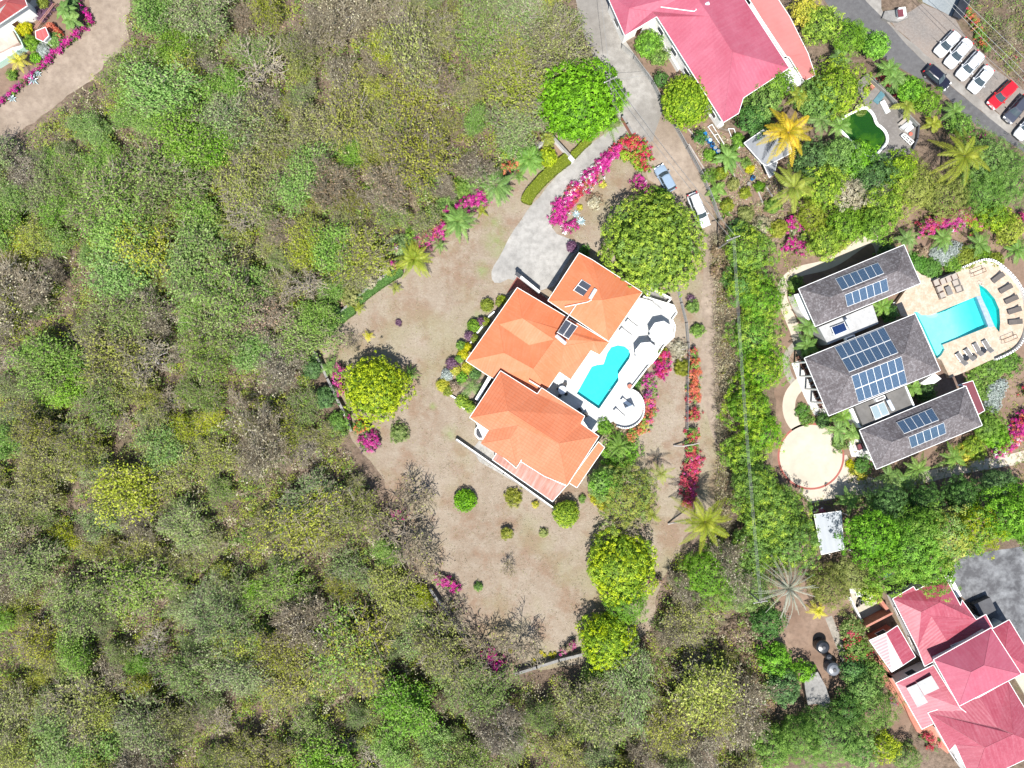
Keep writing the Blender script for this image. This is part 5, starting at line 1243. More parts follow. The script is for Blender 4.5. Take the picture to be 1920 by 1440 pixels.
def limbs(rng, Rr, Ht, zb=.25, k1=6, k2=4, k3=4, k4=3, r0=.16, flat_=.7, wig=.14, up=.5):
    """branching skeleton -> (trunk segs), (twig segs), tips"""
    T0 = np.array([0, 0, 0.]); T1 = np.array([rng.normal() * .1, rng.normal() * .1, Ht * zb]); S0 = [(T0, T1, r0, r0 * .8)]; tw = []; tips = []
    def br(p, d, ln, r_, lev):
        q = p + d * ln * .5 + rng.normal(size=3) * wig * ln * .5; e_ = p + d * ln + rng.normal(size=3) * wig * ln * .6
        lst = S0 if lev < 2 else tw
        lst.append((p, q, r_, r_ * .8)); lst.append((q, e_, r_ * .8, r_ * .55))
        if lev >= (3 if k4 else 2): tips.append(e_); return
        for j in range((k2, k3, k4)[lev]):
            s_ = q if j % 3 == 0 else e_
            dd = d + rng.normal(size=3) * [.75, .75, .4] + [0, 0, .12 * up]; dd /= np.linalg.norm(dd)
            br(s_, dd, ln * (.62 + rng.random() * .22), r_ * .5, lev + 1)
    for i in range(k1):
        t = TAU * (i + rng.random() * .6) / k1; d = np.array([math.cos(t) * flat_, math.sin(t) * flat_, up + rng.random() * .5]); d /= np.linalg.norm(d)
        br(T1, d, Rr * (.34 + .30 * rng.random()), r0 * .55, 0)
    tips = np.array(tips)
    return S0, tw, tips
def segarr(S_): 
    a = np.array([s[0] for s in S_]); b = np.array([s[1] for s in S_]); return segs(a, b, np.array([s[2] for s in S_]), np.array([s[3] for s in S_]))
LM = {
 'olive': leafmat('olive_leaves', [(.11, .135, .020), (.215, .255, .040), (.31, .345, .065), (.42, .425, .12)], .38, gain=1.12, var=.10),
 'green': leafmat('grey_green_leaves', [(.075, .14, .028), (.155, .25, .052), (.235, .335, .085), (.33, .41, .15)], .35, gain=1.12, var=.10),
 'yellow': leafmat('yellow_green_leaves', [(.14, .18, .012), (.27, .33, .022), (.38, .43, .04), (.50, .50, .09)], .40, gain=1.1, var=.08),
 'lush': leafmat('fresh_green_leaves', [(.065, .145, .018), (.14, .28, .032), (.22, .37, .06), (.32, .45, .12)], .40, gain=1.1, var=.08),
 'grey': leafmat('dry_grey_leaves', [(.23, .205, .12), (.34, .31, .195), (.44, .41, .275), (.54, .50, .38)], .2, gain=1.05, var=.08),
 'brown': leafmat('dry_brown_leaves', [(.13, .085, .045), (.26, .18, .11), (.38, .28, .18), (.46, .36, .25)], .2, var=.08),
 'mango': leafmat('bright_green_leaves', [(.035, .085, .008), (.095, .23, .012), (.155, .34, .02), (.24, .44, .04)], .40, gain=1.4, var=.03),
 'mangoy': leafmat('lime_yellow_leaves', [(.07, .11, .006), (.20, .27, .010), (.33, .40, .015), (.47, .51, .03)], .40, gain=1.35, var=.03),
 'bigtree': leafmat('yellow_green_crown_leaves', [(.050, .09, .010), (.12, .20, .016), (.21, .30, .024), (.33, .39, .04)], .40, gain=1.65, var=.03),
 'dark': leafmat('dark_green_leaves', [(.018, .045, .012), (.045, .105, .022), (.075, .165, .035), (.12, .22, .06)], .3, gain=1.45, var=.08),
 'mid': leafmat('mid_green_leaves', [(.040, .085, .012), (.09, .18, .022), (.145, .26, .035), (.21, .33, .06)], .38, gain=1.5, var=.07),
 'hedge': leafmat('hedge_leaves', [(.035, .085, .012), (.065, .155, .025), (.09, .20, .035), (.13, .25, .05)], .3, gain=1.45, var=.04),
 'hedgey': leafmat('olive_hedge_leaves', [(.10, .13, .010), (.155, .195, .016), (.20, .245, .022), (.27, .31, .04)], .3, gain=1.2, var=.03),
 'palm': leafmat('palm_leaves', [(.035, .075, .014), (.075, .15, .028), (.12, .22, .04), (.20, .29, .07)], .3, gain=1.45, var=.05),
 'palmy': leafmat('golden_palm_leaves', [(.14, .17, .02), (.34, .30, .025), (.52, .38, .03), (.66, .47, .06)], .35, gain=1.1, var=.03),
 'palml': leafmat('lime_palm_leaves', [(.09, .13, .015), (.19, .25, .025), (.30, .35, .04), (.42, .42, .07)], .35, gain=1.0, var=.04),
 'palmg': leafmat('silver_palm_leaves', [(.10, .115, .07), (.20, .215, .145), (.31, .32, .24), (.42, .42, .34)], .2, var=.02),
 'lime': leafmat('yellow_shrub_leaves', [(.24, .27, .01), (.42, .43, .015), (.58, .53, .03), (.70, .62, .08)], .35, var=.05),
 'silver': leafmat('silver_shrub_leaves', [(.16, .20, .17), (.27, .31, .28), (.36, .40, .37), (.46, .50, .48)], .2, gain=1.1, var=.04),
 'purple': leafmat('purple_leaves', [(.07, .03, .06), (.13, .06, .11), (.19, .10, .16), (.26, .15, .20)], .2, var=.06),
 'agave': leafmat('agave_leaves', [(.26, .36, .36), (.38, .50, .52), (.52, .62, .64), (.64, .72, .72)], .1, var=.03),
 'magenta': leafmat('magenta_bracts', [(.20, .004, .08), (.42, .010, .19), (.62, .03, .32), (.80, .22, .50)], .35, var=.03),
 'red': leafmat('red_bracts', [(.22, .008, .03), (.40, .018, .055), (.58, .05, .10), (.74, .2, .25)], .35, var=.03),
 'coral': leafmat('orange_bracts', [(.34, .05, .02), (.52, .10, .045), (.68, .20, .10), (.78, .36, .22)], .35, var=.03),
 'whitef': leafmat('white_bracts', [(.6, .5, .55), (.75, .7, .72), (.8, .78, .78), (.85, .83, .83)], .3, var=.02),
}
def trunkmesh(rng, Rr, Ht, r0=None, k1=5, bk=bark):
    S0, tw, tips = limbs(rng, Rr, Ht, .3, k1, 3, 2, 0, r0 or max(.08, Rr * .045))
    V, F = segarr(S0 + tw); return qmesh('trunk', [(V, F, .5, 0)], [bk])
def put(name, label, cat, loc, parts, rot=0.0, scale=1.0, group=None):
    """thing with child meshes"""
    t = thing(name, label, cat, loc, rot, group); t.scale = (scale,) * 3
    for pn, me in parts:
        o = bpy.data.objects.new(pn, me); COL.objects.link(o); o.parent = t
    return t
def seedof(*a): return abs(hash(tuple(round(float(x), 2) for x in a))) % 100000
TREE_SPOTS = []
def gtree(x, y, r_, h_, lm, label, name='tree', cat='tree', style='dome', group=None, cl=None, ls=None, lump=.16, zc=None, mixm=None, mixf=.0, per=None, ragged=.12):
    """garden tree: x,y photo centre of its crown, r_ px radius, h_ metres"""
    rng = np.random.default_rng(int(x * 13 + y * 7)); Rr = r_ / S * (H - h_ * .7) / H; Hr = min(h_ * .62, Rr * .85); zc_ = h_ - Hr; loc = W(x, y, h_ * .6); loc.z = 0
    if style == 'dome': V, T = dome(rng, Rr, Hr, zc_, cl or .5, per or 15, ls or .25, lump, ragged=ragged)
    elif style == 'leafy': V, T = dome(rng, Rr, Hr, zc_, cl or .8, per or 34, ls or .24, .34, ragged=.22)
    elif style == 'fine': V, T = dome(rng, Rr, Hr, zc_, cl or .7, per or 46, ls or .17, .26, ragged=.3, asp=.4)
    n = len(T); mi = 0; parts = []
    Q = V.reshape(-1, 4, 3)
    if mixm:
        cen = Q.mean(1); nv = np.array([noise.noise(Vector(c * .55) + Vector((x, y, 0))) for c in cen[::6]]); nv = np.repeat(nv, 6)[:n]
        if len(nv) < n: nv = np.concatenate([nv, np.zeros(n - len(nv))])
        sel = nv > (.5 - mixf)
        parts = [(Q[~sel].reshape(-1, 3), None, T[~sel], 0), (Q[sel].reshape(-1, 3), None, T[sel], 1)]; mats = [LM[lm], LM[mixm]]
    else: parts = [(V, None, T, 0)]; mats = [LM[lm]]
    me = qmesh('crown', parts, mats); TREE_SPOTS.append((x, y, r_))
    return put(name, label, cat, loc, [('crown', me), ('trunk', trunkmesh(rng, Rr * .8, h_ * .8))], group=group)

# --- woodland tree prototypes
def wood_proto(kind, seed, Rr, Ht):
    rng = np.random.default_rng(seed)
    if kind in ('bare', 'thin'):
        tk = .85 if kind == 'thin' else 1.0
        S0, tw, tips = limbs(rng, Rr, Ht, .3, 6, 4, 4, 3, .13, .8, .16, .6); V, F = segarr([(a, b, r0 * 1.35 * tk * tk, r1 * 1.35 * tk * tk) for a, b, r0, r1 in S0])
        Vt, Ft = segarr([(a, b, max(r0, .028), max(r1, .018)) for a, b, r0, r1 in tw]); tm = rng.random(len(Ft)) * .5 + (.5 if kind == 'bare' else .1)
        k = len(tips) // 3; pos = tips[rng.permutation(len(tips))[:k]] + rng.normal(size=(k, 3)) * .12
        return [('trunk', qmesh('trunk', [(V, F, .9, 0)], [barkp if kind == 'bare' else bark])), ('crown', qmesh('crown', [(Vt, Ft, tm, 0), (leaves(pos, rng.normal(size=pos.shape) + [0, 0, 1.], .2, rng), None, rng.random(k), 1)], [twigm, LM['olive']]))]
    cfg = {'olive': (9, 5, .165, .32), 'green': (12, 4, .155, .30), 'yellow': (12, 3, .19, .38), 'lush': (19, 3, .20, .44), 'grey': (3, 9, .15, .35), 'brown': (4, 7, .15, .35)}[kind]
    S0, tw, tips = limbs(rng, Rr, Ht, .28, 7, 4, 4, 3, .11, .85, .2, .45)
    per = cfg[0]; V0, F0 = segarr(S0)
    Vt, Ft = segarr([(a, b, max(r0 * .8, .022), max(r1 * .8, .014)) for a, b, r0, r1 in tw])
    # extra fine twigs radiating from the tips
    k = cfg[1]; a = np.repeat(tips, k, 0); dirn = nz(a * [1, 1, .6] + rng.normal(size=a.shape) * .8 * Rr + [0, 0, .5]); b = a + dirn * (.35 + .45 * rng.random((len(a), 1)))
    Vx, Fx = segs(a, b, .015, .009)
    n = len(tips) * per; ct = np.repeat(rng.random(len(tips)), per)
    off = rng.normal(size=(n, 3)) * cfg[3]; pos = np.repeat(tips, per, 0) + off
    T = .5 + (ct - .5) * .7 + (rng.random(n) - .5) * .5
    Vl = leaves(pos, rng.normal(size=pos.shape) * .55 + [0, -.15, 1], cfg[2] * (.7 + .7 * rng.random(n)), rng, .6)
    # an under layer so that crowns close
    m_ = len(tips) * 2; p2 = np.repeat(tips, 2, 0) * [.8, .8, .72] + rng.normal(size=(m_, 3)) * .35
    Vl2 = leaves(p2, rng.normal(size=p2.shape) * .6 + [0, 0, 1], cfg[2] * 1.5, rng, .8) if kind not in ('grey', 'brown') else np.zeros((0, 3))
    lmn = LM[kind]
    if kind in ('olive', 'green', 'grey', 'yellow'):   # dead pale branches that poke out of the crown
        da, db, dr = [], [], []
        for _ in range(7):
            an = rng.random() * TAU; p0 = np.array([0, 0, Ht * .27]); d0 = np.array([math.cos(an), math.sin(an), 1.0 + rng.random() * .6]); q = p0; rr0 = .05
            for st in range(7):
                n_ = q + d0 / np.linalg.norm(d0) * Rr * .19; da.append(q); db.append(n_); dr.append(rr0); 
                if st in (2, 3):
                    sd_ = d0 + rng.normal(size=3) * .8; da.append(n_); db.append(n_ + sd_ / np.linalg.norm(sd_) * Rr * .3); dr.append(rr0 * .6)
                d0 = d0 + rng.normal(size=3) * [.42, .42, .2] - [0, 0, .06]; q = n_; rr0 *= .82
        Vd, Fd = segs(da, db, np.array(dr), np.array(dr) * .8)
    else: Vd, Fd = np.zeros((0, 3)), np.zeros((0, 4), int)
    return [('trunk', qmesh('trunk', [(V0, F0, .5, 0), (Vd, Fd, .5, 1)], [bark if kind not in ('grey',) else barkp, barkp])),
            ('crown', qmesh('crown', [(Vl, None, T, 0), (Vl2, None, rng.random(len(Vl2) // 4) * .3, 0), (Vt, Ft, rng.random(len(Ft)), 1), (Vx, Fx, rng.random(len(Fx)), 1)], [lmn, twigm]))]
WOODL = [(-70, 292), (30, 268), (90, 222), (150, 176), (205, 136), (238, 92), (250, -70), (1062, -70), (1078, 45), (1090, 90), (1040, 130), (1010, 190), (1015, 240), (985, 285), (950, 305), (900, 345), (860, 375), (800, 435), (742, 492), (690, 535), (615, 595), (565, 640), (575, 700), (600, 760), (640, 840), (690, 920), (715, 1000), (760, 1070), (800, 1120), (845, 1190), (895, 1262), (940, 1290), (1095, 1262), (1180, 1262), (1215, 1190), (1250, 1110), (1270, 1050), (1330, 1028), (1420, 1050), (1415, 1140), (1430, 1240), (1455, 1330), (1440, 1510), (-70, 1510)]
BRUSH = [(1340, 440), (1375, 450), (1382, 560), (1385, 700), (1378, 800), (1378, 920), (1365, 1000), (1345, 960), (1352, 860), (1348, 700), (1346, 560)]
TOPR = [(1800, -40), (1990, -40), (1990, 190), (1925, 165), (1885, 120), (1850, 85), (1812, 45)]
rs = random.Random(7)
PAL = {'bare': 'leafless pale tree', 'olive': 'olive scrub tree', 'green': 'greyish green tree', 'yellow': 'yellowish scrub tree', 'lush': 'fresh leafy tree', 'grey': 'grey twiggy tree', 'brown': 'dry brown tree'}
protos = {}
for kd, nv in (('olive', 4), ('green', 4), ('yellow', 3), ('lush', 3), ('grey', 4), ('bare', 3), ('thin', 3), ('brown', 2)):
    protos[kd] = [wood_proto(kd, 11 * i + len(kd) * 101, 2.5, 5.0) for i in range(nv)]
def kinds_at(x, y):
    n_ = noise.noise(Vector((x * .006, y * .006, 3.3)))
    if x > 1180: w_ = dict(olive=3.5, green=4, grey=4, bare=1.6, yellow=.6, brown=.4)
    elif y < 340 and x < 430: w_ = dict(lush=6, green=2.5, yellow=.8, grey=.6)
    elif y < 480 and x < 1040 and x > 380: w_ = dict(olive=6, grey=2.4, yellow=2.6, green=3.2, lush=.5, brown=.5, bare=.4)
    elif x < 380 and y < 560: w_ = dict(lush=2.2, green=3, olive=2, grey=2, yellow=.4)
    elif y > 900: w_ = dict(olive=5, green=5, grey=1.2, yellow=1.7, lush=1.0, bare=1.0, brown=.15)
    else: w_ = dict(olive=4.5, green=5, grey=1.1, yellow=1.2, lush=1.0, bare=1.0, brown=.15)
    if 520 < x < 740 and 560 < y < 1250: w_['green'] = w_.get('green', 0) + 3; w_['lush'] = w_.get('lush', 0) + 1.5
    w_['green'] = w_.get('green', 0) * (1 + n_ * 1.5 if n_ > 0 else 1 + n_); w_['grey'] = w_.get('grey', 0) * max(.2, 1 - n_ * 1.4)
    ks = list(w_); return rs.choices(ks, [max(.01, w_[k]) for k in ks])[0]
accepted = [(1390, 1190, 34, 'x'), (1405, 1250, 36, 'x'), (1425, 1315, 38, 'x')]
def scatter(poly, rmin, rmax, n, f=.62, tries=20000):
    xs = [p[0] for p in poly]; ys = [p[1] for p in poly]; got = []
    for _ in range(tries):
        if len(got) >= n: break
        x = rs.uniform(min(xs), max(xs)); y = rs.uniform(min(ys), max(ys))
        if not inside(x, y, poly): continue
        r_ = rmin + (rmax - rmin) * rs.random() ** 1.6
        if any(inside(x + r_ * .66 * math.cos(a_ * .785), y + r_ * .66 * math.sin(a_ * .785), YARD) for a_ in range(8)): continue
        if not inside(x - r_ * .45, y, poly) or not inside(x + r_ * .45, y, poly) or not inside(x, y + r_ * .45, poly): continue
        if any((x - a) ** 2 + (y - b) ** 2 < (f * (r_ + c)) ** 2 for a, b, c, _k in accepted): continue
        k = kinds_at(x, y); accepted.append((x, y, r_, k)); got.append((x, y, r_, k))
    return got
wt = scatter(WOODL, 20, 50, 440, .46, 90000)
def region(x, y):
    v = 'top' if y < 330 else 'upper' if y < 620 else 'middle' if y < 950 else 'lower' if y < 1240 else 'bottom'
    h_ = 'far left' if x < 260 else 'left' if x < 560 else 'centre' if x < 1000 else 'right'
    return v, h_
def szw(r_): return 'small' if r_ < 27 else 'middling' if r_ < 37 else 'large'
for i_, (x, y, r_, k) in enumerate(wt):
    pr = rs.choice(protos[k]); ht = 4.2 + r_ * .055; v, h_ = region(x, y)
    loc = W(x, y, ht * .6); loc.z = 0; sc = (r_ / S) / 2.5 * 1.16
    nb = sorted(((x - a) ** 2 + (y - b) ** 2, a, b, c, q) for a, b, c, q in wt if q != k)[0]
    dx, dy = x - nb[1], y - nb[2]; rel = ('right of' if dx > 0 else 'left of') if abs(dx) > abs(dy) else ('below' if dy > 0 else 'above')
    lab = f'{szw(r_)} {PAL[k]} {rel} a {szw(nb[3])} {PAL[nb[4]]}, {v} {h_} woods'
    t = put({'lush': 'leafy_tree', 'grey': 'twiggy_tree', 'brown': 'dry_tree', 'bare': 'bare_tree'}.get(k, 'scrub_tree'), lab, 'tree', loc, pr, rs.uniform(0, TAU), sc, group=f'{PAL[k]}s of the {v} {h_} woods')
    t.scale = (sc * rs.uniform(.82, 1.3), sc * rs.uniform(.75, 1.1), sc * rs.uniform(.75, 1.0))
# undergrowth: low bushes too many to count, one object
def undergrowth(name, polys, n, mats_w, seed, hmax=2.2, lsz=.2, avoid=None):
    rng = np.random.default_rng(seed); pr = random.Random(seed); cs = []
    for poly, m_ in zip(polys, n):
        xs = [p[0] for p in poly]; ys = [p[1] for p in poly]; k = 0
        while k < m_:
            x = pr.uniform(min(xs), max(xs)); y = pr.uniform(min(ys), max(ys))
            if inside(x, y, poly) and noise.noise(Vector((x * .02, y * .02, 8.1))) > -.5: cs.append((x, y)); k += 1
    c = np.array([tuple(W(x, y, 1.0)) for x, y in cs]); m_ = len(c); hh = .5 + rng.random(m_) ** 1.5 * (hmax - .5); rad = .5 + rng.random(m_) * .8
    parts = []; names = list(mats_w); pick = rng.choice(len(names), m_, p=np.array(list(mats_w.values())) / sum(mats_w.values()))
    per = 30
    for mi, nm in enumerate(names):
        s_ = pick == mi; cc = c[s_]; q = int(s_.sum()); 
        if q == 0: continue
        d = nz(rng.normal(size=(q * per, 3))); d[:, 2] = np.abs(d[:, 2])
        pos = np.repeat(cc, per, 0) * [1, 1, 0] + d * np.stack([np.repeat(rad[s_], per)] * 2 + [np.repeat(hh[s_], per)], 1) * (.6 + .4 * rng.random((q * per, 1)))
        if nm == 'twigs':
            b = pos + d * (.3 + .5 * rng.random((len(pos), 1))) + rng.normal(size=pos.shape) * .15; V, F = segs(pos * [1, 1, .7], b, .016, .010); parts.append((V, F, rng.random(len(F)), mi))
        else:
            T = np.repeat(rng.random(q), per) * .5 + rng.random(q * per) * .4
            parts.append((leaves(pos, d + rng.normal(size=d.shape) * .5 + [0, 0, .5], lsz * (.7 + .6 * rng.random(len(pos))), rng, .6), None, T, mi))
    me = qmesh(name, parts, [twigm if nm == 'twigs' else LM[nm] for nm in names]); o = bpy.data.objects.new(name, me); COL.objects.link(o); tag(o, kind='stuff'); return o
u = undergrowth('undergrowth', [WOODL], [15500], dict(olive=6, green=5, grey=2, twigs=3, yellow=1.8, lush=1.4, brown=.3), 5, 4.6, .23)
tag(u, 'low tangled scrub filling the gaps between the woodland trees', 'undergrowth')
u = undergrowth('dry_brush', [BRUSH, [(1345, 445), (1375, 450), (1375, 500), (1345, 520)]], [1000, 60], dict(grey=4, brown=2.2, twigs=3.5, olive=1), 6, 1.9, .17)
tag(u, 'strip of dry brown brush right of the dirt track', 'brush')
u = undergrowth('roadside_scrub', [TOPR], [260], dict(mid=2, olive=2, dark=1.2, twigs=2, grey=1, red=.08), 8, 2.4, .22)
tag(u, 'mixed scrub in the top right corner beside the parked cars', 'scrub')
# ---------------------------------------------------------------- individual garden trees
T_ = gtree
T_(1088, 182, 77, 7.5, 'mango', 'big round bright green mango tree beside the concrete road', style='dome', cl=.75, per=20, ls=.32, lump=.12)
T_(1227, 456, 91, 8.5, 'bigtree', 'huge round yellow green tree above the orange roofs', style='dome', cl=.62, per=24, ls=.26, lump=.13, ragged=.14, mixm='mid', mixf=.2)
T_(701, 728, 60, 6.5, 'mangoy', 'round lime yellow tree standing alone at the left of the dry lawn', cl=.55, per=16, ls=.25, lump=.16, ragged=.2, mixm='bigtree', mixf=.3)
T_(1290, 187, 46, 5.5, 'bigtree', 'round olive green tree at the left corner of the rose red roof', cl=.45, per=14, ls=.22, lump=.05)
T_(1166, 1066, 66, 6.0, 'mangoy', 'wide lime yellow tree at the lower right of the dry lawn', cl=.6, per=17, ls=.27, lump=.2, mixm='bigtree', mixf=.55)
T_(1138, 1203, 52, 6.0, 'mangoy', 'lime green tree at the bottom right corner of the dry lawn', cl=.6, per=17, ls=.27, lump=.18, mixm='bigtree', mixf=.6)
T_(1178, 1132, 36, 5.0, 'mid', 'dark green loose tree squeezed between the two lime yellow trees', style='fine')
T_(872, 939, 20.5, 1.9, 'mango', 'small round clipped bright green bush on the dry lawn', 'shrub', 'shrub', cl=.3, per=12, ls=.18, lump=.03)
T_(1062, 964, 24, 3.0, 'bigtree', 'small rounded dark lime tree at the end of the retaining wall', cl=.35, per=14, ls=.2, lump=.08)
T_(1178, 930, 58, 5.5, 'olive', 'feathery grey green tree right of the tiled orange roof', style='fine', mixm='green', mixf=.5)
T_(1135, 906, 31, 4.5, 'mango', 'fresh green bushy tree touching the tiled orange roof', cl=.4, per=14, ls=.22, mixm='mid', mixf=.6)
T_(1027, 295, 17, 2.6, 'mangoy', 'small lime green bush beside the gate wall', 'shrub', 'shrub', cl=.35, per=12, ls=.22)
T_(1165, 850, 34, 1.8, 'mango', 'pale green low bush around the grey cycad', 'shrub', 'shrub', style='leafy')
# hedge trees beyond the dry brush
gl = 'dense green hedge trees right of the brush strip'
for x, y, r_, h_, m_, lab in ((1408, 470, 44, 5, 'mid', 'dark green hedge tree around the pole with cross arm'), (1395, 530, 36, 4.5, 'hedge', 'dense dark hedge tree below the pole'), (1432, 560, 44, 5, 'mango', 'bright green hedge tree left of the curved villa path'), (1418, 625, 46, 5, 'mango', 'bright green feathery tree left of the white flat roof'),
    (1432, 690, 42, 5, 'mango', 'bright green feathery tree left of the middle grey roof'), (1405, 760, 44, 5.2, 'mid', 'green feathery tree left of the red ringed drive'), (1432, 810, 36, 5, 'mango', 'green feathery tree touching the red ringed drive'), (1395, 850, 38, 5, 'mid', 'green tree left of the round cream drive'),
    (1412, 905, 42, 5.6, 'mid', 'green tree below left of the round cream drive'), (1452, 962, 62, 6.5, 'mid', 'large dark green tree left of the carport'), (1420, 1030, 52, 6, 'mid', 'large green tree above the grey spiky palm'), (1490, 1015, 52, 6.5, 'mid', 'dark green tree hanging over the pale carport roof')):
    T_(x, y, r_, h_ * (.8 + .45 * ((x * 7 + y) % 10) / 10), m_, lab, style='fine' if m_ == 'mango' else 'leafy', cl=.7, per=40, ls=.2, lump=.34, ragged=.3, group=gl, mixm='bigtree', mixf=.45)
gl = 'bright green trees between villa drive and lower red house'
for x, y, r_, h_, m_, lab in ((1632, 1002, 50, 9.5, 'mango', 'bright green tree just right of the pale carport'), (1700, 1020, 52, 9.5, 'mango', 'bright green tree below the long villa drive'), (1718, 985, 40, 9.5, 'lush', 'fresh green tree pushing up towards the long villa drive'), (1770, 1000, 50, 9.5, 'lush', 'yellow flowering tree left of the stained courtyard', ),
    (1820, 985, 44, 9.5, 'lush', 'pale flowering tree above the stained courtyard'), (1880, 965, 48, 9.5, 'mango', 'bright green tree at the right edge above the courtyard'), (1930, 985, 45, 8, 'mid', 'green tree cut by the right edge above the courtyard'), (1660, 1060, 40, 8, 'mid', 'green tree left of the blue tarpaulin'), (1745, 1060, 46, 8, 'mid', 'green tree overhanging the corner of the lower red house'), (1900, 930, 30, 5.5, 'mango', 'small bright green tree top right of the tree belt')):
    T_(x, y, r_, h_, m_, lab, style='leafy', cl=.8, per=34, ls=.24, group=gl, mixm='yellow' if 'flowering' in lab else None, mixf=.55)
gl = 'garden trees round the algae pool'
for x, y, r_, h_, m_, lab, st in ((1432, 190, 36, 5, 'mid', 'dark green tree at the lower corner of the rose red roof', 'leafy'), (1412, 222, 30, 4.6, 'dark', 'dark leafy tree above the zinc shed', 'leafy'), (1455, 158, 28, 5, 'mid', 'dark green tree touching the white annex of the rose red house', 'leafy'), (1572, 165, 48, 6, 'bigtree', 'large olive green tree left of the timber deck', 'leafy'), (1530, 190, 36, 5.5, 'mid', 'olive green tree between yellow palm and timber deck', 'leafy'),
    (1538, 45, 34, 5.5, 'bigtree', 'olive tree between the salmon roof and the asphalt road', 'leafy'), (1510, 20, 26, 4.5, 'lime', 'lime green shrub along the top of the salmon roof', 'leafy'), (1590, 70, 32, 5, 'mid', 'shaggy green tree at the bend of the asphalt road', 'fine'), (1640, 88, 24, 4.5, 'mango', 'fresh green small tree reaching over the asphalt road', 'dome'), (1708, 168, 24, 3.5, 'mango', 'round bright green shrub tree beside the timber deck', 'dome'),
    (1740, 190, 24, 3.5, 'mid', 'olive shrub tree between deck and asphalt road', 'leafy'), (1800, 235, 22, 3.5, 'mid', 'green shrub tree at the lower left of the asphalt road', 'leafy'), (1520, 300, 34, 5, 'dark', 'dark glossy tree below the zinc shed', 'leafy'), (1575, 290, 34, 5, 'mid', 'dark green tree at the lower left of the algae pool', 'leafy'), (1610, 300, 30, 4.5, 'mango', 'bright green tree below the algae pool', 'leafy'),
    (1545, 350, 42, 5.5, 'bigtree', 'olive green tree in the middle of the upper right garden', 'leafy'), (1592, 365, 34, 4.5, 'grey', 'silvery bare branched tree below the algae pool', 'fine'), (1640, 330, 38, 5, 'dark', 'dark green tree right of the silvery branched tree', 'leafy'), (1690, 320, 34, 5, 'bigtree', 'olive tree below the timber deck', 'leafy'), (1660, 385, 40, 5, 'bigtree', 'yellow green tree above the curved stone path', 'leafy'),
    (1720, 350, 42, 5.5, 'olive', 'dusty olive tree right of the garden centre', 'fine'), (1775, 370, 42, 5.5, 'olive', 'dusty olive tree above the magenta flower bank', 'fine'), (1850, 300, 50, 6.5, 'mid', 'large dark green tree right of the lime palm', 'fine'), (1900, 330, 50, 6.5, 'mid', 'large dark green tree at the right edge below the road', 'fine'), (1850, 355, 44, 6, 'mid', 'dark feathery tree above the right flower bank', 'fine'),
    (1548, 452, 32, 4.5, 'bigtree', 'bright lime green tree beside the banana plants', 'leafy'), (1588, 420, 36, 5, 'mid', 'dark tree overhanging the curved stone path', 'leafy'), (1520, 405, 28, 4.5, 'olive', 'olive bush left of the curved stone path', 'fine'), (1640, 425, 30, 5, 'mid', 'green tree just above the topmost grey roof', 'leafy'), (1868, 405, 28, 3.5, 'bigtree', 'lime green shrub in the right flower bank', 'leafy'),
    (1895, 430, 26, 3, 'yellow', 'yellow green shrub below the right flower bank', 'leafy'), (1312, 258, 12, 2.5, 'dark', 'dark shrub beside the top of the barrel row', 'leafy'), (1218, 82, 24, 3, 'mango', 'bright green hedge bush in front of the rose red veranda', 'dome'), (1235, 105, 18, 2.6, 'mid', 'lower green hedge bush by the rose red veranda', 'leafy'), (1240, 150, 14, 2.5, 'dark', 'dark green shrub between road fence and rose red house', 'leafy'), (1330, 330, 14, 2.2, 'mid', 'dark round shrub on the bare terraces', 'fine')):
    T_(x, y, r_, h_, m_, lab, style=st, cl=.8 if st == 'leafy' else None, group=gl)
gl = 'trees round the lower red house'
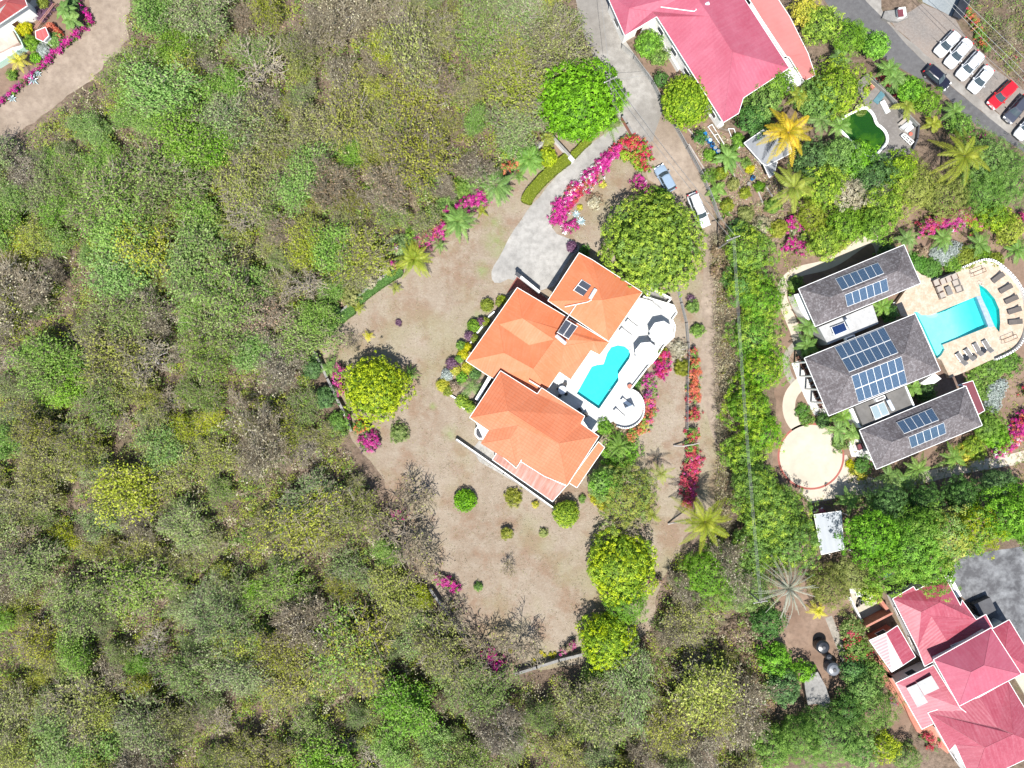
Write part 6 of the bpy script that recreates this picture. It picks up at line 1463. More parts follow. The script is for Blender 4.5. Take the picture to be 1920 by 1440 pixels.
for x, y, r_, h_, m_, lab, st in ((1560, 1100, 42, 4.5, 'olive', 'olive feathery tree right of the grey spiky palm', 'fine'), (1600, 1075, 34, 4.5, 'olive', 'dusty feathery tree below the carport', 'fine'), (1632, 1110, 22, 4, 'bigtree', 'yellow green tree above the speckled terrace', 'leafy'), (1640, 1330, 42, 5, 'green', 'grey green tree below left of the crimson roofs', 'fine'), (1620, 1290, 30, 4.5, 'mid', 'dark tree left of the skylight roof', 'leafy'), (1560, 1380, 60, 6, 'mid', 'wide green tree at the bottom below the slab shelter', 'fine'), (1500, 1385, 46, 6, 'mid', 'green tree at the bottom left of the slab shelter', 'fine'),
    (1660, 1400, 26, 4, 'mangoy', 'lime yellow shrub tree below the crimson roofs', 'leafy'), (1440, 1165, 30, 4.5, 'dark', 'dark green tree left of the ladder', 'leafy'), (1455, 1235, 30, 4, 'mango', 'fresh green creeper bush left of the black water tank', 'leafy'), (1470, 1290, 34, 4.5, 'dark', 'dark green tree left of the slab shelter', 'leafy'), (1505, 1260, 20, 3, 'mango', 'lime green bush above the slab shelter', 'leafy'), (1590, 1330, 30, 4.5, 'dark', 'dark green tree right of the slab shelter', 'leafy'),
    (1612, 1410, 30, 4.5, 'mid', 'green tree in the bottom margin below the slab shelter', 'leafy'), (1700, 1420, 28, 3.5, 'green', 'grey green shrub in the bottom margin by the crimson eave', 'fine'), (1450, 1400, 40, 5, 'mid', 'dark green tree right of the brown dry patch', 'leafy'), (1600, 1255, 22, 3.4, 'dark', 'dark shrub between stone path and crimson wall', 'leafy'), (1607, 1215, 26, 3, 'green', 'shrub with scattered red blooms below the speckled terrace', 'leafy'), (1598, 1180, 22, 2.8, 'green', 'shrub with scattered pink blooms beside the speckled terrace', 'leafy'), (1640, 1260, 22, 3, 'mid', 'green shrub at the corner of the crimson gable', 'leafy'), (1400, 1100, 50, 5, 'green', 'pale green scrub tree left of the grey spiky palm', 'fine'), (1330, 1080, 52, 5, 'lush', 'pale lime scrub tree below the coconut palm', 'fine')):
    T_(x, y, r_, h_, m_, lab, style=st, group=gl, mixm='red' if 'blooms' in lab else None, mixf=.18)
gl = 'garden shrubs round the grey roofed villa'
for x, y, r_, h_, m_, lab, st in ((1722, 492, 20, 1.3, 'hedge', 'dark clipped hedge end beside the topmost grey roof', 'dome'), (1748, 503, 20, 1.3, 'hedge', 'dark clipped hedge above the lounge set', 'dome'), (1775, 478, 20, 1.2, 'silver', 'silver grey shrub above the dark clipped hedge', 'dome'), (1790, 470, 18, 1.2, 'silver', 'silver grey shrub nearest the young palm', 'dome'), (1757, 475, 13, 1.0, 'silver', 'small silver grey shrub at the bed edge', 'dome'),
    (1812, 482, 22, 1.6, 'hedgey', 'olive mound behind the stone pool deck', 'dome'), (1790, 495, 18, 1.4, 'mid', 'green mound between lounge set and silver shrubs', 'dome'), (1840, 478, 18, 1.3, 'mid', 'green mound at the top of the curved parapet', 'dome'), (1868, 488, 15, 1.2, 'hedgey', 'small olive mound outside the curved parapet', 'dome'), (1730, 472, 11, 1.4, 'brown', 'dry brown shrub above the dark clipped hedge', 'fine'),
    (1835, 708, 22, .8, 'mid', 'low green ground shrub beside the maroon roof strip', 'leafy'), (1862, 690, 24, .9, 'mid', 'low green shrub below the stone deck', 'leafy'), (1893, 678, 24, 1.0, 'mid', 'low green shrub at the lower right of the stone deck', 'leafy'), (1838, 738, 16, .8, 'mid', 'low green shrub next to the silver bed', 'leafy'), (1868, 735, 18, .8, 'silver', 'silver grey bed plant right of the maroon roof strip', 'dome'), (1862, 758, 16, .8, 'silver', 'lower silver grey bed plant right of the maroon roof strip', 'dome'), (1878, 722, 12, .7, 'silver', 'upper silver grey bed plant right of the maroon roof strip', 'dome'),
    (1855, 800, 28, 3, 'mid', 'green bushy tree right of the lowest grey roof', 'leafy'), (1872, 820, 26, 2.8, 'mango', 'bright green bush right of the lowest grey roof', 'leafy'), (1828, 840, 22, 2, 'bigtree', 'yellow green bush below the lowest grey roof', 'leafy'), (1810, 852, 18, 1.5, 'lime', 'yellow shrub above the long villa drive', 'leafy'), (1505, 770, 13, .5, 'hedge', 'low planting in the kidney bed, upper half', 'leafy'), (1512, 785, 13, .5, 'mid', 'low planting in the kidney bed, lower half', 'leafy'),
    (1618, 872, 16, .9, 'hedge', 'dark low shrub at the foot of the lowest grey roof', 'leafy'), (1594, 870, 8, .5, 'lime', 'yellow edging plant at the top of the curved drive bed', 'leafy'), (1602, 884, 9, .5, 'lime', 'yellow edging plant in the middle of the curved drive bed', 'leafy'), (1617, 892, 9, .5, 'lime', 'yellow edging plant at the end of the curved drive bed', 'leafy'), (1575, 830, 16, .7, 'mid', 'low green bed between the palms and the drive', 'leafy'), (1770, 705, 2, .4, 'mid', 'tiny plant', 'leafy'),
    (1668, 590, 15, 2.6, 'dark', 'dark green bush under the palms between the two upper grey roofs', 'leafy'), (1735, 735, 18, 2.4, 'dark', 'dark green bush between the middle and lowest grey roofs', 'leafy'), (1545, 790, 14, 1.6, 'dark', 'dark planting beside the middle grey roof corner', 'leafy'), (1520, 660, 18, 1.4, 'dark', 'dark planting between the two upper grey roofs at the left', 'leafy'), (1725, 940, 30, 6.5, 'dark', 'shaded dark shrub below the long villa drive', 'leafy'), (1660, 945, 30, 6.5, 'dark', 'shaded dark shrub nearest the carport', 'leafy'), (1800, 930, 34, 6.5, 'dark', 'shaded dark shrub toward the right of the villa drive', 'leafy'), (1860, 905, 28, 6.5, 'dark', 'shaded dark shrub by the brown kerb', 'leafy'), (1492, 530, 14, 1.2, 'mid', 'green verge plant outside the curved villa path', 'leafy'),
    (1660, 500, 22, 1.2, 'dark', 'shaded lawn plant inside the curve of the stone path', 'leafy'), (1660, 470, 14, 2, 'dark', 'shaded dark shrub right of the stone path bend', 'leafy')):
    if r_ < 4: continue
    T_(x, y, r_, h_, m_, lab, 'shrub', 'shrub', style=st, cl=.35 if st == 'dome' else .5, per=None, ls=.17, group=gl, lump=.05)
gl = 'low plants along the middle orange roof'
for x, y, r_, m_, lab in ((913, 572, 12, 'hedgey', 'round olive shrub at the top of the planting beside the middle orange roof'), (935, 568, 6, 'hedgey', 'small olive shrub under the eave near the top'), (888, 610, 12, 'mid', 'green shrub second down the planting'), (902, 602, 7, 'purple', 'purple shrub beside the second green shrub'), (911, 603, 8, 'hedgey', 'oval olive shrub against the kerb'), (880, 630, 9, 'purple', 'larger purple shrub in the planting'), (889, 634, 8, 'hedgey', 'olive shrub right of the larger purple one'),
    (864, 648, 9, 'mid', 'green yellow shrub at the left edge of the planting'), (877, 651, 8, 'lime', 'yellow shrub near the roof corner'), (868, 664, 10, 'lime', 'yellow shrub below the first yellow one'), (862, 672, 8, 'mid', 'green shrub by the west roof corner'), (848, 682, 12, 'purple', 'dusky purple bush left of the roof corner'), (853, 694, 10, 'lime', 'yellow bush below the dusky purple one'), (877, 690, 11, 'lime', 'yellow bush tucked under the west corner'), (838, 703, 11, 'silver', 'blue grey shrub left of the fern bed'), (866, 708, 10, 'mango', 'lime green shrub above the fern'),
    (840, 733, 10, 'hedgey', 'round olive shrub below the bright yellow plant'), (853, 725, 10, 'brown', 'dry reddish shrub left of the fern'), (866, 752, 12, 'bigtree', 'yellow green shrub below the fern'), (880, 762, 11, 'bigtree', 'yellow green shrub at the corner of the tiled roof'), (890, 700, 12, 'dark', 'dark shrub under the eave above the fern'), (830, 722, 12, 'lime', 'bright yellow plant at the left end of the fern bed')):
    T_(x, y, r_, 1.0 + r_ * .03, m_, lab, 'shrub', 'shrub', style='dome', cl=.3, per=12, ls=.16, group=gl, lump=.05)
for x, y, r_, h_, m_, lab, st in ((1072, 462, 10, 1.3, 'purple', 'dusky red round bush at the right edge of the driveway', 'dome'), (1095, 470, 10, 1, 'dark', 'dark shrub at the top corner of the upper orange roof', 'leafy'), (942, 562, 8, .9, 'yellow', 'pale plant at the corner of the red tiled court', 'leafy'), (962, 932, 16, 1.0, 'olive', 'thin dusty shrub below the retaining wall', 'fine'), (1004, 945, 6, .7, 'lime', 'small yellow shrub at the retaining wall', 'leafy'), (950, 1000, 11, 1.6, 'olive', 'thin yellow green sapling on the dry lawn', 'fine'), (1019, 1000, 8, .8, 'olive', 'tiny round sapling on the dry lawn', 'fine'),
    (747, 605, 6, .5, 'purple', 'tiny purple tuft on the upper dry lawn', 'fine'), (897, 1100, 8, .8, 'mid', 'small sapling near the bottom left flowers', 'fine'), (1120, 935, 12, 1.0, 'lime', 'yellow leafed plants below the tiled orange roof', 'leafy'), (1130, 948, 10, .9, 'lime', 'second yellow leafed plant below the tiled orange roof', 'leafy'), (1092, 935, 7, .7, 'mid', 'small green bush by the grey slab', 'leafy'), (748, 812, 17, 1.6, 'green', 'loose green bush below the round lime yellow tree', 'fine'), (1300, 575, 12, 1.2, 'mid', 'green shrub left of the dirt track at the wire fence', 'leafy'), (1308, 618, 12, 1.2, 'mid', 'leafy shrub at the wire fence right of the parasols', 'leafy'), (1296, 560, 7, .8, 'purple', 'small purple shrub at the top of the wire fence', 'leafy'),
    (1242, 662, 11, 1.1, 'lime', 'yellow croton at the corner of the white patio', 'dome'), (1280, 690, 16, 1.2, 'olive', 'dry yellowish bush at the bend of the wire fence', 'fine'), (1272, 655, 16, 1.2, 'grey', 'dry grey bush below the fallen branch', 'fine'), (1135, 800, 16, 1.8, 'mid', 'dark green bush at the lower edge of the round lookout', 'leafy'), (1152, 800, 9, 1.1, 'brown', 'rusty shrub at the lookout wall', 'leafy'), (1192, 715, 12, .5, 'hedge', 'low green ground cover between patio and flowers', 'leafy'), (1350, 505, 14, 1.5, 'brown', 'rust brown dead bush at the side of the dirt track', 'fine'), (1347, 470, 12, 1.3, 'brown', 'dry bush above the rust brown dead one', 'fine'), (1240, 372, 22, 2.2, 'mid', 'dark shrub between the silver car and the huge tree', 'leafy'),
    (1390, 1190, 30, 1.0, 'brown', 'tan dry thicket at the lower centre right, upper part', 'fine'), (1405, 1250, 30, 1.0, 'brown', 'tan dry thicket at the lower centre right, middle part', 'fine'), (1425, 1315, 34, 1.2, 'brown', 'tan dry thicket at the lower centre right, lower part', 'fine'),
    (1115, 375, 14, .5, 'brown', 'tuft ring of dead stalks inside the bougainvillea island', 'fine'), (1114, 380, 12, .9, 'grey', 'thin sapling in its round bed inside the bougainvillea island', 'fine'), (1130, 345, 7, .5, 'lime', 'yellow plant in the bougainvillea island', 'leafy'), (1088, 388, 5, .4, 'lime', 'small yellow plant in the lower bougainvillea island', 'leafy'), (1362, 280, 10, .8, 'mid', 'banana clump on the bare terraces', 'leafy'), (1400, 305, 9, .8, 'mid', 'low green plant on the bare terraces', 'leafy'), (1407, 317, 8, .7, 'lime', 'yellow plant on the bare terraces', 'leafy'), (1374, 282, 7, .8, 'mango', 'bright plant right of the barrel row', 'leafy'),
    (45, 52, 14, 1.4, 'lime', 'yellow bush beside the mint coloured wall', 'leafy'), (66, 108, 10, 1.1, 'mango', 'round lime bush in the top left garden', 'dome'), (80, 5, 10, 1.5, 'hedgey', 'clipped olive bush at the top of the top left garden', 'dome'), (75, 25, 14, .6, 'purple', 'purple ground planting under the white rails', 'leafy'), (88, 12, 12, .6, 'purple', 'upper purple ground planting under the white rails', 'leafy'), (22, 140, 9, 1, 'mid', 'green shrub along the mint wall, lower', 'leafy'), (100, 72, 14, 1.4, 'mid', 'green shrub below the banana clump', 'leafy'), (95, 52, 10, 1.2, 'coral', 'orange flowering shrub right of the small red shed', 'leafy'), (60, 80, 14, 1.6, 'mid', 'dark green shrub below the small red shed', 'leafy'), (80, 92, 12, 1.2, 'silver', 'grey leafed shrub in the top left garden', 'leafy'), (108, 62, 8, 1, 'coral', 'small orange flowering shrub near the magenta hedge', 'leafy'), (135, 8, 12, 2, 'dark', 'dark shrub at the top by the magenta hedge', 'leafy')):
    T_(x, y, r_, h_, m_, lab, 'shrub', 'shrub', style=st, cl=.32 if st == 'dome' else .42, ls=.16, lump=.05)
gl = 'shrubs in the planted band along the upper left edge of the lawn'
for x, y, r_, h_, m_, lab in ((895, 338, 24, 2.6, 'mid', 'dark green bush behind the wide clump palm'), (868, 352, 20, 2.2, 'green', 'grey green bush above the bright magenta flowers'), (838, 382, 20, 2.2, 'mid', 'green bush left of the bright magenta flowers'), (812, 412, 22, 2.4, 'green', 'grey green bush above the second magenta patch'), (782, 440, 20, 2.2, 'mid', 'dark green bush above the golden edged clump palm'), (752, 462, 20, 2.2, 'green', 'grey green bush left of the golden edged clump palm'),
    (722, 495, 20, 2.2, 'olive', 'olive bush at the upper end of the long hedge'), (690, 520, 20, 2.2, 'grey', 'dry pale bush behind the middle of the long hedge'), (655, 550, 20, 2.2, 'olive', 'olive bush behind the long hedge'), (620, 585, 20, 2.2, 'dark', 'dark bush behind the short hedge'), (962, 278, 20, 2.6, 'lush', 'fresh green bush above the orange red flowers'), (1028, 262, 14, 2.0, 'olive', 'olive bush behind the gate wall'), (585, 690, 20, 2.4, 'dark', 'dark bush outside the wall left of the round tree'), (608, 745, 22, 2.6, 'dark', 'second dark bush outside the wall left of the round tree'), (632, 795, 22, 2.6, 'mid', 'green bush outside the wall below the round tree')):
    T_(x, y, r_, h_, m_, lab, 'shrub', 'shrub', style='leafy', cl=.5, ls=.18, group=gl)
# bare lawn trees that cast branching shadows
for i, (x, y, r_, h_, lab) in enumerate(((752, 1000, 66, 6, 'leafless pinkish grey tree at the left edge of the dry lawn'), (798, 1050, 50, 6.5, 'leafless pale tree beside the left boundary wall'), (775, 930, 46, 5.0, 'leafless dark twiggy tree over the left flowers'), (905, 1215, 50, 5.5, 'leafless dark tree at the bottom of the dry lawn'), (975, 1215, 48, 5.5, 'second leafless dark tree at the bottom of the dry lawn'), (845, 1160, 42, 4.8, 'leafless thin tree at the lower left boundary wall'), (1190, 972, 46, 4.5, 'grey tree with branches radiating from a bare centre'), (1130, 1118, 12, 1.6, 'leafless sapling on the lower right dry lawn'), (952, 1065, 18, 2.8, 'leafless sapling standing in the lower dry lawn'), (660, 640, 20, 2.2, 'leafless spreading shrub beside the top left palms'), (1640, 372, 26, 5, 'bare silvery branched tree above the stone path'), (1880, 70, 30, 3.6, 'bare grey tree in the top right scrub'))):
    pr = protos['thin' if i not in (10,) else 'bare'][i % 3]; loc = W(x, y, h_ * .5); loc.z = 0; t = put('bare_tree', lab, 'tree', loc, pr, i * 1.3, 1); s_ = r_ / S / 2.5; t.scale = (s_, s_, h_ / 5.0)

# ---------------------------------------------------------------- palms and rosettes
def palm(x, y, r_, h_, lm, label, nf=20, nl=22, ll=.75, droop=.62, e0=(75, 5), name='palm_tree', cat='palm', wid=.13, group=None, tint=None):
    rng = np.random.default_rng(int(x * 3 + y * 11)); Lf = r_ / S * 1.12 * (H - h_) / H; V = []; T = []; sa = []; sb = []
    for i in range(nf):
        az = TAU * (i * .618) + rng.normal() * .12; el = R(e0[0] + (e0[1] - e0[0]) * (i / nf) ** .8 + rng.normal() * 5); L_ = Lf * (.82 + .3 * rng.random()) * (.75 if i < nf * .2 else 1)
        hx = np.array([math.cos(az), math.sin(az), 0]); sd = np.array([-math.sin(az), math.cos(az), 0]); prev = None; ft = rng.random(); curl = rng.normal() * .35; droop_ = droop * (.75 + .6 * rng.random())
        ss = np.linspace(.06, 1, nl); pts = np.array([hx * (L_ * s * (math.cos(el) * (1 - .15 * s) + .28 * s)) + sd * curl * s * s * L_ * .5 + np.array([0, 0, L_ * (math.sin(el) * s - droop_ * s * s)]) for s in ss])
        for k in range(nl):
            p = pts[k]; fw = pts[min(k + 1, nl - 1)] - pts[max(k - 1, 0)]; fw /= np.linalg.norm(fw); l_ = ll * math.sin(math.pi * (.12 + .80 * ss[k])) * (.9 + .2 * rng.random())
            for sg in (-1, 1):
                d = sd * sg * .85 + fw * .55 + np.array([0, 0, -.32]) + rng.normal(size=3) * .08; d /= np.linalg.norm(d); b = fw * wid * .26
                c = p + d * l_ * .4; V += [p, c + b, p + d * l_, c - b]; T.append(.25 + .45 * ft + .3 * rng.random() * (ss[k]))
        sa += list(pts[:-1]); sb += list(pts[1:])
    V = np.array(V); V[:, 2] += h_; Vs, Fs = segs(np.array(sa) + [0, 0, h_], np.array(sb) + [0, 0, h_], .035, .03)
    me = qmesh('fronds', [(V, None, np.array(T), 0), (Vs, Fs, .9, 0)], [LM[lm]])
    loc = W(x, y, h_); loc.z = 0; parts = [('fronds', me)]
    if h_ > .6:
        rr = .16 if r_ > 30 else .09
        a = [np.array([math.sin(k * .5) * .06, 0, h_ * k / 6]) for k in range(7)]; tv, tf = segs(np.array(a[:-1]), np.array(a[1:]), rr * 1.2, rr); parts.append(('trunk', qmesh('trunk', [(tv, tf, .5, 0)], [pole_m])))
    return put(name, label, cat, loc, parts, group=group)
palm(1478, 249, 46, 6.5, 'palmy', 'golden yellow coconut palm over the zinc shed', 18, 40, .85, wid=.20)
palm(1489, 352, 40, 6.0, 'palml', 'lime green coconut palm below the zinc shed', 16, 40, .75, e0=(68, 5), wid=.19)
palm(1808, 293, 52, 6.0, 'palml', 'large lime green coconut palm below the asphalt road', 16, 40, .75, e0=(68, 5), wid=.19)
palm(1322, 978, 50, 6.5, 'palml', 'large coconut palm with golden tips below the red hedge', 22, 40, .75, wid=.18)
palm(1478, 1102, 52, 6.0, 'palmg', 'spiky grey fan palm with pale drooping leaves', 44, 22, .22, .6, (80, 0), wid=.2)
palm(1240, 888, 22, 3.6, 'palml', 'small yellow green palm beside the dirt path', 10, 16, .45, wid=.15)
palm(1222, 966, 18, 3.6, 'palml', 'small yellow green palm near the shaded gap', 9, 16, .45, wid=.15)
palm(776, 486, 32, 3.4, 'palml', 'golden edged clump palm at the upper hedge of the lawn', 30, 20, .6, wid=.26)
palm(858, 415, 28, 3.0, 'palm', 'dark green clump palm between the magenta flowers', 38, 20, .6, wid=.30)
palm(930, 348, 30, 3.0, 'palm', 'wide dark green clump palm below the orange flowers', 40, 20, .6, wid=.30)
palm(993, 298, 27, 3.0, 'palm', 'dark green clump palm left of the lime bush', 36, 20, .6, wid=.30)
palm(825, 460, 14, 1.0, 'palm', 'small green palm on the lawn below the magenta flowers', 10, 12, .35)
palm(904, 396, 12, .9, 'palml', 'small yellow green palm below the upper magenta flowers', 9, 12, .35)
palm(973, 332, 14, 1.0, 'palm', 'small green palm below the dark clump palm', 10, 12, .35)
palm(616, 618, 22, 2.4, 'palm', 'yellow tipped palm at the top left corner of the lawn', 16, 16, .5)
palm(672, 577, 13, 1.0, 'palml', 'small golden palm by the long clipped hedge', 10, 12, .35)
palm(741, 540, 12, .9, 'palml', 'small palm below the middle of the long hedge', 9, 12, .35)
palm(690, 630, 10, .9, 'lime', 'bright lime rosette above the round lime yellow tree', 9, 8, .35, name='rosette_plant', cat='plant')
palm(768, 702, 17, 1.2, 'palm', 'dark spiky cycad beside the round lime yellow tree', 24, 14, .25, name='cycad', cat='plant')
palm(617, 688, 17, 1.8, 'palm', 'green palm between wall and magenta flowers at the left', 12, 16, .45)
palm(597, 645, 14, 1.6, 'palml', 'small palm at the inner corner of the boundary wall', 12, 14, .4)
palm(884, 727, 22, 1.4, 'palm', 'large green fern palm in the bed below the middle orange roof', 11, 18, .42, e0=(35, 5), name='fern', cat='plant')
palm(1161, 836, 26, 2.0, 'palm', 'grey green cycad right of the tiled orange roof', 34, 16, .28, name='cycad', cat='plant')
palm(1165, 188, 20, 2.0, 'palm', 'green palm at the right edge of the bright mango tree', 12, 16, .5)
palm(1140, 230, 28, 2.4, 'palm', 'arching green palm below the bright mango tree', 14, 18, .6)
for x, y, r_, h_, lab in ((1514, 612, 22, 2.6, 'palm left of the white flat roof, upper of two'), (1514, 648, 22, 2.6, 'palm left of the white flat roof, lower of two'), (1655, 575, 20, 2.4, 'palm between the two upper grey roofs'), (1712, 727, 18, 2.4, 'palm between the middle and lowest grey roofs'), (1580, 782, 20, 2.2, 'palm at the lower corner of the middle grey roof'), (1572, 805, 24, 2.4, 'palm overhanging the edge of the ringed drive'), (1600, 812, 17, 2.0, 'small palm left of the lowest grey roof'),
    (1665, 892, 26, 2.6, 'arching palm directly below the lowest grey roof'), (1722, 880, 28, 2.8, 'wide palm below the middle of the lowest grey roof'), (1788, 858, 28, 2.6, 'palm above the long villa drive'), (1695, 905, 24, 2.4, 'palm at the edge of the long villa drive'), (1592, 938, 24, 2.6, 'shaded palm right of the ringed drive foot'), (1640, 940, 26, 2.8, 'shaded palm below the villa drive, left'), (1690, 950, 24, 2.8, 'shaded palm below the villa drive, right'), (1700, 448, 24, 2.2, 'young palm above the topmost grey roof'), (1768, 446, 24, 1.8, 'young palm below the magenta flower bank'), (1837, 457, 24, 1.8, 'young palm in the sandy garden by the deck'), (1908, 468, 24, 1.8, 'young palm at the right edge of the sandy garden'), (1880, 615, 1, 1, 'x'), (1540, 225, 26, 3.4, 'thin leaved palm right of the yellow palm'), (1575, 235, 24, 3.2, 'thin leaved palm left of the algae pool'), (1500, 180, 22, 4, 'thin pale palm above the yellow palm'), (1575, 108, 22, 2.6, 'spiky palm left of the upper deck end'), (1668, 130, 24, 2.8, 'arching palm at the roadside above the deck'), (1680, 145, 22, 2.6, 'second arching palm at the roadside above the deck'), (1700, 198, 22, 2.0, 'pale spiky palm right of the deck'), (1790, 208, 22, 2.4, 'dark green palm beside the asphalt road'), (1752, 232, 16, 1.8, 'lime rosette palm on the bare patch right of the deck'), (1365, 295, 24, 1.6, 'banana like palm right of the barrel row'), (1345, 355, 18, 1.2, 'spindly palm on the bare terraces'), (1610, 60, 24, 3, 'shaggy palm over the asphalt road bend'), (120, 18, 18, 3, 'large leaved banana plant in the top left garden'), (132, 38, 16, 2.6, 'lower large leaved banana plant in the top left garden')):
    if lab == 'x': continue
    palm(x, y, r_, h_, 'palml' if 'pale' in lab or 'lime' in lab else 'palm', lab, 10 if r_ < 22 else 12, 18, .55, wid=.24 if 'banana' not in lab else .5, e0=(60, 5), group='small garden palms')
palm(1534, 1145, 17, 1.6, 'lime', 'bright yellow palm below the grey spiky palm', 13, 12, .45, wid=.2)
palm(34, 113, 19, 2, 'lime', 'yellow palm in the top left garden by the mint wall', 12, 14, .5, wid=.18)
def spiky(x, y, r_, lm, lab, n=18, name='agave', group=None, wd=.22):
    rng = np.random.default_rng(int(x + y)); V = []; rr = r_ / S
    for i in range(n):
        az = TAU * i * .618; el = R(65 - 60 * i / n); d = np.array([math.cos(az) * math.cos(el), math.sin(az) * math.cos(el), math.sin(el)]); s_ = np.array([-math.sin(az), math.cos(az), 0]); u = np.cross(d, s_)
        L_ = rr * (.85 + .25 * rng.random()); w_ = wd * rr
        V += [s_ * -.03, d * L_ * .45 + s_ * w_ * .5 + [0, 0, .05], d * L_ - [0, 0, .08], d * L_ * .45 + [0, 0, -.04]]; V += [s_ * .03, d * L_ * .45 + [0, 0, -.04], d * L_ - [0, 0, .08], d * L_ * .45 - s_ * w_ * .5 + [0, 0, .05]]
    V = np.array(V); V[:, 2] += .1; me = qmesh('leaves', [(V, None, rng.random(len(V) // 4), 0)], [LM[lm]]); return put(name, lab, 'plant', W(x, y, 0), [('leaves', me)], group=group)
for x, y, r_, lab in ((1080, 403, 10, 'blue grey agave at the upper foot of the magenta bougainvillea'), (1089, 416, 11, 'blue grey agave at the right foot of the magenta bougainvillea'), (1061, 427, 8, 'blue grey agave half under the magenta bougainvillea'), (64, 151, 13, 'large pale blue agave by the dirt track'), (73, 139, 9, 'smaller pale blue agave behind the large one'), (25, 186, 10, 'pale blue agave lowest by the dirt track')):
    spiky(x, y, r_, 'agave', lab)
for i, (x, y) in enumerate(((1014, 1222), (1021, 1228), (1032, 1226), (1040, 1225), (1036, 1233), (1002, 1237), (1068, 1207), (1066, 1215), (957, 1219), (998, 1246), (846, 1130), (850, 1142))):
    spiky(x, y, 6.5, 'lime', ['bright yellow plant in the row at the bottom wall of the lawn'][0], 12, 'yellow_plant', 'bright yellow plants in the row at the bottom wall', .4)
for i, (x, y, lab) in enumerate(((1555, 462, 'banana plant with tan leaf left of the topmost grey roof'), (1575, 463, 'banana plant with orange brown leaf above the topmost grey roof'), (1117, 930, 'yellow striped banana plant below the tiled orange roof'), (1345, 300, 'small banana plant on the bare terraces, upper'), (1358, 400, 'small banana plant on the bare terraces, lower'), (1340, 375, 'thin banana plant beside the wire fence'))):
    spiky(x, y, 17, 'yellow' if i < 3 else 'mid', lab, 9, 'banana_plant', None, .30)

# ---------------------------------------------------------------- bougainvillea banks and clipped hedges
def bank(label, pts, wd, h_, weights, name='bougainvillea', cat='flowering shrub', dens=13, seed=1, conv=ID, group=None, lsz=.14, per=20):
    """weights: list of dicts material->weight, one per path point; wd in px"""
    rng = np.random.default_rng(seed); p = P(conv, pts, h_ * .5); seg = []; tot = 0; ws = [w_ if isinstance(w_, dict) else w_ for w_ in weights]
    if len(ws) == 1: ws = ws * len(p)
    wds = wd if isinstance(wd, (list, tuple)) else [wd] * len(p)
    names = sorted({k for w_ in ws for k in w_}); C_ = []; K = []; D_ = []
    for i in range(len(p) - 1):
        a, b = p[i], p[i + 1]; L_ = (b - a).length; d = (b - a).normalized(); nn = Vector((-d.y, d.x, 0)); n = max(3, int(L_ * (wds[i] + wds[i + 1]) / 2 / S * dens))
        for _ in range(n):
            u = rng.random(); w_ = (wds[i] * (1 - u) + wds[i + 1] * u) / S / 2; v = np.clip(rng.normal() * .52, -1.05, 1.05); q = a.lerp(b, u) + nn * w_ * v; zz_ = h_ * math.sqrt(max(.05, 1 - min(1, abs(v)) ** 2 * .85)) * (.8 + .3 * rng.random())
            C_.append((q.x + rng.normal() * .12, q.y + rng.normal() * .12, zz_ - .25)); D_.append((nn.x * v * .6, nn.y * v * .6, 1))
            mixw = {k: ws[i].get(k, 0) * (1 - u) + ws[i + 1].get(k, 0) * u for k in names}
            pk_ = {k: mixw[k] * (1 + 1.6 * noise.noise(Vector((q.x * .9, q.y * .9, 3.7 * names.index(k))))) for k in names}; ar = np.array([max(1e-6, pk_[k]) for k in names]); K.append(rng.choice(len(names), p=ar / ar.sum()))
    C_ = np.array(C_); D_ = np.array(D_); K = np.array(K); org = np.array([C_[:, 0].mean(), C_[:, 1].mean(), 0]); parts = []
    for mi, nm in enumerate(names):
        s_ = K == mi; m_ = int(s_.sum())
        if not m_: continue
        e_ = nz(np.repeat(D_[s_], per, 0) + rng.normal(size=(m_ * per, 3)) * .7); pos = np.repeat(C_[s_] - org, per, 0) + e_ * (.15 + .28 * rng.random((m_ * per, 1)))
        pos[:, 2] = np.maximum(pos[:, 2], .05); T = np.repeat(rng.random(m_), per) * .5 + rng.random(m_ * per) * .5
        parts.append((leaves(pos, e_ + [0, 0, .5], lsz * (.7 + .6 * rng.random(len(pos))), rng, .75), None, T, mi))
    # woody stems and inner leaves
    k = len(C_); a = (C_ - org) * [1, 1, 0] + rng.normal(size=(k, 3)) * [.2, .2, 0]; V, F = segs(a, C_ - org, .03, .015)
    inner = leaves((C_ - org) * [1, 1, .55], rng.normal(size=(k, 3)) + [0, 0, 1], .45, rng, .8)
    parts_l = [(inner, None, rng.random(k) * .4, len(names))]
    t = thing(name, label, cat, tuple(org), 0, group); me = qmesh('blossom', parts, [LM[n_] for n_ in names]); o = bpy.data.objects.new('blossom' if any(n_ in ('magenta', 'red', 'coral') for n_ in names) else 'foliage', me); COL.objects.link(o); o.parent = t
    me2 = qmesh('stems', [(V, F, .5, 0), (inner, None, rng.random(k) * .4, 1)], [bark, LM['hedge']]); o = bpy.data.objects.new('stems', me2); COL.objects.link(o); o.parent = t; return t
MG = dict(magenta=8, mid=1.2, whitef=.4); RD = dict(red=6, mid=1.8, coral=1.0); MW = dict(magenta=7, whitef=1.5, red=1.2, mid=.4)
bank('long magenta and pink bougainvillea hedge curving beside the driveway', [(470, 905)] * 0 + [(545, 1080), (560, 1010), (610, 930), (690, 840), (780, 760), (870, 670), (950, 590), (1010, 520)], [28, 34, 34, 31, 29, 29, 27, 22], 1.6, [dict(magenta=8, mid=.8), dict(magenta=9, mid=.4), dict(magenta=7, whitef=.8, red=1), dict(coral=3, red=4, magenta=2, whitef=1.0), MW, dict(magenta=8, whitef=1.8), dict(magenta=9, whitef=.6), dict(magenta=4, red=5)], seed=11, conv=zc, dens=14)
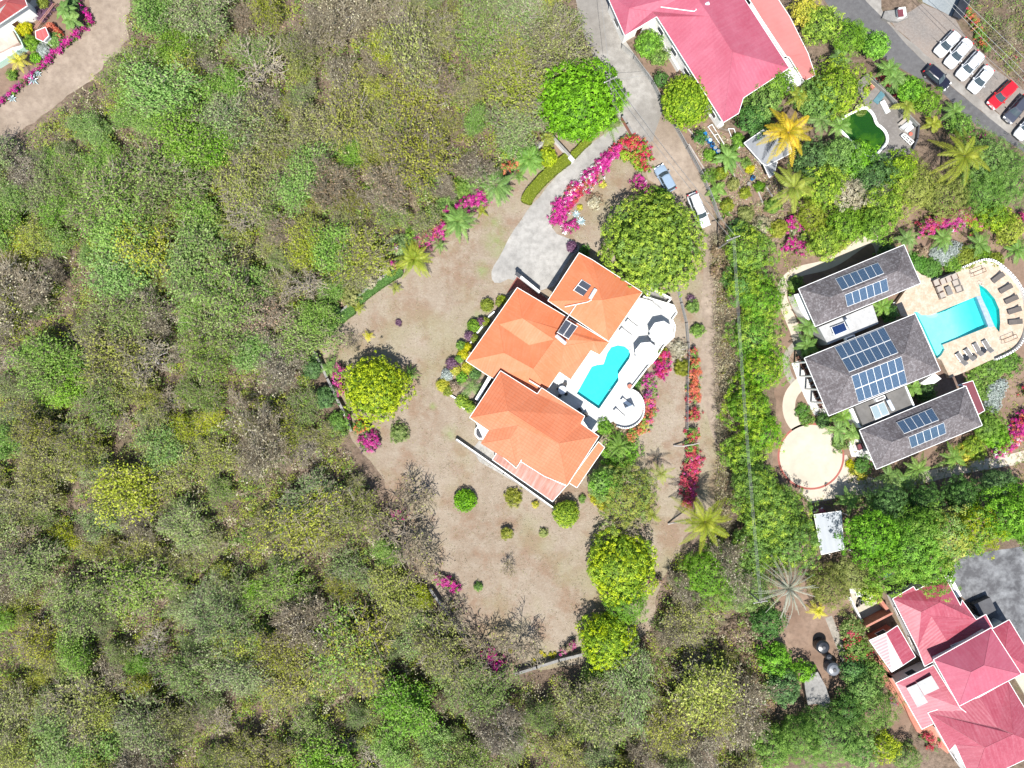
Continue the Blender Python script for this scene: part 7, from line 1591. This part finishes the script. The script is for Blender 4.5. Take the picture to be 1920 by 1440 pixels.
bank('red bougainvillea at the junction of driveway and road', [(1010, 500), (1070, 480), (1130, 490), (1175, 560), (1185, 640), (1175, 700)], [18, 26, 30, 32, 30, 20], 1.7, [RD, RD, RD, dict(red=5, mid=3, magenta=1), dict(red=4, mid=3), dict(red=4, mid=2)], seed=12, conv=zc)
bank('green leafed bougainvillea inside the junction', [(1000, 590), (1050, 570), (1110, 620), (1140, 690)], 20, 1.4, [dict(bigtree=5, red=.6)], seed=13, conv=zc)
bank('small magenta bougainvillea left of the silver blue car', [(1120, 740), (1160, 780), (1180, 830)], 20, 1.4, [MG], seed=14, conv=zc)
bank('dark purple bougainvillea under the huge round tree', [(1180, 830), (1230, 860), (1280, 880)], 16, 1.0, [dict(magenta=5, dark=2)], seed=15, conv=zc)
bank('magenta bougainvillea at the foot of the agaves', [(600, 1110), (660, 1090), (700, 1070)], 20, 1.2, [MG], seed=16, conv=zc)
for k_, (pts, wd, wts, lab) in enumerate([
    ([(858, 392), (885, 380), (915, 366)], [20, 36, 28], dict(magenta=8, mid=1), 'bright magenta bougainvillea between two clump palms'), ([(782, 458), (808, 442), (836, 424)], [28, 32, 22], dict(magenta=8, coral=1.2, mid=.6), 'magenta bougainvillea above the small lawn palm'), ([(943, 322), (960, 315), (972, 305)], 18, dict(coral=6, mid=2), 'orange red bougainvillea behind the dark clump palm'), ([(735, 497), (745, 490)], 14, MG, 'small magenta bougainvillea at the end of the long hedge'), ([(836, 400), (842, 392)], 10, MG, 'tiny magenta bougainvillea above the dark clump palm'), ([(742, 468), (750, 466)], 8, MG, 'tiny magenta sprig above the golden edged palm'),
    ([(640, 685), (632, 710), (640, 740)], [20, 24, 14], dict(magenta=6, mid=1.2), 'magenta bougainvillea between the wall and the round lime yellow tree'), ([(650, 775), (655, 785)], 12, MG, 'small magenta bougainvillea below left of the round tree'), ([(665, 795), (680, 805), (690, 800)], 22, dict(coral=4, dark=3, mid=2), 'orange flowering shrub below the round lime yellow tree'), ([(675, 835), (695, 828), (710, 822)], [26, 36, 24], dict(magenta=7, purple=1, mid=.8), 'dense magenta bougainvillea below the orange flowering shrub'),
    ([(738, 955), (745, 975), (762, 960)], 16, dict(magenta=5, dark=1, mid=1), 'magenta bougainvillea at the left edge among bare branches'), ([(815, 1078), (830, 1092), (852, 1095), (855, 1110)], [14, 20, 20, 14], dict(magenta=6, mid=1.5), 'magenta bougainvillea beside the left boundary wall'), ([(905, 1218), (925, 1235), (935, 1250)], [24, 34, 26], dict(magenta=6, purple=2, dark=1), 'deep magenta bougainvillea at the bottom corner of the lawn'), ([(1050, 1222), (1080, 1205)], 12, dict(magenta=2, brown=3), 'faded pink shrub near the bottom wall'),
    ([(1240, 660), (1245, 685), (1232, 705)], [22, 32, 24], dict(magenta=4, red=5, mid=.8), 'crimson bougainvillea at the right edge of the patio'), ([(1212, 705), (1222, 730), (1216, 750)], [20, 20, 20], dict(magenta=5, mid=2, purple=1), 'purple magenta bougainvillea right of the round lookout'), ([(1218, 745), (1220, 770), (1212, 790)], 24, dict(magenta=4, coral=4, mid=3), 'mixed pink and orange bougainvillea along the lookout'), ([(1212, 790), (1195, 808), (1178, 822)], [26, 26, 18], dict(coral=5, yellow=3, mid=1.5), 'orange and yellow flowering bank below the lookout'), ([(1215, 1085), (1240, 1090)], 12, dict(magenta=2, purple=2, brown=3), 'faint magenta bush in the dark gap below the path')]):
    bank(lab, pts, wd, 2.8 if k_ < 6 else 1.6, [wts], seed=30 + k_, dens=14)
bank('long red and orange bougainvillea hedge right of the wire fence, upper part', [(285, 370), (300, 430), (290, 500), (290, 560), (290, 610)], [14, 18, 24, 24, 24], 1.4, [dict(mid=3, coral=2, red=1), dict(coral=3, mid=3), dict(coral=6, red=1, mid=1.5), dict(coral=6, red=1, mid=1), dict(coral=3, red=4, mid=1)], seed=61, conv=zy)
bank('long crimson bougainvillea hedge right of the wire fence, middle part', [(285, 640), (300, 690)], [26, 28], 1.4, [dict(red=5, coral=2, mid=.8)], seed=62, conv=zy)
bank('green leafed stretch of the crimson hedge', [(285, 730), (285, 790), (280, 850)], 24, 1.4, [dict(mid=4, mango=1, red=3.5, coral=1)], seed=63, conv=zy)
bank('long crimson bougainvillea hedge right of the wire fence, lower part', [(300, 840), (285, 880), (270, 960), (270, 1030), (262, 1085)], [30, 34, 26, 26, 20], 1.4, [dict(red=7, magenta=1.0, mid=.4)], seed=64, conv=zy)
bank('magenta hedge along the fence of the top left garden', [(142, 0), (160, 22), (172, 38), (150, 55), (128, 76), (100, 102), (80, 124), (62, 138), (40, 158), (20, 178), (-10, 198)], [10, 10, 11, 13, 12, 11, 10, 9, 10, 8, 8], 1.0, [dict(magenta=5, purple=1, mid=.6)], seed=65, dens=12)
bank('huge magenta bougainvillea bank above the stone pool deck', [(1722, 432), (1745, 425), (1770, 405), (1795, 402), (1812, 420)], [22, 34, 44, 52, 34], 2.2, [dict(red=3, magenta=4, mid=1), dict(magenta=5, red=2, mid=1), dict(magenta=7, red=1, dark=.6), dict(magenta=7, whitef=.8, mid=.4), dict(red=2, bigtree=5)], seed=66)
bank('green and pink flowering bank right of the magenta bank', [(1812, 425), (1840, 410), (1860, 420)], 32, 1.8, [dict(bigtree=6, red=1.2, magenta=.6)], seed=67)
bank('magenta bougainvillea cut by the right edge of the picture', [(1912, 400), (1925, 420)], 30, 1.8, [dict(magenta=4, red=3, mid=1)], seed=68)
bank('magenta bougainvillea on the bare patch above the banana plants', [(1490, 420), (1478, 410)], 30, 1.6, [dict(magenta=5, green=2)], seed=69)
bank('pink tipped shrub above the lower magenta patch', [(1485, 410), (1500, 432), (1515, 428)], [34, 34, 26], 1.5, [dict(magenta=4, green=3, grey=.6)], seed=70)
bank('magenta bougainvillea patch left of the lime tree', [(1475, 450), (1490, 462), (1508, 458)], [26, 36, 26], 1.3, [dict(magenta=6, green=1.2)], seed=71)
bank('magenta flowers at the roadside below the black car', [(1808, 258), (1828, 252), (1850, 258)], 16, 1.6, [dict(magenta=3, mid=4)], seed=72)
bank('red leafed shrubs behind the timber deck', [(1648, 130), (1660, 160), (1680, 180)], 10, .9, [dict(red=3, dark=2)], seed=73)
bank('magenta, orange and white bougainvillea at the right edge below the villa', [(1860, 850), (1885, 840), (1905, 815), (1915, 790), (1930, 780)], [16, 24, 34, 36, 30], 1.8, [dict(whitef=2, magenta=2, bigtree=1), dict(magenta=5, whitef=.8, red=1), dict(magenta=5, coral=2.5, whitef=.5), dict(magenta=5, red=2), dict(magenta=4, coral=2)], seed=74)
bank('red flowers right of the silver bed', [(1915, 725), (1925, 740)], 14, 1.2, [dict(red=4, mid=1)], seed=75)
bank('crimson shrub under the skylight roof of the lower red house', [(1730, 1375), (1755, 1400)], [20, 26], 1.2, [dict(red=4, dark=2)], seed=76)
bank('dark red shrub left of the skylight roof', [(1668, 1305), (1676, 1318)], 12, 1.0, [dict(red=3, purple=3)], seed=77)
bank('orange leafed shrub at the bottom below the crimson roofs', [(1700, 1400), (1712, 1408)], 16, 1.2, [dict(coral=3, mid=3)], seed=78)
bank('thin red sprigs in the top right scrub', [(1810, 20), (1830, 45), (1850, 95)], 14, 1.2, [dict(coral=2, mid=5, red=1)], seed=79)
def hedge(label, conv, pts, wd, h_, lm, seed, group=None):
    p = [Vector((q.x, q.y, 0)) for q in smooth_poly(P(conv, pts, h_), 2, False)]; t = thing('clipped_hedge', label, 'hedge', tuple(p[len(p) // 2])); rng = np.random.default_rng(seed); l = []; r_ = []
    for i, q in enumerate(p):
        d = (p[min(i + 1, len(p) - 1)] - p[max(i - 1, 0)]).normalized(); nn = Vector((-d.y, d.x, 0)); w_ = wd / S / 2 * min(1, .45 + min(i, len(p) - 1 - i) * .35); l.append(q + nn * w_); r_.append(q - nn * w_)
    pl = l + r_[::-1]; MB().prism(shrink(pl, .06) if len(pl) > 3 else pl, 0, h_ - .08).build('core', LM[lm], t)
    C_ = []; Nn = []
    for i in range(len(p) - 1):
        ln = (p[i + 1] - p[i]).length; k = int(ln * wd / S * 55)
        for _ in range(k):
            u, v = rng.random(), rng.random(); q = l[i].lerp(l[i + 1], u).lerp(r_[i].lerp(r_[i + 1], u), v); e_ = (abs(v - .5) * 2) ** 5; C_.append((q.x, q.y, h_ - .12 * e_ + rng.normal() * .025)); Nn.append((rng.normal() * .35, rng.normal() * .35, 1))
        for side, sg in ((l, 1), (r_, -1)):
            for _ in range(int(ln * h_ * 40)):
                u = rng.random(); q = side[i].lerp(side[i + 1], u); C_.append((q.x, q.y, rng.random() * h_)); dd = (side[i + 1] - side[i]).normalized(); Nn.append((-dd.y * sg, dd.x * sg, rng.normal() * .4))
    C_ = np.array(C_) - np.array(tuple(t.location)); me = qmesh('foliage', [(leaves(C_, np.array(Nn), .15, rng, .7), None, rng.random(len(C_)), 0)], [LM[lm]]); o = bpy.data.objects.new('foliage', me); COL.objects.link(o); o.parent = t
hedge('long olive clipped hedge with rounded end left of the driveway', zs, [(1262, 590), (1280, 540), (1340, 470), (1420, 390), (1500, 330), (1530, 305)], 22, 1.1, 'hedgey', 1)
hedge('short olive clipped hedge beyond the gate pillar', zc, [(665, 585), (710, 540), (750, 495), (800, 460)], 14, 1.0, 'hedgey', 2)
hedge('long dark green clipped hedge at the upper left of the lawn', zs, [(215, 1200), (300, 1130), (400, 1060), (500, 1000)], 18, 1.1, 'hedge', 3)
hedge('short dark green clipped hedge left of the small golden palm', zs, [(100, 1315), (150, 1270), (205, 1235)], 20, 1.1, 'hedge', 4)
# fallen branches
for k_, (pts, r_, lab) in enumerate([([(200, 805, .2), (240, 808, 1.0), (290, 800, 1.6), (318, 792, 1.9)], .14, 'grey leaning trunk across the crimson hedge'), ([(175, 1158, .2), (200, 1152, .8), (240, 1145, 1.6), (280, 1140, 2.6)], .15, 'grey leaning trunk at the foot of the coconut palm'), ([(200, 382, .8), (225, 374, 1.0), (258, 370, 1.1)], .08, 'pale fallen branch above the magenta flowers'), ([(440, 535, .5), (470, 560, 1.2), (500, 598, 2)], .07, 'pale dead branch sticking out of the hedge trees')]):
    tag(MB().tube([W(*zy(x, y), z) for x, y, z in pts], r_, 7, r1=r_ * .5).build('fallen_branch', barkp), lab, 'branch')
tag(MB().tube([W(682, 485, 3.0), W(716, 508, 2.2)], .1, 6).build('fallen_branch', tanfab), 'straight pale bare pole in the scrub above the long hedge', 'branch')
# dry grass tufts on the lawn: uncountable
def tufts(name, poly, n, seed, size, mats, w_, lab, avoid=()):
    rng = np.random.default_rng(seed); xs = [p[0] for p in poly]; ys = [p[1] for p in poly]; C_ = []
    pr = random.Random(seed)
    while len(C_) < n:
        x, y = pr.uniform(min(xs), max(xs)), pr.uniform(min(ys), max(ys))
        if not inside(x, y, poly) or any(inside(x, y, a) for a in avoid): continue
        if noise.noise(Vector((x * .03, y * .03, seed))) + .35 * noise.noise(Vector((x * .15, y * .15, seed))) < pr.uniform(-.5, .35): continue
        C_.append(tuple(W(x, y, 0)))
    C_ = np.array(C_); k = 5; pos = np.repeat(C_, k, 0) + rng.normal(size=(n * k, 3)) * [.12, .12, 0] + [0, 0, .05]; pos[:, 2] = .03 + rng.random(n * k) * .06
    K = rng.choice(len(mats), n * k, p=np.array(w_) / sum(w_)); parts = []
    for i in range(len(mats)):
        s_ = K == i; parts.append((leaves(pos[s_], rng.normal(size=(int(s_.sum()), 3)) * .8 + [0, 0, .6], size * (.6 + .8 * rng.random(int(s_.sum()))), rng, .35), None, rng.random(int(s_.sum())), i))
    me = qmesh(name, parts, [LM[m] for m in mats]); o = bpy.data.objects.new(name, me); COL.objects.link(o); tag(o, lab, 'grass', kind='stuff')
HOUSE = [(878, 785), (1035, 560), (1085, 470), (1270, 580), (1190, 800), (1130, 850), (1040, 950)]
DRV = [(1170, 230), (1090, 285), (1000, 380), (920, 505), (930, 535), (1030, 555), (1070, 480), (1036, 430), (1060, 365), (1190, 250)]
tufts('dry_grass', YARD, 7000, 3, .13, ['grey', 'brown', 'olive'], [5, 2, 1.5], 'short parched grass scattered over the lawn', (HOUSE, DRV))
tufts('terrace_weeds', [(1290, 230), (1330, 240), (1420, 290), (1500, 340), (1500, 440), (1450, 470), (1370, 440), (1345, 400)], 1500, 4, .3, ['brown', 'olive', 'mid', 'grey'], [4, 2, 1, 2], 'weeds and litter on the bare terraces')
tufts('bed_weeds', [(1460, 430), (1560, 430), (1700, 390), (1925, 400), (1925, 960), (1600, 980), (1470, 900)], 2500, 5, .25, ['brown', 'olive', 'mid'], [2, 2, 2], 'weeds in the beds round the villa', ([(1490, 540), (1730, 450), (1925, 480), (1925, 690), (1850, 720), (1850, 800), (1640, 890), (1580, 780), (1500, 670)], [(1460, 790), (1590, 790), (1590, 930), (1460, 930)], [(1470, 530), (1520, 480), (1660, 430), (1660, 520), (1500, 800), (1465, 800)]))

# litter of sticks and dead stalks on the bare terraces: uncountable
rng_ = np.random.default_rng(77); a_ = []; b_ = []
TERR = [(1300, 240), (1335, 240), (1420, 290), (1500, 340), (1500, 460), (1450, 470), (1370, 440), (1345, 400)]
while len(a_) < 650:
    x_, y_ = rng_.uniform(1300, 1500), rng_.uniform(240, 470)
    if not inside(x_, y_, TERR): continue
    q_ = np.array(tuple(W(x_, y_))) + [0, 0, .06]; an_ = rng_.uniform(0, 6.28); l_ = .4 + rng_.random() ** 2 * 1.6; a_.append(q_); b_.append(q_ + [math.cos(an_) * l_, math.sin(an_) * l_, rng_.random() ** 2 * .8])
V_, F_ = segs(a_, b_, .035, .02); me_ = qmesh('dead_sticks', [(V_, F_, rng_.random(len(F_)), 0)], [twigm]); o_ = bpy.data.objects.new('dead_sticks', me_); COL.objects.link(o_); tag(o_, 'dead sticks and stalks littering the bare terraces', 'sticks', kind='stuff')
gl = 'banana and garden plants on the bare terraces'
for x, y, r_, m_, lab in ((1385, 262, 12, 'mid', 'green plant beside the right white planting frame'), (1330, 290, 10, 'mid', 'green plant left of the bottom blue barrels'), (1352, 325, 12, 'palml', 'pale stalky plant in the upper middle of the bare terraces'), (1375, 345, 11, 'olive', 'olive plant in the middle of the bare terraces'), (1398, 362, 10, 'olive', 'small olive plant near the lone blue barrel'), (1365, 385, 12, 'palml', 'pale stalky plant in the lower middle of the bare terraces'), (1400, 400, 14, 'olive', 'dusty plant low on the bare terraces'), (1430, 420, 16, 'grey', 'dry plant at the foot of the bare terraces'), (1450, 385, 14, 'mid', 'green plant below the zinc shed corner'), (1425, 350, 9, 'mid', 'small green plant right of the lone blue barrel'), (1460, 430, 16, 'olive', 'olive plant left of the magenta patch'), (1385, 428, 16, 'dark', 'dark plant at the bottom of the wire fence')):
    T_(x, y, r_, 1.2, m_, lab, 'shrub', 'shrub', style='fine', cl=.4, ls=.18, group=gl)
